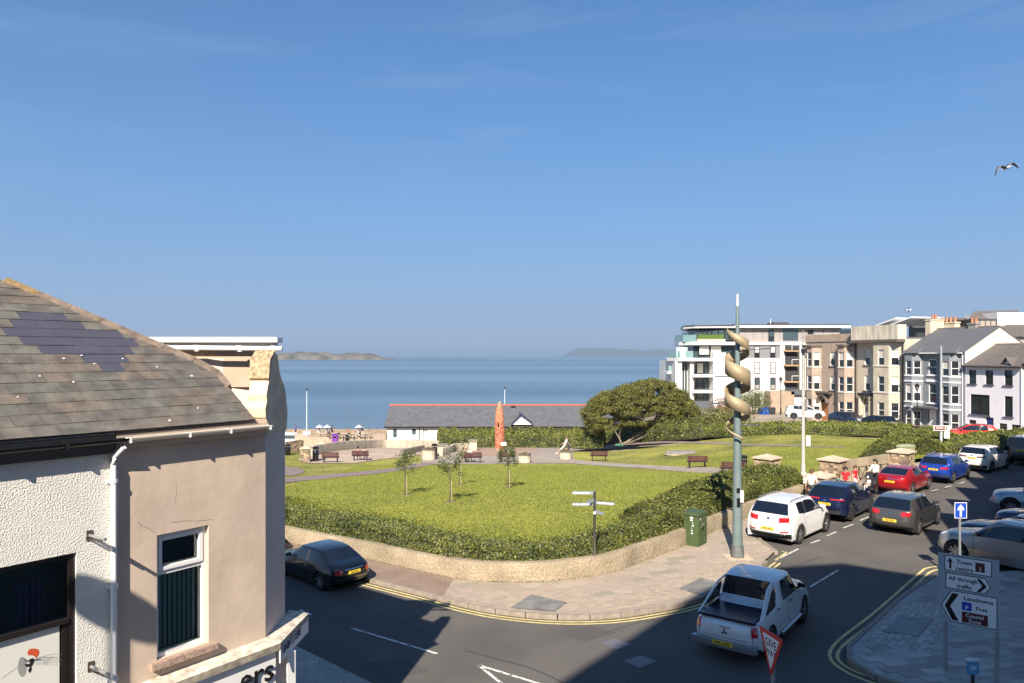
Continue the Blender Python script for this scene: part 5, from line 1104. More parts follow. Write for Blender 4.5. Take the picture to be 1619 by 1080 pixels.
SLB = paving_mat('slate_roof_far', (.115, .12, .135), (.085, .09, .10), (.04, .04, .045), .3, .18, 0, .5, .5); roof_ = k.build('roof', SLB, t)
k = MB(); k.box((xl-.35, Yb+3.9, zr+.08), (xr, Yb+4.1, zr+.26)); k.build('ridge_tiles', mat('red_ridge', (.50, .12, .07), .8), roof_)
k = MB(); k.box((xl-.35, Yb-.45, ze-.22), (xr, Yb-.33, ze-.06)); k.build('gutter', BLACK, t); k = MB(); k.tube([(xl+bu(663), Yb-.06, ze), (xl+bu(663), Yb-.06, zb_)], .05, 6); k.build('downpipe', DARK, t)
k = MB(); g0, g1, gp = D(810, 671.5, Yb-.6), D(842, 671.5, Yb-.6), D(824, 658.5, Yb-.6); k.extrude([g0, g1, gp], (0, 4, 0)); po = k.build('porch_gable', WB, t)
for a, b in ((g0, gp), (gp, g1)): k = MB(); d_ = (b-a).normalized(); k.mesh([a - d_*.3 + Vector((0,-.1,-.0)), b + Vector((0,-.1,0)), b + Vector((0,-.1,.22)), a - d_*.3 + Vector((0,-.1,.22))] + [p + Vector((0, 3, 0)) for p in (a - d_*.3, b, b + Vector((0,0,.22)), a - d_*.3 + Vector((0,0,.22)))], [(0,1,2,3),(0,4,5,1),(1,5,6,2),(2,6,7,3),(3,7,4,0)]); k.build('bargeboard', mat('navy_board', (.03, .04, .09), .5), po)
mur = mat('mural_line', (.35, .36, .36), .8)
k = MB(); cx_, cz_ = D(692, 684, Yb).x, H-(685-CY)/F*Yb
for i in range(14):
    a0, a1 = math.pi*i/14, math.pi*(i+1)/14; P_ = [(cx_+1.7*math.cos(a), Yb-.012, cz_+.55*math.sin(a)) for a in (a0, a1)] + [(cx_+1.66*math.cos(a), Yb-.012, cz_+.5*math.sin(a)) for a in (a1, a0)]; k.face(P_)
k.build('mural_outline', mur, t, recalc=False)
# ------------------------------------------------------------------ vehicles
RUBBER = mat('tyre_rubber', (.018, .018, .018), .85); ALLOY = mat('alloy', (.48, .48, .50), .3, .9); ALLOYD = mat('dark_alloy', (.10, .10, .11), .35, .8)
CGLASS = mat('car_glass', (.006, .010, .018), .04, spec=.8); CLAD = mat('black_cladding', (.03, .03, .032), .6); WELL = mat('wheel_well', (.008, .008, .008), .95)
REDL = mat('red_lamp', (.45, .01, .012), .12, coat=1); CLEARL = mat('clear_lamp', (.55, .56, .58), .1, coat=1); PLATEY = mat('yellow_plate', (.72, .52, .05), .4); PLATEW = mat('white_plate', (.7, .7, .68), .4)
CHROME = mat('chrome', (.6, .6, .6), .1, 1.0)
def paint_mat(n, c, metal=.0): return mat('paint_'+n, c, .32, metal, coat=1.0, spec=.3)
WHEELS = {}
def wheel_meshes(r, w, dark, ns=5):
    key = (round(r, 2), dark, ns)
    if key in WHEELS: return WHEELS[key]
    ty = MB(); ty.lathe([(r*.62, -w/2+.02), (r*.72, -w/2), (r*.93, -w/2+.005), (r, -w/2+.035), (r, w/2-.035), (r*.93, w/2-.005), (r*.72, w/2), (r*.62, w/2-.02)], 28, axis='y')
    tm = ty.data('tyre', RUBBER); tm.polygons.foreach_set('use_smooth', [True]*len(tm.polygons))
    ri = MB(); rr = r*.66; ri.lathe([(rr*.9, -w/2+.03), (rr, -w/2-.0), (rr*1.0, -w/2+.02), (rr*.92, w/2-.1), (0.01, w/2-.12)], 24, m=1, axis='y')
    ri.lathe([(.005, -w/2+.005), (.06, -w/2+.005), (.075, -w/2+.03), (.075, -w/2+.06)], 12, axis='y')
    for k in range(ns*2 if ns < 7 else ns):
        a = 2*math.pi*k/(ns*2 if ns < 7 else ns) + (.12 if k % 2 else -.12 if ns < 7 else 0); ca, sa = math.cos(a), math.sin(a); hw = .024 if ns < 7 else .03
        P = []
        for rad, yy, h_ in ((.05, -w/2+.012, hw), (rr*.95, -w/2+.002, hw*.9)):
            for s_ in (-1, 1): P.append((ca*rad - sa*h_*s_, yy, sa*rad + ca*h_*s_))
        ri.mesh(P + [(p[0], p[1]+.04, p[2]) for p in P], [(0,1,3,2),(0,2,6,4),(1,5,7,3),(4,6,7,5)])
    rm = ri.data('rim', [ALLOYD if dark else ALLOY, WELL]); WHEELS[key] = (tm, rm); return WHEELS[key]
def subsurf(me, lv):
    o = bpy.data.objects.new('tmp', me); C.objects.link(o); m = o.modifiers.new('s', 'SUBSURF'); m.levels = lv; m.render_levels = lv
    dg = bpy.context.evaluated_depsgraph_get(); dg.update(); r = bpy.data.meshes.new_from_object(o.evaluated_get(dg)); bpy.data.objects.remove(o); return r
def split_mesh(me, idx):
    bm = bmesh.new(); bm.from_mesh(me); bmesh.ops.delete(bm, geom=[f for f in bm.faces if f.material_index not in idx], context='FACES')
    r = bpy.data.meshes.new('p'); bm.to_mesh(r); bm.free()
    for m in me.materials: r.materials.append(m)
    return r
def make_car(name, label, S, pm, cat='car', plate=None, group=None, cladc=False):
    """S: L W H hood belt cowl wt(windscreen top x) roofr(roof end x) rw(rear glass bottom x,z) tail list of (x,z) centres, wb, wr, ground"""
    L, W, Hh = S['L'], S['W'], S['H']; hw = W/2; f = L/2; hood, belt = S['hood'], S['belt']; cl = S.get('clear', .20)
    rh = S.get('rail', .76)*hw; tw = S.get('tail_w', .93)
    st = []   # rows C,E1,E2,S,M,B,U as (x,y,z)
    def row(C_, E1, E2, S_, M_, B_): st.append([C_, E1, E2, S_, M_, B_, (B_[0], 0, B_[2])])
    row((f-.06,0,.30),(f-.09,hw*.45,.30),(f-.16,hw*.70,.30),(f-.30,hw*.86,.30),(f-.36,hw*.90,.29),(f-.4,hw*.88,cl))
    row((f,0,.52),(f-.03,hw*.45,.52),(f-.12,hw*.72,.52),(f-.32,hw*.90,.52),(f-.45,hw*.955,.45),(f-.5,hw*.94,cl))
    row((f-.08,0,hood-.16),(f-.11,hw*.45,hood-.16),(f-.20,hw*.70,hood-.17),(f-.42,hw*.89,hood-.20),(f-.55,hw*.97,.58),(f-.58,hw*.95,cl))
    row((f-.30,0,hood-.05),(f-.32,hw*.45,hood-.06),(f-.36,hw*.68,hood-.08),(f-.60,hw*.88,hood-.13),(f-.75,hw*.99,.62),(f-.78,hw*.96,cl))
    xc = S['cowl']; row(((f-.3+xc)/2,0,hood+.02),((f-.3+xc)/2,hw*.45,hood+.01),((f-.3+xc)/2,hw*.72,hood-.02),((f-.3+xc)/2,hw*.90,belt-.12),((f-.3+xc)/2-.1,hw,.62),((f-.3+xc)/2-.1,hw*.965,cl))
    row((xc,0,hood+.07),(xc-.08,hw*.76,hood+.05),(xc-.12,hw*.83,hood+.035),(xc-.10,hw*.92,belt-.03),(xc-.15,hw,.62),(xc-.15,hw*.965,cl))
    xt = S['wt']; row((xt,0,Hh-.02),(xt-.06,rh*.93,Hh-.045),(xt-.10,rh,Hh-.085),(xt+.0,hw*.945,belt),(xt,hw,.62),(xt,hw*.965,cl))
    xr = S['roofr']; xb = xt*.35 + xr*.65 if S.get('doors', 4) == 4 else xt*.3+xr*.7; xm = (xt+xr)/2 + S.get('bp', 0)
    row((xm+.05,0,Hh),(xm+.05,rh*.93,Hh-.03),(xm+.05,rh+.01,Hh-.07),(xm+.07,hw*.95,belt+.01),(xm+.05,hw,.62),(xm+.05,hw*.965,cl))
    row((xm-.05,0,Hh),(xm-.05,rh*.93,Hh-.03),(xm-.05,rh+.01,Hh-.07),(xm-.04,hw*.95,belt+.01),(xm-.05,hw,.62),(xm-.05,hw*.965,cl))
    qx = S.get('cp', xr+.05); row(((qx+.12),0,Hh-.015),(qx+.12,rh*.93,Hh-.045),(qx+.12,rh-.01,Hh-.09),(qx+.02,hw*.95,belt+S.get('kick', .03)),(qx-.1,hw,.64),(qx-.1,hw*.965,cl))
    row((xr,0,S.get('rz', Hh-.06)),(xr+.02,rh*.91,S.get('rz', Hh-.06)-.02),(xr+.06,rh*1.0,S.get('rz', Hh-.06)-.06),(xr-.16*(1 if S['kind'] != 'pickup' else 0),hw*.93,belt+S.get('kick', .03)+.0),(xr-.2,hw,.66),(xr-.2,hw*.96,cl))
    rx, rz = S['rw']; row((rx,0,rz),(rx+.03,rh*1.06 if S['kind'] != 'sedan' else rh*.98,rz),(rx+.07,hw*.84,rz+.0),(rx+.12,hw*.93*(tw+.05),min(belt, rz-.03)),(rx+.1,hw*.99,.66),(rx+.1,hw*.955,cl))
    for i, (tx, tzz) in enumerate(S['tail']):
        k = 1 - .02*i; row((tx,0,tzz),(tx+.015,hw*.5,tzz),(tx+.06,hw*.76*tw,tzz-.005),(tx+.19,hw*.93*tw,tzz-.02),(tx+.30,hw*.975,min(.68, tzz-.06)),(tx+.34,hw*.945,cl))
    V = []; n = len(st)
    for r in st: V += [Vector(p) for p in r]
    Fc = []; Mi = []
    IW, IR = 5, 10
    for i in range(n-1):
        for k in range(6):
            a = i*7+k; Fc.append((a, a+1, a+8, a+7)); m = 0
            if i == IW and k == 0: m = 1
            elif i == IR and k == 0: m = 2
            elif k == 2 and i in (5, 6, 8) : m = 3
            elif k == 2 and i == 9 and S.get('quarter'): m = 3
            elif k == 2 and i == 7: m = 4
            elif k >= 4: m = 4 if k == 5 else 0
            Mi.append(m)
    nv = len(V); V2 = V + [Vector((p.x, -p.y, p.z)) for p in V]; F2 = [tuple(q[::-1]) for q in Fc] + [tuple(nv+j for j in q) for q in Fc]
    me = bpy.data.meshes.new('c'); me.from_pydata([tuple(p) for p in V2], [], F2)
    for mm in (pm, CGLASS, CGLASS, CGLASS, CLAD, WELL): me.materials.append(mm)
    me.polygons.foreach_set('material_index', Mi + Mi)
    bm = bmesh.new(); bm.from_mesh(me); bmesh.ops.remove_doubles(bm, verts=bm.verts, dist=1e-4)
    for e_ in [list(range(0, 7)), list(range((n-1)*7, n*7))]: pass
    bmesh.ops.holes_fill(bm, edges=[e for e in bm.edges if e.is_boundary], sides=20)
    cr = bm.edges.layers.float.get('crease_edge') or bm.edges.layers.float.new('crease_edge')
    for e in bm.edges:
        ms = {fc.material_index for fc in e.link_faces}
        if len(ms) > 1 and ms & {1, 2, 3}: e[cr] = .92
        zs = [v.co.z for v in e.verts]; xs_ = [v.co.x for v in e.verts]
        if any(abs(v.co.y) > 1e-3 for v in e.verts) and len(ms) == 1 and 0 in ms and abs(xs_[0]-xs_[1]) > .08 and .58 < min(zs) and abs(abs(e.verts[0].co.y)-abs(e.verts[1].co.y)) < .12 and abs(e.verts[0].co.y) > rh*.9: e[cr] = max(e[cr], .35)
        if abs(zs[0]-cl) < .01 and abs(zs[1]-cl) < .01: e[cr] = .6
    vc = bm.verts.layers.float.get('crease_vert') or bm.verts.layers.float.new('crease_vert')
    for v in bm.verts:
        gl = [fc for fc in v.link_faces if fc.material_index in (1, 2, 3)]
        if len(gl) == 1: v[vc] = .55
    for f_ in bm.faces: f_.smooth = True
    bmesh.ops.recalc_face_normals(bm, faces=bm.faces)
    bm.to_mesh(me); bm.free(); me = subsurf(me, 3)
    wr = S['wr']; wb = S['wb']; wx = S.get('wx', 0.0)
    # wheel arches
    bo = bpy.data.objects.new('tmpb', me); C.objects.link(bo); cut = MB()
    for sx in (wb/2+wx, -wb/2+wx): cut.lathe([(wr*1.15, -hw*1.2), (wr*1.15, hw*1.2)], 28, m=5, c=(sx, 0, wr*.98), axis='y')
    cm = cut.data('cut', [pm, CGLASS, CGLASS, CGLASS, CLAD, WELL]); co = bpy.data.objects.new('tmpc', cm); C.objects.link(co)
    bmm = bmesh.new(); bmm.from_mesh(cm); bmesh.ops.recalc_face_normals(bmm, faces=bmm.faces); bmm.to_mesh(cm); bmm.free()
    md = bo.modifiers.new('b', 'BOOLEAN'); md.operation = 'DIFFERENCE'; md.object = co; md.solver = 'EXACT'
    dg = bpy.context.evaluated_depsgraph_get(); dg.update(); me2 = bpy.data.meshes.new_from_object(bo.evaluated_get(dg)); bpy.data.objects.remove(bo); bpy.data.objects.remove(co)
    me = me2
    bmx = bmesh.new(); bmx.from_mesh(me); bvh = BVHTree.FromBMesh(bmx); bmx.free()
    t = thing(name, label, cat, (0, 0, 0), 0, group)
    body = link('body', split_mesh(me, {0, 4, 5}), t)
    link('windscreen', split_mesh(me, {1}), t); link('rear_window', split_mesh(me, {2}), t)
    sm_ = split_mesh(me, {3}); 
    for s_ in (1, -1):
        bm = bmesh.new(); bm.from_mesh(sm_); bmesh.ops.delete(bm, geom=[f_ for f_ in bm.faces if f_.calc_center_median().y*s_ < 0], context='FACES')
        for lo, hi in ((-9, xm), (xm, 9)):
            b2 = bm.copy(); bmesh.ops.delete(b2, geom=[f_ for f_ in b2.faces if not lo < f_.calc_center_median().x <= hi], context='FACES')
            q = bpy.data.meshes.new('side_window'); b2.to_mesh(q); b2.free(); q.materials.append(CGLASS); [setattr(p_, 'material_index', 0) for p_ in q.polygons]; link('side_window', q, t)
        bm.free()
    def patch(nm, quad, org, dirn, m, off=.008, n=(8, 4), par=None):
        # quad: 4 points (plane coords as 3D), projected along dirn on to the body
        d = Vector(dirn).normalized(); q = [Vector(p) for p in quad]; V = []; ok = []
        for j_ in range(n[1]+1):
            for i in range(n[0]+1):
                a = q[0].lerp(q[1], i/n[0]); b = q[3].lerp(q[2], i/n[0]); p = a.lerp(b, j_/n[1]); h = bvh.ray_cast(p - d*1.5, d)
                ok.append(h[0] is not None); V.append((h[0] - d*off) if h[0] is not None else p)
        Fc = []
        for j_ in range(n[1]):
            for i in range(n[0]):
                a = j_*(n[0]+1)+i; fc = (a, a+1, a+n[0]+2, a+n[0]+1)
                if all(ok[k] for k in fc): Fc.append(fc)
        if not Fc: return None
        mb = MB(); mb.mesh(V, Fc); o = mb.build(nm, m, par or t, smooth=2); return o
    # rear lamps, plates, seams, handles
    for s_ in (1, -1):
        for zone in S['lamps']:
            y0, y1, z0, z1 = zone[:4]; mm = zone[4] if len(zone) > 4 else REDL
            patch('tail_lamp', [(-f, s_*hw*y0, z0), (-f, s_*hw*y1, z0+(zone[5] if len(zone) > 5 else .02)), (-f, s_*hw*y1, z1+(zone[5] if len(zone) > 5 else .02)), (-f, s_*hw*y0, z1)], None, (1, -.45*s_, 0) if y1 > .8 else (1, 0, 0), mm, .012, (10, 4))
        patch('headlight', [(f, s_*hw*.50, hood-.20), (f, s_*hw*.95, hood-.14), (f, s_*hw*.95, hood-.03), (f, s_*hw*.52, hood-.11)], None, (-1, -.5*s_, 0), CLEARL, .01, (8, 4))
        for x in (xm, ):
            patch('door_seam', [(x-.012, s_*hw, cl+.12), (x+.004, s_*hw, cl+.12), (x+.02, s_*hw, belt+.02), (x+.004, s_*hw, belt+.02)], None, (0, -s_, 0), BLACK, .003, (1, 6))
        xfd = xt+.55 if xt+.55 < xc+.05 else xc; patch('door_seam', [(xfd-.012, s_*hw, cl+.14), (xfd+.002, s_*hw, cl+.14), (xfd+.02, s_*hw, belt-.05), (xfd+.004, s_*hw, belt-.05)], None, (0, -s_, 0), BLACK, .003, (1, 6))
        xrd = -wb/2+wx+wr*1.2; patch('door_seam', [(xrd, s_*hw, .72), (xrd+.014, s_*hw, .72), (xrd-.10, s_*hw, belt+.02), (xrd-.114, s_*hw, belt+.02)], None, (0, -s_, 0), BLACK, .003, (1, 6))
        for x in (xm+.12, xrd+.10):
            hm = S.get('handle', pm); p = bvh.ray_cast(Vector((x, s_*3, belt-.11)), Vector((0, -s_, 0)))[0]
            if p: k = MB(); k.box((x-.02, p.y-.0, p.z-.014), (x+.15, p.y+s_*.035, p.z+.014)); k.build('door_handle', hm, t, bevel=.006)
        p = bvh.ray_cast(Vector((xt+.42, s_*3, belt-.02)), Vector((0, -s_, 0)))[0] or Vector((xt+.4, s_*hw, belt))
        k = MB(); X, Y, Z = xt+.46, p.y+s_*.11, belt+.09; k.mesh([(X-.07,Y-.11*s_,Z-.08),(X+.07,Y-.11*s_,Z-.06),(X+.05,Y+.11*s_,Z-.05),(X-.07,Y+.12*s_,Z-.06),(X-.08,Y-.11*s_,Z+.07),(X+.04,Y-.11*s_,Z+.06),(X+.02,Y+.10*s_,Z+.05),(X-.08,Y+.12*s_,Z+.06)], [(0,3,2,1),(4,5,6,7),(0,1,5,4),(1,2,6,5),(2,3,7,6),(3,0,4,7)])
        mo = k.build('wing_mirror', S.get('mirror', pm), t, bevel=.025, smooth=True); k = MB(); k.box((X-.03, min(p.y-.03*s_, Y-.05*s_), Z-.10), (X+.02, max(p.y-.03*s_, Y-.05*s_), Z-.06)); k.build('mirror_arm', BLACK, mo)
        if S.get('rails'): k = MB(); k.tube([(xt-.15, s_*rh*.9, Hh-.04), (xt-.3, s_*rh*.9, Hh+.03), (xr+.35, s_*rh*.9, Hh+.02), (xr+.2, s_*rh*.9, Hh-.04)], .018, 6); k.build('roof_rail', S['rails'], t, smooth=True)
        if cladc:
            for sx in (wb/2+wx, -wb/2+wx):
                V_ = []; n_ = 14
                for k_ in range(n_+1):
                    a = math.pi*(k_/n_*1.12 - .06)
                    for rr_ in (wr*1.14, wr*1.30):
                        x_, z_ = sx+rr_*math.cos(a), wr*.98+rr_*math.sin(a); h = bvh.ray_cast(Vector((x_, s_*3, z_)), Vector((0, -s_, 0)))
                        y_ = h[0].y if h[0] is not None and abs(h[0].y) > hw*.6 and h[0].y*s_ > 0 else s_*hw*.96
                        V_.append((x_, y_+s_*.012, z_))
                k = MB(); k.mesh(V_, [(2*i, 2*i+1, 2*i+3, 2*i+2) for i in range(n_)]); k.build('arch_trim', CLAD, t)
    zp = S['plate_z']; h = bvh.ray_cast(Vector((-f-2, 0.1, zp)), Vector((1, 0, 0)))[0]; xp = h.x if h else -f
    k = MB(); k.box((xp-.022, -.26, zp-.055), (xp-.006, .26, zp+.055)); pl = k.build('number_plate', PLATEY, t)
    if plate:
        M = Matrix.Translation((xp-.024, 0, zp-.036)) @ Matrix(((0, 0, -1, 0), (-1, 0, 0, 0), (0, 1, 0, 0), (0, 0, 0, 1))); text('plate_text', plate, .10, BLACK, pl, M, .0008, sx=.86)
    k = MB(); k.box((f-.02, -.26, .40), (f+.012, .26, .51)); k.build('number_plate', PLATEW, t)
    patch('grille', [(f, -hw*.42, hood-.33), (f, hw*.42, hood-.33), (f, hw*.48, hood-.16), (f, -hw*.48, hood-.16)], None, (-1, 0, 0), BLACK, .01, (8, 4))
    for nm, q, mm in S.get('extra', ()): patch(nm, q, None, (1, 0, 0), mm, .012, (12, 4))
    patch('badge', [(-f, -.055, S['badge_z']-.04), (-f, .055, S['badge_z']-.04), (-f, .055, S['badge_z']+.04), (-f, -.055, S['badge_z']+.04)], None, (1, 0, 0), CHROME, .02, (2, 2)) if S.get('badge_z') else None
    tm, rm = wheel_meshes(wr, .23, S.get('dark_rim', False), S.get('ns', 5))
    for sx in (wb/2+wx, -wb/2+wx):
        for s_ in (1, -1):
            wo = bpy.data.objects.new('wheel', tm); C.objects.link(wo); wo.parent = t; wo.location = (sx, s_*(hw-.125), wr); wo.rotation_euler = (0, random.random()*3, math.pi if s_ > 0 else 0)
            link('rim', rm, wo)
    return t, body, patch, bvh
def place(t, rear_px, head, wb, hw, scale=1.0, side=-1, pt=None):
    """put the car so that its rear wheel on the given side (-1 right) touches the ground at the pixel"""
    p = pt if pt is not None else G(*rear_px); h = Vector((head[0], head[1], 0)).normalized(); l = Vector((-h.y, h.x, 0))
    c = p + h*(wb/2*scale) - l*(side*(hw-.02)*scale)
    t.location = c; t.rotation_euler = (0, 0, math.atan2(h.y, h.x)); t.scale = (scale,)*3
HATCH = dict(kind='hatch', L=4.42, W=1.81, H=1.50, hood=.94, belt=.98, cowl=1.02, wt=.28, roofr=-1.62, rw=(-2.02, 1.04), tail=[(-2.13, .88), (-2.17, .66), (-2.19, .52), (-2.12, .30)], wb=2.69, wr=.325, cp=-1.28, kick=.07, wx=.02,
             lamps=[(.52, .93, .80, .96, REDL, .03)], plate_z=.60, badge_z=.90, extra=[('bumper_insert', [(-2.2, -.55, .26), (-2.2, .55, .26), (-2.2, .60, .40), (-2.2, -.60, .40)], CLAD)])
place(make_car('parked_car', 'grey hatchback with red rear lamps heading along the road away from kerb', HATCH, paint_mat('grey', (.10, .095, .095), .6), plate='YBZ 8904')[0], (1454, 846), (.707, .707), 2.69, .905, 1.02)
SUV = dict(kind='suv', L=4.44, W=1.85, H=1.64, hood=1.04, belt=1.09, cowl=1.08, wt=.36, roofr=-1.78, rw=(-2.02, 1.16), tail=[(-2.10, 1.00), (-2.15, .76), (-2.20, .60), (-2.12, .34)], wb=2.64, wr=.36, cp=-1.38, kick=.09, quarter=False, wx=.06,
           lamps=[(.50, .95, .88, 1.06, REDL, .04), (.55, .92, .52, .57)], plate_z=.63, badge_z=1.0, extra=[('bumper_insert', [(-2.2, -.80, .26), (-2.2, .80, .26), (-2.2, .84, .47), (-2.2, -.84, .47)], CLAD)], rails=mat('rail_silver', (.45, .45, .46), .3, .8), dark_rim=False)
place(make_car('parked_car', 'white compact crossover parked nearest the green cabinet', SUV, paint_mat('white', (.74, .74, .74)), plate='HBZ 4082', cladc=True)[0], (1265, 861), (.69, .724), 2.64, .925, 1.04)
CHR = dict(kind='suv', L=4.39, W=1.83, H=1.56, hood=1.0, belt=1.06, cowl=1.02, wt=.22, roofr=-1.52, rw=(-2.04, 1.08), tail=[(-2.12, .96), (-2.16, .78), (-2.20, .60), (-2.12, .34)], wb=2.64, wr=.36, cp=-1.08, kick=.14, wx=.05,
           lamps=[(.30, .97, .97, 1.015, REDL, .0)], plate_z=.78, badge_z=.93, dark_rim=True, ns=5, extra=[('bumper_insert', [(-2.2, -.6, .36), (-2.2, .6, .36), (-2.2, .68, .52), (-2.2, -.68, .52)], CLAD)])
place(make_car('parked_car', 'dark navy coupe-backed crossover with full-width red light bar beside the stone pier', CHR, paint_mat('navy', (.008, .012, .045), .3), plate='OXZ 7703')[0], (1347, 824), (.68, .735), 2.64, .915, 1.02)
SED = dict(kind='sedan', L=4.86, W=1.84, H=1.45, hood=.90, belt=.95, cowl=1.05, wt=.30, roofr=-1.25, rw=(-1.98, 1.10), tail=[(-2.33, 1.06), (-2.40, .86), (-2.43, .60), (-2.34, .30)], wb=2.83, wr=.335, cp=-1.02, kick=.05, wx=0, quarter=False,
           lamps=[(.42, .95, .84, .92, REDL, .02)], plate_z=.74, badge_z=.96, extra=[('chrome_strip', [(-2.4, -.5, .875), (-2.4, .5, .875), (-2.4, .5, .90), (-2.4, -.5, .90)], CHROME)])
place(make_car('parked_car', 'bright red saloon parked beside the gate railing', SED, paint_mat('red', (.33, .008, .012), .25), plate='GNZ 9021')[0], (1443.6, 782), (.72, .69), 2.83, .92, .96)
EST = dict(SUV, L=4.40, H=1.56, hood=.99, belt=1.03, W=1.82, tail=[(-2.10, .95), (-2.14, .72), (-2.17, .56), (-2.10, .32)], rw=(-2.0, 1.09), lamps=[(.45, .96, .82, .93, REDL, .02)], plate_z=.78, badge_z=.92, wr=.34, wx=.0)
place(make_car('parked_car', 'royal blue compact sports utility car between the red saloon and white crossover', EST, paint_mat('blue', (.012, .045, .30), .3), plate='SGZ 1446')[0], (1508.7, 763), (.74, .67), 2.64, .91, .98)
QQ = dict(SUV, H=1.62, lamps=[(.38, .96, .94, 1.03, mat('dark_red_lamp', (.09, .015, .02), .15, coat=1), .03)], plate_z=.90, badge_z=1.06, rails=None, dark_rim=True, wx=.04)
place(make_car('parked_car', 'pearl white crossover with dark rear lamps behind the blue car', QQ, paint_mat('pearl', (.70, .68, .63)), plate='HXZ 3352')[0], (1568.6, 747), (.79, .61), 2.64, .925, 1.0)
LR = dict(kind='suv', L=4.76, W=2.0, H=1.97, hood=1.20, belt=1.26, cowl=1.2, wt=.62, roofr=-2.20, rw=(-2.26, 1.28), tail=[(-2.30, 1.15), (-2.33, .90), (-2.35, .68), (-2.28, .40)], wb=3.02, wr=.40, cp=-1.9, kick=.0, rail=.86, rz=1.90, clear=.28, wx=.02,
          lamps=[(.82, .93, 1.0, 1.14), (.82, .93, .8, .9)], plate_z=1.05, badge_z=None, dark_rim=True)
place(make_car('parked_car', 'tall boxy dark bronze off-road car at the end of the parked row', LR, paint_mat('bronze', (.085, .075, .065), .5), plate='PAZ 11')[0], None, (.82, .57), 3.02, 1.0, 1.0, side=1, pt=Vector((34.6, 50.6, 0)))
# cars nosed out of the bays on the right
XC = dict(SUV, L=4.7, W=1.9, H=1.66, wb=2.87, wr=.38, dark_rim=False, ns=9, wx=0.05); XC['tail'] = [(-2.22, 1.0), (-2.28, .76), (-2.33, .6), (-2.25, .34)]; XC['rw'] = (-2.15, 1.16); XC['roofr'] = -1.95; XC['cp'] = -1.5
def place_front(t, px, head, wb, hw, side=1, pt=None, scale=1.0):
    p = pt if pt is not None else G(*px); h = Vector((head[0], head[1], 0)).normalized(); l = Vector((-h.y, h.x, 0)); c = p - h*(wb/2*scale) - l*(side*(hw-.02)*scale); t.location = c; t.rotation_euler = (0, 0, math.atan2(h.y, h.x)); t.scale = (scale,)*3
place_front(make_car('parked_car', 'silver grey sports utility car nosed out behind the blue arrow sign', XC, paint_mat('silver', (.30, .28, .27), .6))[0], (1513, 889), (-.60, .80), 2.87, .95)
place_front(make_car('parked_car', 'black low-bonneted saloon tucked behind the silver grey car', SED, paint_mat('black_blue', (.008, .010, .016), .3))[0], None, (-.60, .80), 2.83, .92, pt=Vector((18.15, 28.3, 0)))
place_front(make_car('parked_car', 'dark blue hatchback second beyond the silver grey car', dict(HATCH), paint_mat('midnight', (.010, .022, .06), .3))[0], None, (-.60, .80), 2.69, .905, pt=Vector((20.9, 30.4, 0)))
XC2 = dict(XC); XC2['dark_rim'] = False
place_front(make_car('parked_car', 'pale blue-grey sports utility car with bright many-spoked wheel in road shade', XC2, paint_mat('ice', (.28, .33, .38), .5))[0], (1600, 814), (-.80, .60), 2.87, .95)
# the dark saloon in the shaded side street
JAG = dict(SED, L=4.67, W=1.79, H=1.43, hood=.86, belt=.92, cowl=.95, wt=.25, roofr=-1.15, rw=(-1.72, 1.06), tail=[(-2.26, .95), (-2.32, .76), (-2.34, .56), (-2.24, .30)], wb=2.71, wr=.325, lamps=[(.60, .93, .66, .82, REDL, .03)], plate_z=.72, badge_z=None, cp=-1.0,
           extra=[('chrome_strip', [(-2.4, -.40, .80), (-2.4, .40, .80), (-2.4, .40, .85), (-2.4, -.40, .85)], CHROME), ('bumper_strip', [(-2.4, -.86, .50), (-2.4, .86, .50), (-2.4, .86, .53), (-2.4, -.86, .53)], CHROME)], ns=5)
jag, *_ = make_car('parked_car', 'black classic-styled saloon with chrome trim parked beside the low wall', JAG, paint_mat('black', (.003, .004, .007), .0), plate='RJZ 8072')
place(jag, (505, 934), (-.74, .67), 2.71, .895, .86, side=1)
c2 = copy_tree(jag, label='second dark car just ahead of the black saloon, mostly hidden by the shop'); c2.location = jag.location + Vector((-.74, .67, 0))*5.2
# vehicles beyond the hedge
def far(label, px, Y, head, col, spec, nm, wbv, sc=1.0, zr=None):
    x = (px-CX)/F*Y; c = make_car('parked_car', label, spec, paint_mat(nm, col, .2))[0]; z = pz(x, Y) if zr is None else zr; c.location = (x, Y, z); c.rotation_euler = (0, 0, math.atan2(head[1], head[0])); c.scale = (sc,)*3
far('white car parked beyond the hedge below the apartment bin store', 1272, 84, (1, -.25), (.72, .72, .72), QQ, 'far_white', 2.6)
far('bright red hatchback behind the wall below the lilac house', 1534, 63.5, (-.9, .45), (.62, .02, .015), HATCH, 'bright_red', 2.6, 1.0, 0.05)
far('dark navy saloon behind the hedge in front of the brown house', 1342, 76, (.26, -.96), (.02, .025, .06), SED, 'far_navy', 2.6)
far('black saloon behind the hedge in front of the cream house', 1398, 71, (.26, -.96), (.012, .012, .014), SED, 'far_black', 2.6)
far('maroon car roof showing over the hedge by the grey house', 1466, 65, (.26, -.96), (.15, .01, .02), HATCH, 'maroon', 2.6, 1.0, -.3)
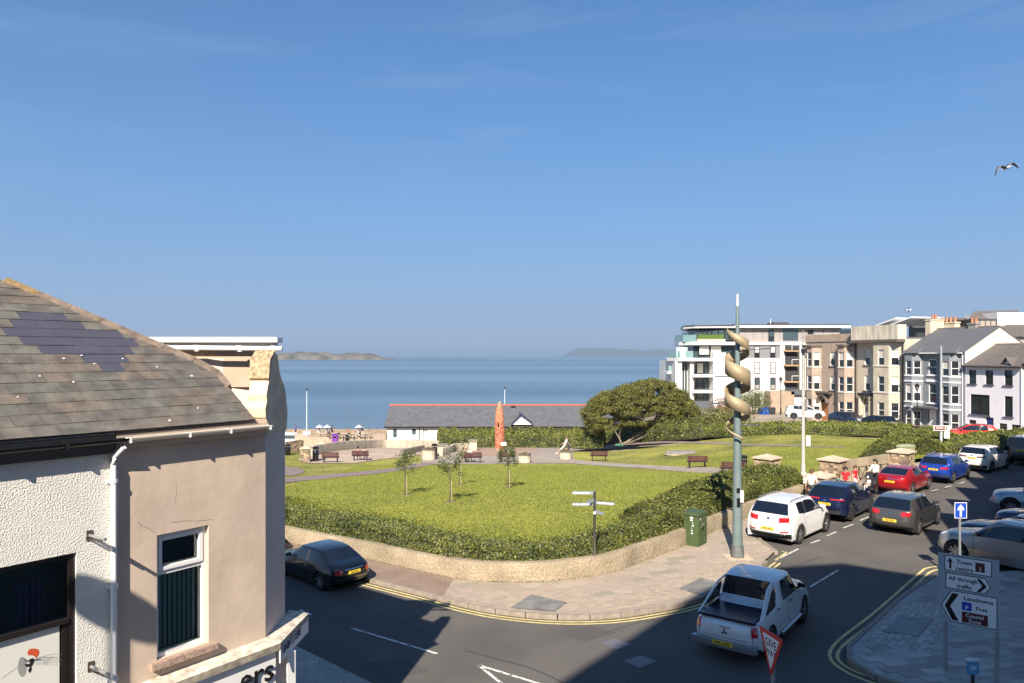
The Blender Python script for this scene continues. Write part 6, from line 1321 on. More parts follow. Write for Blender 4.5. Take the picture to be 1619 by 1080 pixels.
# ---- white pickup
PK_ = dict(kind='pickup', L=5.2, W=1.80, H=1.78, hood=1.12, belt=1.17, cowl=1.22, wt=.62, roofr=-.66, rw=(-.78, 1.20), tail=[(-1.25, 1.10), (-2.50, 1.10), (-2.57, .88), (-2.58, .66), (-2.50, .46)], wb=3.0, wr=.385, cp=-.50, kick=.03, rail=.82, rz=1.72, clear=.34, wx=.06, tail_w=.97,
           lamps=[(.80, 1.0, .76, 1.04, REDL, .0)], plate_z=.58, badge_z=None, mirror=BLACK, handle=CLAD, ns=7)
WP = paint_mat('pickup_white', (.70, .71, .71)); pk_t, pbody, ppatch, pbvh = make_car('pickup_truck', 'white double-cab pickup with dark load cover turning through the shaded junction', PK_, WP, 'pickup truck', plate='WHZ 5965')
hw_ = .90
k = MB(); k.box((-2.46, -.74, 1.07), (-.82, .74, 1.125)); cov = k.build('load_cover', mat('load_cover', (.010, .014, .030), .25), pk_t, bevel=.015)
for s_ in (1, -1):
    k = MB(); A = [(-2.40, s_*.80, 1.10), (-2.15, s_*.82, 1.12), (-1.25, s_*.70, 1.66), (-.72, s_*.66, 1.74), (-.72, s_*.70, 1.66), (-1.2, s_*.76, 1.56), (-1.98, s_*.86, 1.12)]
    k.extrude([A[0], A[1], A[2], A[3], A[4], A[5], A[6]], (0, -s_*.05, 0)); k.build('sports_bar', WP, pk_t, bevel=.01)
    k = MB(); k.extrude([(-1.75, s_*.82, 1.13), (-.86, s_*.78, 1.13), (-.86, s_*.72, 1.58), (-1.2, s_*.74, 1.48)], (0, -s_*.012, 0)); k.build('mesh_infill', BLACK, pk_t)
    for i in range(5): k = MB(); k.box((-.98+i*.0-.03, s_*.79-.006, 1.18+i*.075), (-.88-.0, s_*.79+.006, 1.22+i*.075)); k.build('vent_slat', STEEL, pk_t)
    k = MB(); k.tube([(1.0, s_*.93, .42), (-.78, s_*.93, .42)], .045, 8); k.build('side_step', mat('step_steel', (.55, .56, .58), .25, .9), pk_t, smooth=True)
    ppatch('tailgate_seam', [(-2.6, s_*.70, .62), (-2.6, s_*.712, .62), (-2.6, s_*.712, 1.06), (-2.6, s_*.70, 1.06)], None, (1, 0, 0), BLACK, .004, (1, 6))
k = MB(); k.box((-2.70, -.86, .46), (-2.50, .86, .58)); k.box((-2.66, -.86, .38), (-2.46, .86, .46)); k.build('rear_bumper', mat('bumper_steel', (.35, .37, .40), .3, .7), pk_t, bevel=.03)
ppatch('tailgate_handle', [(-2.6, -.14, .90), (-2.6, .14, .90), (-2.6, .14, .98), (-2.6, -.14, .98)], None, (1, 0, 0), CHROME, .02, (3, 2))
for a_ in (90, 210, 330):
    ca, sa = math.cos(R(a_)), math.sin(R(a_)); q_ = [(0, 0), (.045*ca-.026*sa, .045*sa+.026*ca), (.09*ca, .09*sa), (.045*ca+.026*sa, .045*sa-.026*ca)]; ppatch('emblem', [(-2.6, -y_, .795+z_) for y_, z_ in q_], None, (1, 0, 0), BLACK, .014, (2, 2))
ppatch('tailgate_seam', [(-2.6, -.70, .635), (-2.6, .70, .635), (-2.6, .70, .648), (-2.6, -.70, .648)], None, (1, 0, 0), BLACK, .004, (10, 1))
for o in list(bpy.data.objects):
    if o.parent == pk_t and o.name.startswith('number_plate') and o.location.length == 0:
        if min(v.co.x for v in o.data.vertices) < 0:
            o.location.x = -2.712 - min(v.co.x for v in o.data.vertices) ; o.location.z = -.04
fr_ = G(1272, 985); hd = Vector((.60, .80, 0)); lft = Vector((-.8, .6, 0)); sc = .95
ctr = fr_ - hd*((1.5+.06)*sc) + lft*(.88*sc); pk_t.location = ctr; pk_t.rotation_euler = (0, 0, math.atan2(.8, .6)); pk_t.scale = (sc,)*3
# ------------------------------------------------------------------ trees
def limb(mb, p, d, L, r, depth, rnd, tips, bend=Vector((0,0,0)), n=4):
    pts = [p.copy()]; rad = [r]; q = p.copy(); dd = d.normalized()
    for i in range(n):
        dd = (dd + Vector((rnd.uniform(-.2,.2), rnd.uniform(-.2,.2), rnd.uniform(-.12,.2))) + bend*.12).normalized(); q = q + dd*L/n; pts.append(q.copy()); rad.append(r*(1-.55*(i+1)/n))
    mb.tube(pts, rad, 7 if r > .06 else 5, cap=False)
    if depth == 0: tips.append((q, dd)); return
    for k in range(rnd.choice((2, 3, 3))):
        a = rnd.uniform(0, 6.28); s = Vector((math.cos(a), math.sin(a), rnd.uniform(-.1, .6))); j = rnd.randint(2, n)
        limb(mb, pts[j], (dd*.9 + s*.75), L*rnd.uniform(.55, .8), rad[j]*.8, depth-1, rnd, tips, bend)
def windswept():
    base = PK(984, 704); t = thing('windswept_tree', 'large windswept bushy tree leaning over the far lawn', 'tree', base); rnd = random.Random(4)
    mb = MB(); tips = []
    for d, L, r in (((1.3,.2,.9),2.2,.20), ((-.45,.1,1.1),1.7,.11), ((1.7,.5,.5),2.8,.13), ((-.05,-.3,1.2),1.9,.10), ((1.0,-.6,.75),2.1,.10)):
        limb(mb, Vector((rnd.uniform(-.3,.3), rnd.uniform(-.2,.2), 0)), Vector(d), L*1.25, r, 2, rnd, tips, Vector((.7, 0, .0)))
    mb.build('trunk', BARK, t, smooth=2)
    # crown: clumps inside an outline measured from the picture, at the tree's own distance
    s = base.y / F
    prof = [(-62, 45, 68), (-50, 20, 88), (-38, 20, 98), (-22, 33, 106), (-6, 36, 112), (14, 38, 117), (34, 38, 124), (54, 30, 128), (74, 24, 126), (92, 20, 113), (106, 16, 98), (118, 14, 80), (128, 20, 62)]
    xs = [p[0]*s*.93 for p in prof]; lo = [p[1]*s*.84 for p in prof]; hi = [p[2]*s*.80 for p in prof]
    P = []; N = []; Q = []; 
    cl = []
    for i in range(900):
        x = rnd.uniform(xs[0], xs[-1]); l = np.interp(x, xs, lo); h = np.interp(x, xs, hi); u = rnd.random()**.6
        z = l + (h-l)*u; wy = 3.4*math.sin(math.pi*min(1, max(0.02, (x-xs[0])/(xs[-1]-xs[0]))))**.5*math.sqrt(max(0.05, 1-((z-(l+h)/2)/((h-l)/2+.3))**2)); y = rnd.uniform(-wy, wy)
        if abs(y) < wy*.35 and l+.8 < z < h-.8: continue
        cl.append((Vector((x, y, z)), rnd.uniform(.32, .68)))
    for c, r in cl:
        n = int(240*r/.45); d = RNG.normal(0, 1, (n, 3)); d /= np.linalg.norm(d, axis=1, keepdims=True); rr = r*RNG.random((n, 1))**.4*np.where(RNG.random((n, 1)) < .07, 1.55, 1); e = np.array([1.25, 1, .7])
        P.append(np.array(c) + d*rr*e); N.append(d*.8 + np.array([0, 0, .5]))
    P = np.concatenate(P); N = np.concatenate(N); k = RNG.random(len(P))
    o = leaves('crown', P[k < .60].astype(np.float32), N[k < .60], .075, mat('tree_leaf', (.070, .092, .018), .6, island=.6, var=.35, scale=.7, col2=(.13, .135, .028), transl=.25), t, 'stuff'); o = leaves('young_leaves', P[(k >= .60) & (k < .97)].astype(np.float32), N[(k >= .60) & (k < .97)], .07, mat('tree_leaf_gold', (.22, .19, .035), .6, island=.4, transl=.25), t, 'stuff')
    o = leaves('pale_leaf_backs', P[k >= .97].astype(np.float32), N[k >= .97], .06, mat('pale_leaf', (.30, .29, .22), .6, island=.3), t, 'stuff')
    k = MB()
    for i in range(10):
        a = i*.63; k.lathe([(.01, 0), (.16, .05), (.12, .18), (.01, .25)], 6, c=(math.cos(a)*.45-.3, math.sin(a)*.2-.35, -.02))
    o = k.build('green_netting', mat('green_bag', (.05, .16, .09), .7), t); o['kind'] = 'stuff'
windswept()
def sapling(px, py, toppy, w, label, seed, n=340, lean=0):
    b = PK(px, py); h = (py-toppy)/F*b.y*1.0; t = thing('young_tree', label, 'young tree', b, 0, 'young trees on the front lawn'); rnd = random.Random(seed)
    mb = MB(); mb.tube([(0,0,-.05), (.02,0,h*.45), (lean*.5,0.02,h*.8), (lean,0,h*.97)], [.035,.03,.022,.01], 6); mb.build('trunk', BARK, t, smooth=2)
    mb = MB(); mb.tube([(.10,0,0), (.10,0,h*.5)], .02, 5); mb.build('stake', mat('stake_wood', (.42,.34,.22), .9), t)
    mb = MB(); tips = []
    for i in range(9): a = i*2.4; z = h*(.5+.045*i); limb(mb, Vector((lean*z/h,0,z)), Vector((math.cos(a),math.sin(a),.9)), .42, .010, 1, rnd, tips, n=3)
    mb.build('branch', BARK, t, smooth=2)
    P = []; N = []
    for q, d in tips:
        m = max(7, n//len(tips)*2); P.append(np.array(q) + RNG.normal(0, 1, (m, 3))*np.array([.09, .09, .11])*w); N.append(RNG.normal(0, 1, (m, 3)) + np.array([0,0,.5]))
    P = np.concatenate(P); N = np.concatenate(N); leaves('crown', P.astype(np.float32), N, .05, mat('sapling_leaf', (.10, .125, .035), .55, island=.5, transl=.3), t, 'stuff')
    mb = MB(); V = [(0,0,.03)] + [(math.cos(a)*.34*rnd.uniform(.8,1.2), math.sin(a)*.34*rnd.uniform(.8,1.2), .012) for a in [k*math.pi/6 for k in range(12)]]
    mb.mesh(V, [(0, i+1, (i+1) % 12+1) for i in range(12)]); mb.build('mulch', mat('bark_mulch', (.16,.13,.09), .95, bump=1, scale=10), t)
sapling(640, 783, 726, 1.25, 'young tree alone on the front lawn, furthest from the brick tower', 21)
sapling(711, 794, 727, 1.0, 'young tree with a leafy crown in the middle pair on the front lawn', 22, 300)
sapling(726, 767, 706, .55, 'thin staked sapling just behind its leafier neighbour on the lawn', 23, 90)
sapling(803, 772, 713, 1.2, 'young tree standing below the brick tower on the front lawn', 24, 400)
def shrub(label, px, py, Y, r, col, nm, n=5000, size=.09):
    c = D(px, py, Y); t = thing('shrub', label, 'shrub', c); d = RNG.normal(0, 1, (n, 3)); d /= np.linalg.norm(d, axis=1, keepdims=True); P = d*RNG.random((n,1))**.35*np.array(r)*(1+.2*np.sin(d[:, :1]*7)*np.cos(d[:, 1:2]*6)); mb = MB(); mb.tube([(0,0,-r[2]-1.5),(0,0,0)], .08, 6); mb.build('trunk', BARK, t)
    leaves('foliage', P.astype(np.float32), d, size, mat(nm, col, .6, island=.5, transl=.2), t, 'stuff')
shrub('small green tree beside the blue wheelie bins', 1190, 635, 104, (2.6, 1.5, 1.9), (.13, .15, .05), 'bin_tree_leaf')
shrub('reddish-leaved shrub beside the annexe roof', 1152, 648, 97, (2.8, 1.5, 1.7), (.28, .15, .10), 'red_shrub_leaf')
shrub('yellow-green bushy shrub above the far end of the hedge', 1138, 662, 82, (3.6, 1.4, 1.3), (.16, .16, .045), 'hedge_bush_leaf', 7000)
# ------------------------------------------------------------------ brick tower
b = PK(790, 713); s = b.y/F; t = thing('brick_tower', 'tapering red brick tower with orange lichen on its stepped top', 'tower', b); h = 77*s
k = MB(); k.lathe([(.46, -.2), (.52, .15), (.52, .25)], 24); k.build('plinth', mat('tower_plinth', (.40,.28,.22), .9, var=.2), t)
rows = int(h*.86/.115); bm_ = [mat('tower_brick_%d' % i, c, .9, var=.25, scale=9, bump=.4) for i, c in enumerate(((.42,.12,.06), (.50,.18,.09), (.33,.10,.06), (.48,.24,.15)))]; 
k = MB(); k.lathe([(.455, .25), (.47, h*.5), (.40, h*.74), (.28, h*.90)], 20); k.build('core', MORT, t)
rnd = random.Random(9); parts = [MB() for _ in bm_]
for r_ in range(rows):
    z = .25 + r_*.115; rad = float(np.interp(z, [.25, h*.5, h*.74, h*.93], [.475, .49, .42, .29])); n = max(8, int(2*math.pi*rad/.23))
    for i in range(n):
        a = 2*math.pi*(i + (r_ % 2)*.5)/n; wd = math.pi*2*rad/n-.018; M = Matrix.Rotation(a, 4, 'Z'); e = rnd.uniform(-.006, .018); idx = rnd.randrange(4) if z < h*.6 else rnd.choice((1, 3, 3))
        parts[idx].box((rad-.06, -wd/2, z), (rad+e, wd/2, z+.10), 0, M)
for i, m_ in enumerate(bm_): o = parts[i].build('brickwork', m_, t, recalc=False); o['kind'] = 'stuff'
k = MB(); k.lathe([(.26, h*.88), (.22, h*.93), (.22, h*.935), (.14, h*.97), (.13, h*1.0), (.05, h*1.02)], 16); k.build('lichened_cap', mat('tower_lichen', (.45,.30,.09), .95, var=.5, scale=9, bump=.6, col2=(.32,.24,.16)), t, smooth=True)
k = MB(); k.box((-.20, -.56, h*.50), (-.06, -.40, h*.585)); k.build('slit_window', BLACK, t)
# ------------------------------------------------------------------ benches, bins, planters, boards
def bench(label, px, py, w=1.5, rz=0.0, group='park benches', sc=1.0):
    b = PK(px, py, .04); t = thing('park_bench', label, 'bench', b, rz, group, sc)
    for i in range(5): k = MB(); k.box((-w/2, -.28+i*.10, .42), (w/2, -.20+i*.10, .455)); k.build('seat_slat', WOODB, t)
    for i in range(4): k = MB(); k.box((-w/2, .0, 0), (w/2, .03, .085)); o = k.build('back_slat', WOODB, t); o.location = (0, -.28-.025*i, .52+i*.105); 
    for s_ in (-.38, .38): 
        k = MB(); k.box((s_*w-.03, -.24, 0), (s_*w+.03, -.18, .42)); k.build('leg', DARK, t); k = MB(); k.box((s_*w-.03, .12, 0), (s_*w+.03, .18, .42)); k.build('leg', DARK, t)
        k = MB(); k.tube([(s_*w, -.24, .40), (s_*w, -.37, .92)], .022, 5); k.build('back_bracket', DARK, t)
    return t
bench('maroon slatted bench at the edge of the sunken plaza, nearest the shop', 523, 731, 1.5, R(4)); bench('maroon bench with people on it beside the sunken plaza', 570, 728, 1.5, R(6))
bench('maroon bench with two seated people left of the brick tower', 748, 731, 1.6); bench('maroon bench half hidden behind a young tree under the brick tower', 802, 730, 1.5)
bench('maroon slatted bench alone beside the path below the windswept tree', 947, 728.5, 1.55, R(-3)); bench('maroon bench between the stone slab and the path', 1102, 739, 1.5, R(-3)); bench('maroon bench partly hidden by the tall sculpture pole', 1158, 751, 1.6, R(-6))
def bin_(label, px, py, h=1.15, m=None, z=.04, sc=1.0):
    b = PK(px, py, z); t = thing('litter_bin', label, 'litter bin', b, 0, 'litter bins', sc); k = MB(); k.lathe([(.24, 0), (.27, .05), (.27, h*.72), (.25, h*.74)], 16); k.build('body', m or BLACK, t, smooth=True)
    k = MB(); k.lathe([(.28, h*.84), (.29, h*.86), (.27, h*.97), (.10, h*1.02)], 16); k.build('lid', m or BLACK, t, smooth=True); k = MB()
    for a in range(4): k = MB(); k.box((.22*math.cos(a*1.57)-.02, .22*math.sin(a*1.57)-.02, h*.72), (.22*math.cos(a*1.57)+.02, .22*math.sin(a*1.57)+.02, h*.86)); k.build('lid_post', m or BLACK, t)
    return t
bin_('black litter bin beside the silvery shrubs near the brick tower', 846, 703, 1.15); bin_('black litter bin beside the sculpture pole bench', 1175, 747, 1.15); bin_('black litter bin at the top of the ramp wall by the plaza', 687, 722, 1.2)
bin_('black litter bin beside a stone pier at the plaza corner', 499, 729, 1.3); bin_('dark litter bin half behind the shop corner', 455, 719, 1.0)
k = thing('recycling_bin', 'purple recycling bin on the promenade beside the picket fence', 'recycling bin', PK(530, 702, .05)); q = MB(); q.box((-.35,-.3,0),(.35,.3,1.2)); PU = mat('purple_plastic', (.16,.03,.28), .5); q.build('body', PU, k, bevel=.04); q = MB(); q.box((-.38,-.33,1.2),(.38,.33,1.32)); q.build('lid', PU, k, bevel=.03); q = MB(); q.box((-.2,-.32,.8),(.2,-.30,1.0)); q.build('slot', BLACK, k)
q = bin_('black litter bin on the promenade beside the sand', 549, 703, 1.2)
def planter(label, px, py, r=.55, h=.65):
    b = PK(px, py, .03); t = thing('planter', label, 'stone planter', b, 0, 'round cream planters'); k = MB(); k.lathe([(r*.92, 0), (r, .05), (r, h*.8), (r*1.04, h)], 12); k.build('bowl', mat('cream_concrete', (.52,.45,.33), .9, var=.12, scale=3), t); k = MB(); k.lathe([(r*1.06, h), (r*1.06, h+.1), (r*.8, h+.12)], 12); k.build('seat_rim', mat('dark_rim', (.13,.10,.08), .9), t)
    P = RNG.normal(0, 1, (200, 3))*np.array([r*.35, r*.35, .05]) + np.array([0, 0, h+.15]); leaves('plants', P.astype(np.float32), np.abs(P), .05, mat('dry_plant', (.16,.13,.06), .8, island=.4), t, 'stuff')
planter('round cream planter on the square right of the brick tower', 829, 731.5); planter('round cream planter where a couple sit beside the path', 894, 726)
planter('square-topped cream planter pier at the foot of the ramp wall', 678, 727, .6, .9)
def ppier(label, px, py, w, h, stone=True):
    b = PK(px, py); 
    if stone: pier(label, b, w, h, R(10), seed=int(px), group='stone piers round the plaza')
    else:
        t = thing('wall_pier', label, 'pier', b); k = MB(); k.box((-w/2,-w/2,-.1),(w/2,w/2,h)); k.build('shaft', MATS['cream_concrete'], t); k = MB(); k.box((-w/2-.1,-w/2-.1,h),(w/2+.1,w/2+.1,h+.18)); k.build('coping', MATS['dark_coping'], t, bevel=.02)
ppier('small rubble stone pier at the plaza corner beside the bins', 483, 731, .75, 1.2); ppier('short brown stone pier on the plaza wall near the promenade', 508, 716, .8, .9)
ppier('cream pier with weathered coping left of the brick tower', 748, 712.5, .8, .95, False); ppier('small cream pier beside the silvery shrubs', 857, 704, .7, .8, False); ppier('low cream pier behind the ramp bin', 700, 716, .9, .7, False)
def board_sign(label, px, py, h, w, d, tilt, m=WHITE):
    b = PK(px, py, .04); t = thing('information_board', label, 'information board', b); 
    for s_ in (-.35, .35): k = MB(); k.box((s_*w-.03,-.03,0),(s_*w+.03,.03,h)); k.build('leg', DARK, t)
    M = Matrix.Translation((0,0,h)) @ Matrix.Rotation(tilt, 4, 'X'); k = MB(); k.box((-w/2,-d/2,0),(w/2,d/2,.05),0,M); k.build('panel', m, t); k = MB(); k.box((-w*.42,-d*.4,.051),(w*.42,d*.4,.056),0,M); k.build('print', mat('board_print', (.45,.50,.46), .6, var=.4, scale=8), t)
board_sign('tilted pale information board behind the brick tower', 778, 706, .95, 1.0, .6, R(55), mat('board_grey', (.5,.53,.5), .6)); board_sign('small tilted information lectern at the foot of the brick tower', 796, 716, .85, .55, .45, R(40))
b = PK(1078, 717, .0); t = thing('stone_slab', 'flat grey stone slab lying on the far lawn', 'stone slab', b); k = MB(); k.lathe([(1.5, 0), (1.55, .12), (1.4, .2)], 14); o = k.build('slab', mat('grey_slab', (.22,.21,.20), .9, var=.2, scale=3, bump=.4), t); o.scale = (1, .55, 1); k = MB(); k.lathe([(1.6, -.1), (1.6, .04)], 14); o = k.build('base_ring', MORT, t); o.scale = (1, .6, 1)
# ------------------------------------------------------------------ lamp columns
def column(label, px, py, top, r0=.09, r1=.06, m=GALV, z=0.1, base=None, Y=None, head=True, cat='lamp post'):
    b = base or PK(px, py, z, f=gz); h = b.z; zt = H - (top-CY)/F*b.y; L = zt - b.z; t = thing('lamp_post', label, cat, b); k = MB(); k.tube([(0,0,0),(0,0,1.2),(0,0,1.25),(0,0,L)], [r0*1.35, r0*1.25, r0, r1], 12); k.build('column', m, t, smooth=True)
    if head: k = MB(); k.lathe([(.03,.0),(.16,-.02),(.17,-.10),(.10,-.14)], 10, c=(0,-.12,L)); k.build('lamp_head', m, t, smooth=True); k = MB(); k.tube([(0,0,L-.05),(0,-.12,L-.02)], .025, 6); k.build('arm', m, t)
    return t, L
PALE = mat('pale_column', (.36,.35,.32), .6, var=.1, scale=3)
t, L = column('tall pale street column rising from the taller hedge', 1270, 765, 543, .10, .08, PALE, base=G(1270, 768)); k = MB(); k.lathe([(.45,-.1),(.42,.1),(.2,.75),(.16,.8)], 12); k.build('flared_base', PALE, t, smooth=True); k = MB(); k.box((.10,-.18,2.3),(.34,-.15,2.9)); k.build('notice_plate', WHITE, t)
k = MB(); k.box((.08,-.12,4.3),(.2,.0,5.0)); k.build('control_box', MATS['grey_slab'], t)
k = MB(); k.box((-.14,-.24,L-.55),(.12,-.02,L-.3)); k.build('camera_box', DARK, t)
for dz in (.55, .85): k = MB(); k.tube([(-.18,0,L-.2+dz-.3),(.18,0,L-.2+dz-.3)], .02, 5); k.build('crossarm', GALV, t)
k = MB(); k.tube([(0,0,L),(0,0,L+.75)], .03, 5); k.build('antenna', GALV, t)
t, L = column('grey street column with small brown sign beside the loose hedge', 1488, 718, 547, .11, .08, GALV, base=Vector(((1488-CX)/F*52.3, 52.3, .1)), head=False)
k = MB(); k.box((-.65,-.18,2.0),(.55,-.15,2.38)); p_ = k.build('sign_plate', WHITE, t); k = MB(); k.box((-.58,-.195,2.06),(.30,-.181,2.32)); k.build('brown_sign', mat('sign_brown', (.14,.015,.02), .5), p_); k = MB(); k.box((.12,-.18,1.45),(.5,-.15,1.95)); k.build('notice_plate', WHITE, t)
for y_ in (2.14, 2.22): k = MB(); k.box((-.5,-.20,y_),(.05,-.196,y_+.035)); k.build('sign_text', WHITE, p_)
k = MB(); k.box((.14,-.20,2.10),(.24,-.196,2.28)); k.build('sign_symbol', WHITE, p_)
def victorian(label, px, Y, py, top):
    z = H - (py-CY)/F*Y; b = Vector(((px-CX)/F*Y, Y, z)); L = (py-top)/F*Y; t = thing('lamp_post', label, 'street lamp', b, 0, 'black lantern street lamps'); k = MB(); k.tube([(0,0,0),(0,0,.9),(0,0,1.0),(0,0,L-.8)], [.12,.10,.06,.04], 8); k.build('post', BLACK, t, smooth=True)
    k = MB(); k.lathe([(.08,L-.8),(.13,L-.75),(.26,L-.3),(.24,L-.28)], 6); k.build('lantern', mat('lantern_glass', (.12,.13,.13), .2), t); k = MB(); k.lathe([(.32,L-.3),(.10,L-.08),(.04,L)], 6); k.build('lantern_roof', BLACK, t); k = MB(); k.tube([(-.3,0,L-1.0),(.3,0,L-1.0)], .025, 5); k.build('ladder_bar', BLACK, t)
victorian('black lantern street lamp in front of the apartment bin store', 1234.5, 103, 655, 596); victorian('black lantern street lamp in front of the grey house', 1450, 74, 676, 606)
for px, py, top, lab in ((485, 690, 614, 'slim pale lighting pole on the promenade by the picket fence'), (798, 690, 612, 'slim pale lighting pole behind the brick tower')):
    Y = 100; b = D(px, py, Y); L = (py-top)/F*Y; t = thing('lighting_pole', lab, 'lighting pole', b); k = MB(); k.tube([(0,0,-.8),(0,0,L)], [.09,.05], 8); k.build('pole', mat('pale_blue_pole', (.50,.58,.62), .5), t, smooth=True); k = MB(); k.box((-.10,-.1,L-.3),(.10,.1,L)); k.build('lamp_head', DARK, t)
    if px < 500: k = MB(); k.box((-.5,-.1,.2),(.5,-.05,.75)); k.build('notice', WHITE, t)
# flagpole-like post leaning by the tower
b = D(802, 690, 99); t = thing('leaning_lamp', 'thin dark leaning lamp post just right of the brick tower', 'lamp post', b); k = MB(); k.tube([(-.5,0,-.5),(.75,0,4.1)], .06, 6); k.build('post', DARK, t); k = MB(); k.box((.5,-.2,4.0),(1.1,.2,4.2)); k.build('lamp_head', DARK, t)
# ------------------------------------------------------------------ tall helical sculpture pole
base = G(1166, 881, .12); t = thing('sculpture_pole', 'tall grey-green pole wrapped in a bronze spiral ribbon', 'sculpture', base); s = base.y/F; hz = 416*s
PG = mat('pole_green', (.17,.22,.22), .45, .2, var=.1, scale=2); BRZ = mat('bronze_ribbon', (.33,.26,.16), .6, .2, var=.08, scale=1.2)
k = MB(); k.tube([(0,0,0),(0,0,.45)], [.24,.215], 20); k.build('base_sleeve', mat('sleeve_grey', (.16,.17,.17), .6, .4, var=.2, scale=6), t, smooth=True)
k = MB(); k.tube([(0,0,.45),(0,0,hz*.35),(0,0,hz*.70),(0,0,hz*.955)], [.185,.155,.105,.055], 20); k.build('pole', PG, t, smooth=True)
k = MB(); k.tube([(0,0,hz*.955),(0,0,hz)], [.05,.035], 10); k.build('white_tip', WHITE, t, smooth=True)
k = MB(); k.box((-.45,-.4,-.0),(.45,.4,.02)); k.build('base_plate', MATS['capstone'] if 'capstone' in MATS else CONC, t)
def zof(py): return (881-py)*s
V = []; n = 140; z_hi, z_lo = zof(521), zof(692); turns = 3.35
for i in range(n+1):
    u = i/n; a = -math.pi*.62 + 2*math.pi*turns*u - math.pi*.5; z = z_hi + (z_lo-z_hi)*(u**.95); wd = .045 + .25*math.sin(math.pi*min(1, u*1.03+.05))**.8; rr = .36 + .09*math.sin(math.pi*u)
    for dz in (-wd, wd): V.append((rr*math.cos(a), rr*math.sin(a), z+dz))
mb = MB(); mb.mesh(V, [(2*i, 2*i+1, 2*i+3, 2*i+2) for i in range(n)]); rb = mb.build('ribbon', BRZ, t, smooth=2, recalc=False); md = rb.modifiers.new('s', 'SOLIDIFY'); md.thickness = .015
for py, L, dirn, tilt in ((554, 1.05, 1, .02), (595, -.72, 1, 0), (634, -1.0, 1, -.03), (672, .72, 1, 0)):
    z = zof(py); mb = MB(); P = []; sg = 1 if L > 0 else -1; LL = abs(L)
    for j_ in range(16):
        a = 2*math.pi*j_/16; P.append((sg*(.12+LL/2 + LL/2*math.cos(a)), -.05+.13*math.sin(a), z + tilt*(1+math.cos(a))*2 + .012))
    mb.extrude(P, (0,0,-.035)); mb.build('blade', mat('blade_metal', (.13,.135,.13), .4, .5), t)
    mb = MB(); mb.tube([(0,0,z-.05),(sg*(.3),-.03,z)], .03, 6); mb.build('blade_arm', PG, t)
for z0, z1, dx in ((2.35, 2.75, -.02), (3.0, 3.2, -.03), (2.55, 3.1, .1)):
    k = MB(); k.box((dx-.06, -.205, z0*.8), (dx+.06, -.195, z1*.8)); k.build('sticker', WHITE if dx > 0 else BLACK, t)
# ------------------------------------------------------------------ fingerpost
b = G(940, 908, .12); s = b.y/F; t = thing('fingerpost', 'stainless steel fingerpost with pale direction fingers by the low wall', 'signpost', b); hf = 131*s
k = MB(); k.tube([(0,0,0),(0,0,hf)], .045, 12); k.build('post', STEEL, t, smooth=True)
def finger(z, ang, L, txt, tilt=0):
    M = Matrix.Translation((0,0,z)) @ Matrix.Rotation(ang, 4, 'Z'); k = MB(); k.box((.05,-.012,-.048),(L,.012,.048),0,M); f = k.build('direction_finger', mat('finger_plate', (.30,.34,.40), .4, .2), t)
    if txt:
        for a_, b2_ in ((.14, .62), (.68, .80), (.86, .95)) if txt == 'Harbour   WC' else ((.2, .90), (.93, .96)):
            k = MB(); s_ = -1 if math.cos(ang) > 0 else 1; k.box((L*a_, s_*.0125-.001, -.018), (L*b2_, s_*.0125+.001, .020), 0, M); k.build('finger_print', WHITE, f)
        return
        flip = math.cos(ang) < 0; T = M @ Matrix.Translation((L-.04 if flip else .1, -.013 if not flip else .013, -.03)) @ (Matrix.Rotation(R(90), 4, 'X') if not flip else Matrix(((-1,0,0,0),(0,0,1,0),(0,1,0,0),(0,0,0,1)))); text('finger_text', txt, .075, WHITE, f, T, .001, 'LEFT')
finger(131*s-.05, R(180), .76, 'Promenade'); finger(112*s-.03, R(180), .76, 'Harbour   WC'); finger(112*s+.03, R(-20), .68, 'Town Centre'); finger(120*s-.05, R(232), .5, None); finger(100*s, R(-60), .5, None)
k = MB(); k.box((-.05,-.055,hf*.73),(.05,-.045,hf*.76)); k.build('band', WHITE, t)
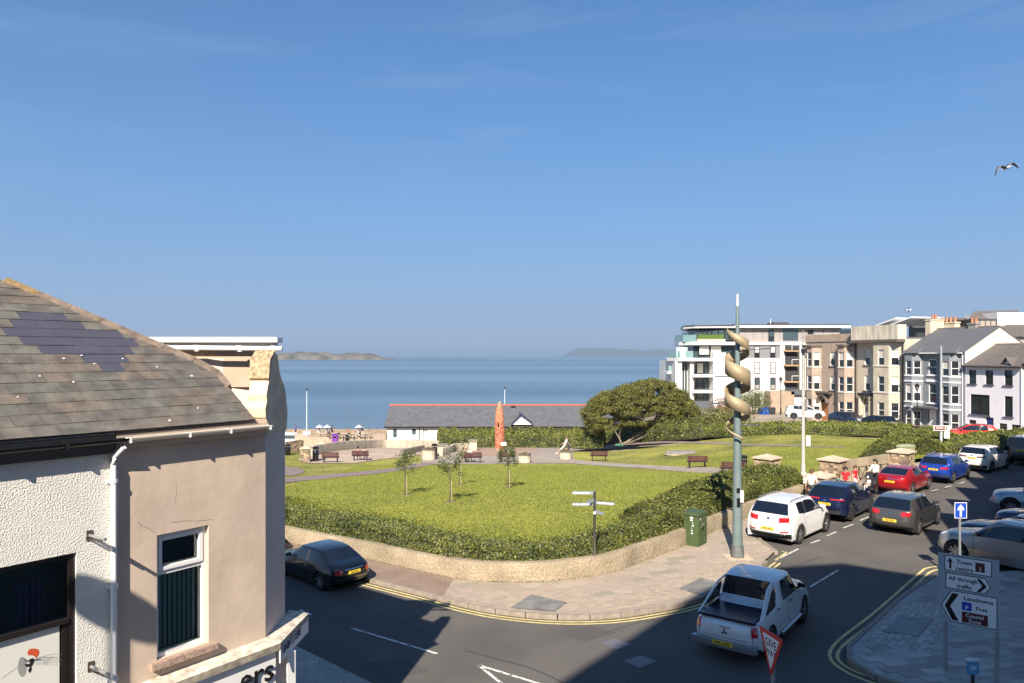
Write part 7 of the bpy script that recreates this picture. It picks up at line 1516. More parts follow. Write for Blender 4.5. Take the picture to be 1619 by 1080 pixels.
# ------------------------------------------------------------------ cabinets
def cabinet(label, pA, w, d, h, rz, m, stickers=True):
    t = thing('utility_cabinet', label, 'utility cabinet', pA, rz); k = MB(); k.box((-w/2,-d/2,0),(w/2,d/2,h)); k.build('housing', m, t, bevel=.012)
    k = MB(); k.mesh([(-w/2-.04,-d/2-.04,h),(w/2+.04,-d/2-.04,h),(w/2+.04,d/2+.04,h),(-w/2-.04,d/2+.04,h),(-w/2-.02,-d/2+.0,h+.10),(w/2+.02,-d/2+.0,h+.10),(w/2+.02,d/2,h+.13),(-w/2-.02,d/2,h+.13)], [(0,3,2,1),(4,5,6,7),(0,1,5,4),(1,2,6,5),(2,3,7,6),(3,0,4,7)]); k.build('lid', m, t, bevel=.015)
    for s_ in (-1, 1): k = MB(); k.box((s_*w*.25-w*.235, -d/2-.012, .1),(s_*w*.25+w*.235, -d/2, h-.06)); dd_ = k.build('door', m, t, bevel=.004); k = MB(); k.box((s_*.03-.012,-d/2-.03,h*.5),(s_*.03+.012,-d/2-.012,h*.6)); k.build('handle', BLACK, dd_)
    if stickers:
        rnd = random.Random(2)
        for i in range(7): k = MB(); z = h*(.93-.085*i); a_ = (.07,.06,.03,.05,.025,.04,.05)[i]; yc = -.05+rnd.uniform(-.03,.03); P5 = [(-w/2-.003, yc+a_*math.cos(q_), z+a_*.6*math.sin(q_)) for q_ in [j5*math.pi/4 for j5 in range(8)]]; k.extrude(P5, (.0025,0,0)); k.build('graffiti_mark', WHITE, t)
        for i in range(4): k = MB(); u = rnd.uniform(-.3,.3); z = rnd.uniform(.5,1.0); k.box((u-.07,-d/2-.016,z),(u+.07,-d/2-.0125,z+.008)); k.build('scratch_mark', WHITE, t)
        k = MB(); k.box((-.28,-d/2-.016,h*.86),(-.2,-d/2-.0125,h*.92)); k.build('sticker', WHITE, t)
gA = G(1100, 863, .12); cabinet('dark green utility cabinet against the low wall with graffiti on its side', (gA.x+.05, gA.y+.28, .12), .78, .62, 1.18, R(52), mat('cabinet_green', (.055, .085, .030), .5, var=.15, scale=4))
gB = Vector((25.6, 47.3, .12)); cabinet('pale weathered green cabinet beside the pier and blue car', gB, 1.25, .55, 1.45, R(35), mat('pale_cabinet', (.32, .34, .20), .8, var=.2, scale=3), False)
# ------------------------------------------------------------------ signs
def frame_from(A, B, up=Vector((0,0,1))):
    x = (B-A); x.z = 0; x.normalize(); n = Vector((x.y, -x.x, 0)); return Matrix(((x.x, up.x, n.x, A.x), (x.y, up.y, n.y, A.y), (0, 1, 0, A.z), (0, 0, 0, 1)))   # X along, Y up, Z towards viewer
RED = mat('sign_red', (.60, .02, .02), .35); SW = mat('sign_white', (.80, .80, .78), .35); SB = mat('sign_blue', (.015, .06, .42), .35); SBR = mat('sign_dark_brown', (.10, .012, .012), .4); SGB = mat('sign_grey_board', (.36, .41, .43), .5)
def poly_in(mb, M, pts, z0, z1, m=0): mb.extrude([M @ Vector((p[0], p[1], z0)) for p in pts], (M.to_3x3() @ Vector((0,0,z1-z0))), m)
# give way
zt_ = 2.50; A = Vector((4.585, 13.5, zt_)); B = Vector((4.755, 12.76, zt_)); M = frame_from(A, B); w_ = (B-A).length; mid = (A+B)/2
t = thing('give_way_sign', 'red and white give way triangle on a grey post beside the junction', 'road sign', (mid.x, mid.y, 0)); t_inv = Matrix.Translation((-mid.x, -mid.y, 0)); M = t_inv @ M
def rtri(w, h, r, ox=0, oy=0):
    P = []; 
    for (cx_, cy_, a0) in ((r+ox, -r*.6-oy, 90), (w-r-ox, -r*.6-oy, -30+0), (w/2, -h+r*1.6+oy, 210)):
        pass
    V_ = [Vector((ox*1.6, -oy, 0)), Vector((w-ox*1.6, -oy, 0)), Vector((w/2, -h+oy*1.7, 0))]; o = []
    for i in range(3):
        a, b_, c = V_[i-1], V_[i], V_[(i+1) % 3]; p0 = b_ + (a-b_).normalized()*r; p2 = b_ + (c-b_).normalized()*r
        for k_ in range(5): u = k_/4; o.append(((1-u)**2*p0 + 2*u*(1-u)*b_ + u*u*p2))
    return [(p.x, p.y) for p in o]
hh_ = .80; k = MB(); poly_in(k, M, rtri(w_, hh_, .07), -.012, 0); pl = k.build('red_triangle', RED, t); k = MB(); poly_in(k, M, rtri(w_, hh_, .03, .075, .075), .001, .003); pl2 = k.build('white_face', SW, t)
text('sign_text', 'GIVE', .20, BLACK, pl2, M @ Matrix.Translation((w_/2, -.27, .004)), .0008, sx=.86); text('sign_text', 'WAY', .17, BLACK, pl2, M @ Matrix.Translation((w_/2, -.43, .004)), .0008, sx=.80)
k = MB(); n_ = M.to_3x3() @ Vector((0,0,-1)); c_ = M @ Vector((w_/2, 0, -.05)); k.tube([(c_.x, c_.y, 0), (c_.x, c_.y, zt_-.05)], .038, 12); k.build('post', GALV, t, smooth=True)
# direction board
zt_ = 2.9; Dq = H-zt_; A = Vector((673.5/F*Dq*3.698, Dq*3.698, zt_)); B = Vector((770.5/F*Dq*3.538, Dq*3.538, zt_)); w_ = (B-A).length; bh = .347*Dq; mid = (A+B)/2
t = thing('direction_sign', 'large grey road direction board on two posts over the shaded pavement', 'road sign', (mid.x, mid.y, 0)); M = Matrix.Translation((-mid.x, -mid.y, 0)) @ frame_from(A, B)
k = MB(); poly_in(k, M, [(0,0),(w_,0),(w_,-bh),(0,-bh)], -.02, 0); bd = k.build('board', SGB, t)
for u in (.12, .96): k = MB(); c_ = M @ Vector((w_*u, 0, -.06)); k.tube([(c_.x, c_.y, .1), (c_.x, c_.y, zt_-.02)], .042, 12); k.build('post', GALV, t, smooth=True)
def panel(pts, z=.003):
    k = MB(); poly_in(k, M, pts, .0005, z); o = k.build('panel_border', BLACK, bd); c = sum((Vector((p[0], p[1], 0)) for p in pts), Vector((0,0,0)))/len(pts); q = []
    for i, p in enumerate(pts):
        a = Vector((*pts[i-1], 0)); b_ = Vector((*p, 0)); c2_ = Vector((*pts[(i+1) % len(pts)], 0)); d1_ = (b_-a).normalized(); d2_ = (c2_-b_).normalized(); n1_ = Vector((d1_.y, -d1_.x, 0)); n2_ = Vector((d2_.y, -d2_.x, 0)); bi = (n1_+n2_).normalized(); m_ = .016/max(.3, bi.dot(n1_)); q.append(b_ + bi*m_)
    k = MB(); poly_in(k, M, [(p.x, p.y) for p in q], z, z+.001); k.build('panel_face', SW, bd)
W_, B_ = w_, bh
def uv(a, b): return (a*W_, -b*B_)
panel([uv(.11,.025), uv(.885,.025), uv(.885,.245), uv(.11,.245)]); panel([uv(.13,.275), uv(.78,.275), uv(.87,.395), uv(.78,.50), uv(.13,.50)]); panel([uv(.05,.755), uv(.22,.525), uv(.97,.525), uv(.97,.975), uv(.22,.975)])
def tx(s_, a, b, size, m=BLACK, sx=1.0, al='CENTER'): text('sign_text', s_, size, m, bd, M @ Matrix.Translation((a*W_, -b*B_, .0045)), .0006, al, sx, .025)
tx('Town', .44, .125, .135); tx('centre', .44, .222, .135); tx('All through', .42, .373, .125); tx('traffic', .44, .470, .125); tx('Lansdowne', .67, .632, .125); tx('Free', .72, .752, .12)
def mark(pts, m, z=.0045, d=.001): k = MB(); poly_in(k, M, [uv(*p) for p in pts], z-.0005, z+d); return k.build('sign_symbol', m, bd)
mark([(.19,.21),(.19,.11),(.15,.13),(.205,.05),(.26,.13),(.225,.11),(.225,.21)], BLACK); mark([(.62,.07),(.77,.07),(.77,.20),(.62,.20)], SBR); tx('i', .70, .185, .15, SW)
for o in [x for x in bpy.data.objects if x.name.startswith('sign_text')][-1:]: o.location = (M.to_3x3() @ Vector((0,0,.0015)))
mark([(.64,.30),(.70,.30),(.80,.395),(.70,.485),(.64,.485),(.73,.395)], BLACK)
mark([(.24,.56),(.35,.56),(.205,.755),(.35,.95),(.24,.95),(.115,.755)], BLACK)
mark([(.40,.66),(.56,.66),(.56,.78),(.40,.78)], SB); tx('P', .48, .765, .125, SW)
bpy.data.objects[[x.name for x in bpy.data.objects if x.name.startswith('sign_text')][-1]].location = M.to_3x3() @ Vector((0,0,.0015))
mark([(.40,.80),(.82,.80),(.82,.955),(.40,.955)], SBR)
for s_, yy in (('Coastal', .87), ('Zone', .94)):
    o = text('sign_text', s_, .115, SW, bd, M @ Matrix.Translation((.61*W_, -yy*B_, .006)), .0006)
# blue one-way arrow
Y = 24.0; x = (1517.5-CX)/F*Y; z1 = H-(794-CY)/F*Y; z0 = H-(819-CY)/F*Y; ww = 19.5/F*Y; t = thing('one_way_sign', 'blue square sign with white upward arrow on a grey pole', 'road sign', (x, Y, 0)); M = Matrix(((1,0,0,-ww/2),(0,0,-1,-.05),(0,1,0,z1),(0,0,0,1))) ; hq = z1-z0
k = MB(); poly_in(k, M, [(0,0),(ww,0),(ww,-hq),(0,-hq)], -.01, 0); k.build('white_border', SW, t); e = .018; k = MB(); poly_in(k, M, [(e,-e),(ww-e,-e),(ww-e,-hq+e),(e,-hq+e)], .0005, .003); k.build('blue_face', SB, t)
k = MB(); poly_in(k, M, [(ww*.42,-hq*.88),(ww*.42,-hq*.42),(ww*.25,-hq*.52),(ww*.25,-hq*.36),(ww*.5,-hq*.12),(ww*.75,-hq*.36),(ww*.75,-hq*.52),(ww*.58,-hq*.42),(ww*.58,-hq*.88)], .0035, .005); k.build('arrow', SW, t); k = MB(); k.tube([(0,0,.1),(0,0,z1-.02)], .04, 10); k.build('post', GALV, t, smooth=True)
# small blue marker post
b = G(1538, 1084, .12); Y = b.y; t = thing('marker_post', 'small blue hydrant marker plate on a short stub in the paving', 'marker post', b); k = MB(); k.box((-.13,-.03,.25),(.13,.03,.55)); pm_ = k.build('plate', mat('marker_blue', (.10,.32,.50), .4), t, bevel=.01); k = MB(); k.box((-.14,-.04,.55),(.14,.04,.60)); k.build('cap', WHITE, t); k = MB(); k.box((-.03,-.02,0),(.03,.02,.25)); k.build('stub', DARK, t)
text('marker_text', 'SV', .13, SW, pm_, Matrix(((1,0,0,0),(0,0,-1,-.032),(0,1,0,.36),(0,0,0,1))), .001)
# ------------------------------------------------------------------ wheelie bins by the apartments
WB_ = mat('blue_bin', (.02, .09, .42), .5); WK = mat('black_bin', (.03, .032, .04), .5)
for i, px in enumerate((1201.5, 1207, 1212.5, 1217.5, 1222.5)):
    Y = 104; b = D(px, 655.5, Y); blue = i < 3; t = thing('wheelie_bin', None, 'wheelie bin', b, 0, 'blue bins by the apartments' if blue else 'black bins by the apartments'); t['label'] = ['blue wheelie bin at the outer end of the row, by the small green tree', 'blue wheelie bin between two other blue ones', 'blue wheelie bin standing next to the first black one', 'black wheelie bin standing next to the last blue one', 'black wheelie bin closest to the tan bin store wall'][i]
    k = MB(); k.mesh([(-.19,-.25,0),(.19,-.25,0),(.19,.2,0),(-.19,.2,0),(-.24,-.32,.95),(.24,-.32,.95),(.24,.3,.95),(-.24,.3,.95)], [(0,3,2,1),(4,5,6,7),(0,1,5,4),(1,2,6,5),(2,3,7,6),(3,0,4,7)]); k.build('body', WB_ if blue else WK, t); k = MB(); k.box((-.25,-.34,.95),(.25,.34,1.03)); k.build('lid', WB_ if blue else WK, t, bevel=.02)
# ------------------------------------------------------------------ people
SKIN = mat('skin', (.50, .30, .22), .6); HAIRD = mat('dark_hair', (.015, .012, .01), .6); HAIRB = mat('brown_hair', (.10, .055, .03), .6); HAIRG = mat('grey_hair', (.45, .43, .40), .7)
def cloth(n, c): return mat('cloth_'+n, c, .85, var=.1, scale=6)
def person(label, loc, rz, pose='stand', h=1.72, top=(.6,.6,.6), bot=(.05,.05,.08), hair=HAIRD, nm='a', long_hair=False, shoes=(.6,.6,.58), bare_legs=False, bare_arms=True, group=None):
    k = h/1.72; P = {}
    hip = .92
    if pose == 'sit': hip = .50
    P['pel'] = (0,0,hip); P['wai'] = (-.01,0,hip+.16); P['che'] = (-.0,0,hip+.38); P['nec'] = (.01,0,hip+.54); P['hea'] = (.03,0,hip+.66); P['top'] = (.035,0,hip+.79)
    for s_, n_ in ((1,'l'),(-1,'r')):
        P['sh'+n_] = (0,s_*.17,hip+.48); P['hp'+n_] = (0,s_*.09,hip-.04)
        if pose == 'sit':
            P['kn'+n_] = (.42,s_*.12,hip-.02); P['an'+n_] = (.48,s_*.12,.08); P['to'+n_] = (.66,s_*.13,.04); P['el'+n_] = (.04,s_*.23,hip+.20); P['wr'+n_] = (.24,s_*.16,hip+.12); P['ha'+n_] = (.34,s_*.13,hip+.10)
        elif pose == 'recline':
            P['kn'+n_] = (.38,s_*.11,hip+.0-.42 if s_ > 0 else hip-.45); P['an'+n_] = (.72,s_*.12,.10); P['to'+n_] = (.88,s_*.13,.12); P['el'+n_] = (-.1,s_*.25,hip+.2); P['wr'+n_] = (.12,s_*.2,hip+.10); P['ha'+n_] = (.2,s_*.18,hip+.08)
        else:
            f_ = .0
            if pose == 'walk': f_ = .22*s_
            P['kn'+n_] = (f_*.6+.03,s_*.10,.48); P['an'+n_] = (f_-.02,s_*.10,.08); P['to'+n_] = (f_+.16,s_*.11,.04)
            if pose == 'push': P['el'+n_] = (.12,s_*.24,hip+.22); P['wr'+n_] = (.36,s_*.22,hip+.12); P['ha'+n_] = (.45,s_*.22,hip+.12)
            else: P['el'+n_] = (-f_*.4-.02,s_*.24,hip+.22); P['wr'+n_] = (-f_*.8+.05,s_*.25,hip-.0); P['ha'+n_] = (-f_*.8+.08,s_*.25,hip-.1)
    if pose == 'recline':
        for q in ('wai','che','nec','hea','top','shl','shr'): z = P[q][2]-hip; P[q] = (P[q][0]-z*.35, P[q][1], P[q][2]-z*.08)
    names = list(P); rad = dict(pel=(.145,.125),wai=(.13,.115),che=(.155,.12),nec=(.055,.055),hea=(.10,.085),top=(.075,.07),sh=(.075,.07),hp=(.095,.095),kn=(.062,.062),an=(.042,.042),to=(.04,.03),el=(.045,.045),wr=(.033,.033),ha=(.038,.022))
    E = [('pel','wai'),('wai','che'),('che','nec'),('nec','hea'),('hea','top')] + [p for n_ in 'lr' for p in (('che','sh'+n_),('sh'+n_,'el'+n_),('el'+n_,'wr'+n_),('wr'+n_,'ha'+n_),('pel','hp'+n_),('hp'+n_,'kn'+n_),('kn'+n_,'an'+n_),('an'+n_,'to'+n_))]
    # fingers and thumb
    for n_ in 'lr':
        hx, hy, hz_ = P['ha'+n_]; d = (Vector(P['ha'+n_]) - Vector(P['wr'+n_])).normalized()
        for i, (off_, ln) in enumerate(((-.028,.06),(-.01,.075),(.01,.07),(.028,.055))):
            a = Vector((hx,hy,hz_)) + d*.05 + Vector((0, off_, 0)); b_ = a + d*ln; P['f%s%d' % (n_, i)] = tuple(a); P['g%s%d' % (n_, i)] = tuple(b_); rad['f%s%d' % (n_, i)] = (.009,.009); rad['g%s%d' % (n_, i)] = (.008,.008); E += [('ha'+n_, 'f%s%d' % (n_, i)), ('f%s%d' % (n_, i), 'g%s%d' % (n_, i))]
        a = Vector((hx,hy,hz_)) + Vector((.02, -.045 if n_ == 'l' else .045, .01)) + d*.02; P['t'+n_] = tuple(a); rad['t'+n_] = (.01,.01); E += [('wr'+n_, 't'+n_)]
    names = list(P)
    me = bpy.data.meshes.new('p'); me.from_pydata([tuple(c*k for c in P[n_]) for n_ in names], [(names.index(a), names.index(b_)) for a, b_ in E], [])
    o = bpy.data.objects.new('tmp', me); C.objects.link(o); m = o.modifiers.new('skin', 'SKIN'); m.use_smooth_shade = True
    lay = me.skin_vertices[0] if len(me.skin_vertices) else None
    if lay is None:
        bm = bmesh.new(); bm.from_mesh(me); bm.verts.layers.skin.verify(); bm.to_mesh(me); bm.free(); lay = me.skin_vertices[0]
    for i, n_ in enumerate(names):
        r_ = rad.get(n_) or rad[n_[:2]]; lay.data[i].radius = (r_[0]*k, r_[1]*k); lay.data[i].use_root = (n_ == 'pel')
    ss = o.modifiers.new('s', 'SUBSURF'); ss.levels = ss.render_levels = 2
    dg = bpy.context.evaluated_depsgraph_get(); dg.update(); me2 = bpy.data.meshes.new_from_object(o.evaluated_get(dg)); bpy.data.objects.remove(o)
    if len(me2.polygons) < 50: print('SKIN FAILED', label)
    TM, BM_, SM = cloth('top_'+nm, top), cloth('bottom_'+nm, bot), cloth('shoe_'+nm, shoes)
    for m_ in (SKIN, TM, BM_, SM): me2.materials.append(m_)
    seg = [('to',3),('an',3)]
    vl = {n_: Vector(P[n_])*k for n_ in names}
    for f in me2.polygons:
        c = f.center; best = min(names, key=lambda n_: (vl[n_]-c).length - (.0)); b2 = best[:2] if best[:3] not in ('pel','wai','che','nec','hea','top') else best[:3]
        mi = 0
        if b2 in ('che','wai','sh'): mi = 1
        elif b2 == 'pel': mi = 1 if c.z > vl['pel'].z + .03*k else 2
        elif b2 == 'hp': mi = 2
        elif b2 == 'kn': mi = 0 if bare_legs and (c - vl[best]).length < .9 and (c.z < vl[best].z+.02) else 2
        elif b2 == 'an': mi = 0 if bare_legs and c.z > .12*k else (3 if c.z < .1*k else 2)
        elif b2 == 'to': mi = 3
        elif b2 == 'el': mi = 0 if bare_arms else 1
        elif b2 == 'nec': mi = 1 if c.z < vl['nec'].z - .03*k else 0
        f.material_index = mi
    me2.polygons.foreach_set('use_smooth', [True]*len(me2.polygons))
    t = thing('person', label, 'person', loc, rz, group); link('body', me2, t)
    hd_ = vl['hea'] + Vector((0,0,.03*k)); mb = MB(); V = []; nr = 8
    for i in range(nr+1):
        th = math.pi*i/nr*.62
        for j_ in range(12):
            a = 2*math.pi*j_/12; x = math.sin(th)*math.cos(a)*.125; lim = 1 if math.cos(a) < .25 else .75
            V.append((hd_ + Vector((x-.012, math.sin(th)*math.sin(a)*.108, .13*math.cos(th*lim)+.012))*1) )
    mb.mesh(V, [(i*12+j_, i*12+(j_+1) % 12, (i+1)*12+(j_+1) % 12, (i+1)*12+j_) for i in range(nr) for j_ in range(12)])
    if long_hair: mb.tube([hd_ + Vector((-.05,0,.05)), hd_ + Vector((-.09,0,-.12)), hd_ + Vector((-.10,0,-.30))], [.10,.10,.05], 8)
    mb.build('hair', hair, t, smooth=2)
    # face
    mb = MB(); mb.mesh([hd_+Vector((.095,-.015,-.01)), hd_+Vector((.095,.015,-.01)), hd_+Vector((.125,0,-.03)), hd_+Vector((.09,0,.03))], [(0,1,2),(0,2,3),(1,3,2),(0,3,1)]); mb.build('nose', SKIN, t)
    for s_ in (-1, 1): mb = MB(); mb.lathe([(.004,-.004),(.011,0),(.004,.004)], 6, c=(hd_.x+.098, hd_.y+s_*.034, hd_.z+.015), axis='x'); mb.build('eye', HAIRD, t)
    mb = MB(); mb.box((hd_.x+.085, -.022, hd_.z-.062), (hd_.x+.101, .022, hd_.z-.052)); mb.build('mouth', mat('lips', (.35,.12,.10), .6), t)
    return t
HR = R(45)
g_ = G(1283, 797, .12); person('person in a white shirt walking away along the wall by the navy car', (g_.x, g_.y, .12), HR, 'walk', 1.72, (.68,.66,.60), (.05,.05,.05), HAIRB, 'w1', bare_arms=False)
g_ = G(1337, 786, .12); person('boy in red football shirt looking down, dark hair, nearer the stone pier', (g_.x, g_.y, .12), R(-110), 'stand', 1.55, (.42,.01,.02), (.62,.62,.62), HAIRD, 'r1', bare_legs=True)
g_ = G(1352, 782, .12); person('boy in red football shirt beside the pushchair, lighter brown hair', (g_.x, g_.y, .12), R(-60), 'stand', 1.52, (.42,.01,.02), (.64,.64,.64), HAIRB, 'r2', bare_legs=True)
g_ = G(1325, 789, .12); person('child bending in a teal top between the pier and the boys', (g_.x, g_.y, .12), R(200), 'stand', 1.25, (.02,.20,.18), (.6,.6,.6), HAIRB, 'g1', bare_legs=True)
g_ = G(1384, 776, .12); person('dark-haired woman in a white top pushing the pushchair', (g_.x, g_.y, .12), R(205), 'push', 1.70, (.72,.72,.70), (.012,.012,.015), HAIRD, 'm1', long_hair=True, bare_arms=False)
# pushchair and toddler
g_ = G(1374, 779, .12); t = thing('pushchair', 'black pushchair in front of the white-topped woman', 'pushchair', (g_.x, g_.y, .12), R(205))
for x_, y_ in ((.35,.22),(.35,-.22),(-.25,.26),(-.25,-.26)):
    k = MB(); k.lathe([(.05,-.02),(.11,-.025),(.13,0),(.11,.025),(.05,.02)], 12, c=(x_, y_, .13), axis='y'); k.build('wheel', RUBBER, t, smooth=True)
for y_ in (.22, -.22):
    k = MB(); k.tube([(.35,y_,.13),(.0,y_,.5),(-.45,y_,1.0)], .014, 6); k.build('frame_tube', DARK, t); k = MB(); k.tube([(-.25,y_,.13),(.05,y_,.5)], .014, 6); k.build('frame_strut', DARK, t)
k = MB(); k.tube([(-.45,-.22,1.0),(-.45,.22,1.0)], .018, 6); k.build('handlebar', BLACK, t)
k = MB(); k.mesh([(.22,-.19,.38),(.22,.19,.38),(-.08,.19,.42),(-.08,-.19,.42),(-.25,.19,.85),(-.25,-.19,.85)], [(0,1,2,3),(3,2,4,5)]); s_ = k.build('seat', mat('pushchair_fabric', (.02,.02,.025), .9), t); md = s_.modifiers.new('s','SOLIDIFY'); md.thickness = .04
k = MB(); V = [(-.25+.36*math.sin(a)*1.0, y_, .80+.28*math.cos(a)) for a in [math.pi*.5*i/5 for i in range(6)] for y_ in (-.21,.21)]; k.mesh(V, [(2*i,2*i+1,2*i+3,2*i+2) for i in range(5)]); h_ = k.build('hood', MATS['pushchair_fabric'], t); md = h_.modifiers.new('s','SOLIDIFY'); md.thickness = .02
k = MB(); k.box((-.2,-.17,.15),(.15,.17,.28)); k.build('basket', MATS['pushchair_fabric'], t)
h3 = Vector((math.cos(R(205)), math.sin(R(205)), 0)); person('toddler in a pale hat and white clothes sitting in the pushchair', (g_.x+h3.x*.02, g_.y+h3.y*.02, .26), R(205), 'sit', .92, (.68,.68,.66), (.6,.62,.62), mat('pale_hat', (.55,.62,.58), .8), 'bb')
q = PK(893, 724, .1); person('person in white leaning back on the round planter, legs stretched', (q.x, q.y, q.z+.30), R(185), 'recline', 1.7, (.70,.69,.67), (.62,.58,.52), HAIRB, 'c1', bare_legs=True, bare_arms=False)
person('person in dark clothes sitting behind the one in white on the planter', (q.x+.38, q.y+.25, q.z+.30), R(160), 'sit', 1.65, (.05,.05,.06), (.05,.05,.07), HAIRD, 'c2', bare_arms=False)
q = PK(743, 731, .05); person('white-haired person in a white shirt on the bench left of the tower', (q.x-.02, q.y, q.z), R(90), 'sit', 1.72, (.70,.68,.62), (.30,.26,.2), HAIRG, 'b1', bare_arms=False); person('person in olive clothes seated at the end of the same bench', (q.x-.58, q.y, q.z), R(90), 'sit', 1.7, (.14,.12,.05), (.12,.10,.06), HAIRB, 'b2', bare_arms=False)
q = PK(570, 728, .05); person('person in dusky pink sitting on the plaza bench', (q.x-.25, q.y, q.z), R(90), 'sit', 1.65, (.32,.17,.16), (.2,.15,.15), HAIRD, 'b3', bare_arms=False); person('person in grey sitting beside the dusky pink one on the plaza bench', (q.x+.35, q.y, q.z), R(90), 'sit', 1.6, (.35,.34,.32), (.3,.28,.25), HAIRB, 'b4')
cols = [((.03,.05,.2),(.02,.02,.04)), ((.7,.7,.7),(.1,.1,.2)), ((.65,.6,.55),(.2,.1,.05)), ((.35,.02,.02),(.05,.05,.05)), ((.02,.02,.03),(.02,.02,.02)), ((.1,.25,.45),(.5,.5,.5)), ((.7,.7,.68),(.6,.6,.6)), ((.3,.3,.35),(.05,.05,.1))]
labs = ['navy jacket standing alone over the picket fence', 'white T-shirt among the first promenade tables', 'sandy top seated by the white parasol', 'dark red top between the promenade benches', 'black clothes standing at the middle of the sea wall', 'blue shirt with white shorts near the sea wall end', 'all in white by the second group of tables', 'grey hoodie seated closest to the long white building']
for i, px in enumerate((467.5, 504, 517, 549, 525.5, 573, 567, 583)):
    b = PK(px, 691.5, .05); person('distant person, ' + labs[i], b, R(-90+i*37), 'stand' if i in (0, 4, 5) else 'sit', 1.7, cols[i][0], cols[i][1], (HAIRD, HAIRB)[i % 2], 'd%d' % i, group=None)
# promenade furniture
WD = mat('weathered_wood', (.42,.34,.25), .9, var=.15, scale=5)
for i, px in enumerate((513, 528, 544, 561, 577)):
    b = PK(px, 693.5, .05); t = thing('picnic_table', ['first picnic table beyond the picket fence end', 'second picnic table along the promenade beside the purple bin', 'third picnic table in the middle of the promenade', 'fourth picnic table along the promenade by the blue-shirted person', 'fifth picnic table nearest the long white building'][i], 'picnic table', b, 0, 'picnic tables along the promenade')
    k = MB(); k.box((-.9,-.35,.72),(.9,.35,.78)); k.build('table_top', WD, t)
    for y_ in (-.7,.7): k = MB(); k.box((-.9,y_-.13,.42),(.9,y_+.13,.46)); k.build('seat', WD, t)
    for x_ in (-.65,.65): k = MB(); k.mesh([(x_-.04,-.8,0),(x_+.04,-.8,0),(x_+.04,-.2,.72),(x_-.04,-.2,.72),(x_-.04,.8,0),(x_+.04,.8,0),(x_+.04,.2,.72),(x_-.04,.2,.72),(x_-.04,-.65,.0),(x_+.04,-.65,.0),(x_-.04,.65,0),(x_+.04,.65,0)], [(0,1,2,3),(4,7,6,5),(3,2,6,7),(8,3,2,9),(10,11,6,7),(0,3,8),(1,9,2)]); k.build('leg', WD, t)
for px, lab in ((505, 'white parasol over the first promenade tables'), (517, 'white parasol next to the sandy-topped person'), (567.5, 'small white pointed parasol towards the end of the promenade')):
    b = PK(px, 692, .05); t = thing('parasol', lab, 'parasol', b, 0, 'white parasols'); k = MB(); k.tube([(0,0,0),(0,0,1.75)], .03, 5); k.build('pole', WD, t); k = MB(); k.lathe([(.55,1.45),(.52,1.47),(.02,1.8)], 8); k.build('canopy', WHITE, t)
t = thing('picket_fence', 'weathered upright picket fence along the promenade', 'fence'); a = D(466, 705, 84); b_ = D(520, 706, 84); rnd = random.Random(1); n = 36
for i in range(n):
    q = a.lerp(b_, i/n); hgt = 1.25 + .25*math.sin(i*.25) + rnd.uniform(-.06,.06) - i*.012; k = MB(); k.box((q.x, 84, q.z-.5), (q.x+.095, 84.03, q.z+hgt)); k.build('picket', WD, t, recalc=False)
for z_ in (.2,.9): k = MB(); k.box((a.x, 84.03, a.z+z_), (b_.x, 84.07, a.z+z_+.08)); k.build('rail', WD, t)
for i, px in enumerate((543, 560, 577)):
    b = PK(px, 704, .03); t = thing('bollard', ['slim dark bollard nearest the promenade bin', 'slim dark bollard between two others on the promenade sand', 'slim dark bollard nearest the long white building'][i], 'bollard', b, 0, 'slim dark bollards on the promenade'); k = MB(); k.lathe([(.06,0),(.06,1.1),(.07,1.12),(.04,1.2)], 8); k.build('shaft', DARK, t); k = MB(); k.lathe([(.1,0),(.1,.06)], 8); k.build('foot', DARK, t)
t = thing('stone_wall', 'rubble stone wall beside the shop corner near the plaza', 'stone wall'); a = PK(452, 716); b_ = PK(479, 714); dd = (b_-a); ln = dd.length; rnd = random.Random(8); M = Matrix.Translation(a) @ Matrix.Rotation(math.atan2(dd.y, dd.x), 4, 'Z'); k = MB(); k.box((0,0,-.2),(ln,.4,1.05),0,M); k.build('core', MORT, t)
z = 0
while z < 1.0:
    h_ = rnd.uniform(.12,.2); u = 0
    while u < ln: w_ = rnd.uniform(.15,.35); k = MB(); k.box((u+.01,-.03-rnd.uniform(0,.02),z+.01),(u+w_-.01,.02,z+h_-.01),0,M); k.build('stone', RUB[rnd.randrange(4)], t, recalc=False); u += w_
    z += h_
van = thing('parked_van', 'blue and white van bonnet showing past the shop corner', 'van', PK(447, 706)); k = MB(); k.extrude([(0,-.9,.35),(2.3,-.9,.35),(2.3,-.9,.9),(2.0,-.9,1.0),(1.7,-.9,1.6),(0,-.9,1.7)], (0,1.8,0)); k.build('body', WHITE, van, bevel=.06); k = MB(); k.box((.1,-.92,1.05),(1.75,-.905,1.5)); k.build('side_window', GLASSB, van); 
for x_ in (.4, 1.9): k = MB(); k.lathe([(.2,-.1),(.33,-.1),(.33,.1),(.2,.1)], 14, c=(x_,-.85,.33), axis='y'); k.build('wheel', RUBBER, van)
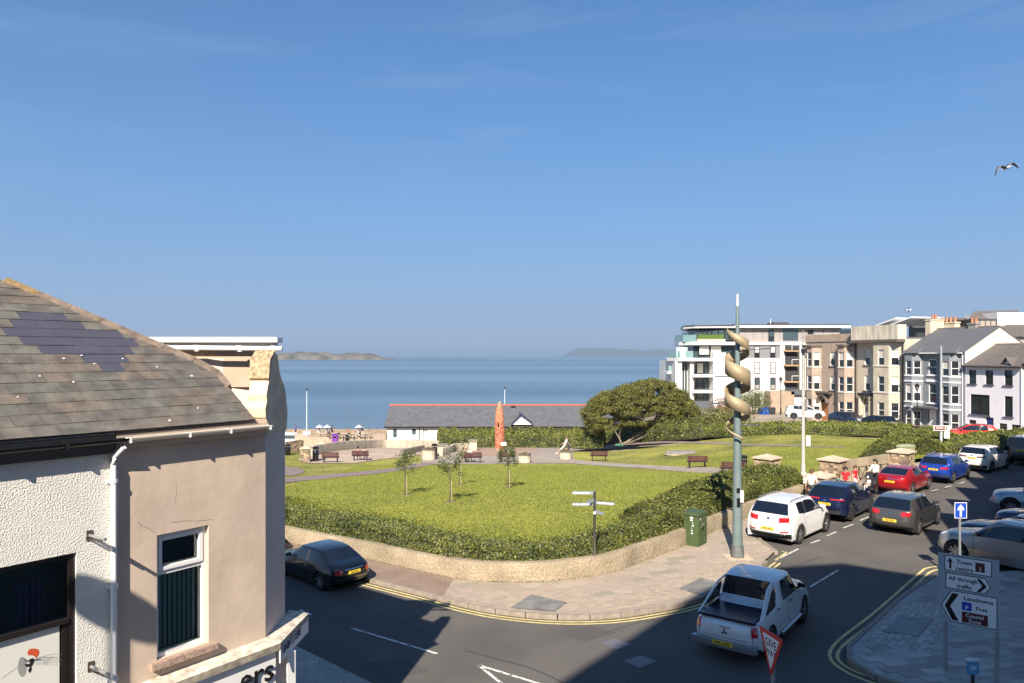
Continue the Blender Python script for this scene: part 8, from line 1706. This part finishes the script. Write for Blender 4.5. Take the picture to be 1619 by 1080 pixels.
# ------------------------------------------------------------------ gulls
def gull(label, px, py, Y, span, rz=0, roll=0):
    b = D(px, py, Y); t = thing('seagull', label, 'seagull', b, rz); t.rotation_euler = (0, roll, rz); k = MB(); k.tube([(0,-.24,.02),(0,-.17,.03),(0,-.05,.0),(0,.12,-.02),(0,.22,-.02)], [.012,.045,.065,.045,.02], 10); k.build('body', mat('gull_white', (.72,.72,.72), .7), t, smooth=True)
    for s_ in (-1, 1):
        V = []; s2 = span/2; prof = [(0.03,.0,.09),(.25,.10,.10),(.48,.15,.09),(.75,.03,.065),(1.0,-.13,.01)]
        for u, z, c in prof: V += [(s_*u*s2,-c*s2*1.2,z*s2*1.6),(s_*u*s2,c*s2*1.4,z*s2*1.6-.01)]
        k = MB(); k.mesh(V, [(2*i,2*i+1,2*i+3,2*i+2) for i in range(4)]); o = k.build('wing', mat('gull_wing', (.14,.14,.16), .7) , t, smooth=2); md = o.modifiers.new('s','SOLIDIFY'); md.thickness = .014
    k = MB(); k.mesh([(-.03,.2,-.02),(.03,.2,-.02),(.09,.34,-.02),(-.09,.34,-.02)], [(0,1,2,3)]); k.build('tail', MATS['gull_white'], t); k = MB(); k.tube([(0,-.24,.02),(0,-.30,.01)], [.012,.003], 5); k.build('beak', mat('beak', (.6,.35,.05), .5), t)
gull('seagull gliding with bent wings in open sky', 1591, 266, 36, 1.75, R(20), R(-17)); gull('tiny distant gull above the parapet house', 1437, 490, 62, .75, R(70), R(30))
# bedding detail near the wall base: weeds
P = []; 
for i in range(0, len(WALLB)-1):
    a, b_ = WALLB[i], WALLB[i+1]
    for k_ in range(90): u = RNG.random(); p = a.lerp(b_, u) + Vector((RNG.normal(0,.02), RNG.normal(0,.02)-.02, abs(RNG.normal(0,.02)))); P.append(p)
P = np.array([list(p) for p in P]); leaves('weeds', P.astype(np.float32), RNG.normal(0,1,(len(P),3)), .018, mat('dry_moss', (.20,.17,.08), .9, island=.4), None, 'stuff')
# ------------------------------------------------------------------ thin sea haze
mb = MB(); mb.box((-33000, -60, -8.5), (33000, 33000, 130)); hz_o = mb.build('haze', mat('hz_tmp', (1,1,1)), None); hz_o['kind'] = 'stuff'
m = bpy.data.materials.new('haze_air'); m.use_nodes = True; tt = m.node_tree; tt.nodes.clear(); oo = tt.nodes.new('ShaderNodeOutputMaterial'); pv = tt.nodes.new('ShaderNodeVolumePrincipled'); pv.inputs['Density'].default_value = 1.4e-4; pv.inputs['Color'].default_value = (.36, .50, .68, 1); pv.inputs['Anisotropy'].default_value = 0.0; tt.links.new(pv.outputs[0], oo.inputs['Volume'])
hz_o.data.materials.clear(); hz_o.data.materials.append(m)
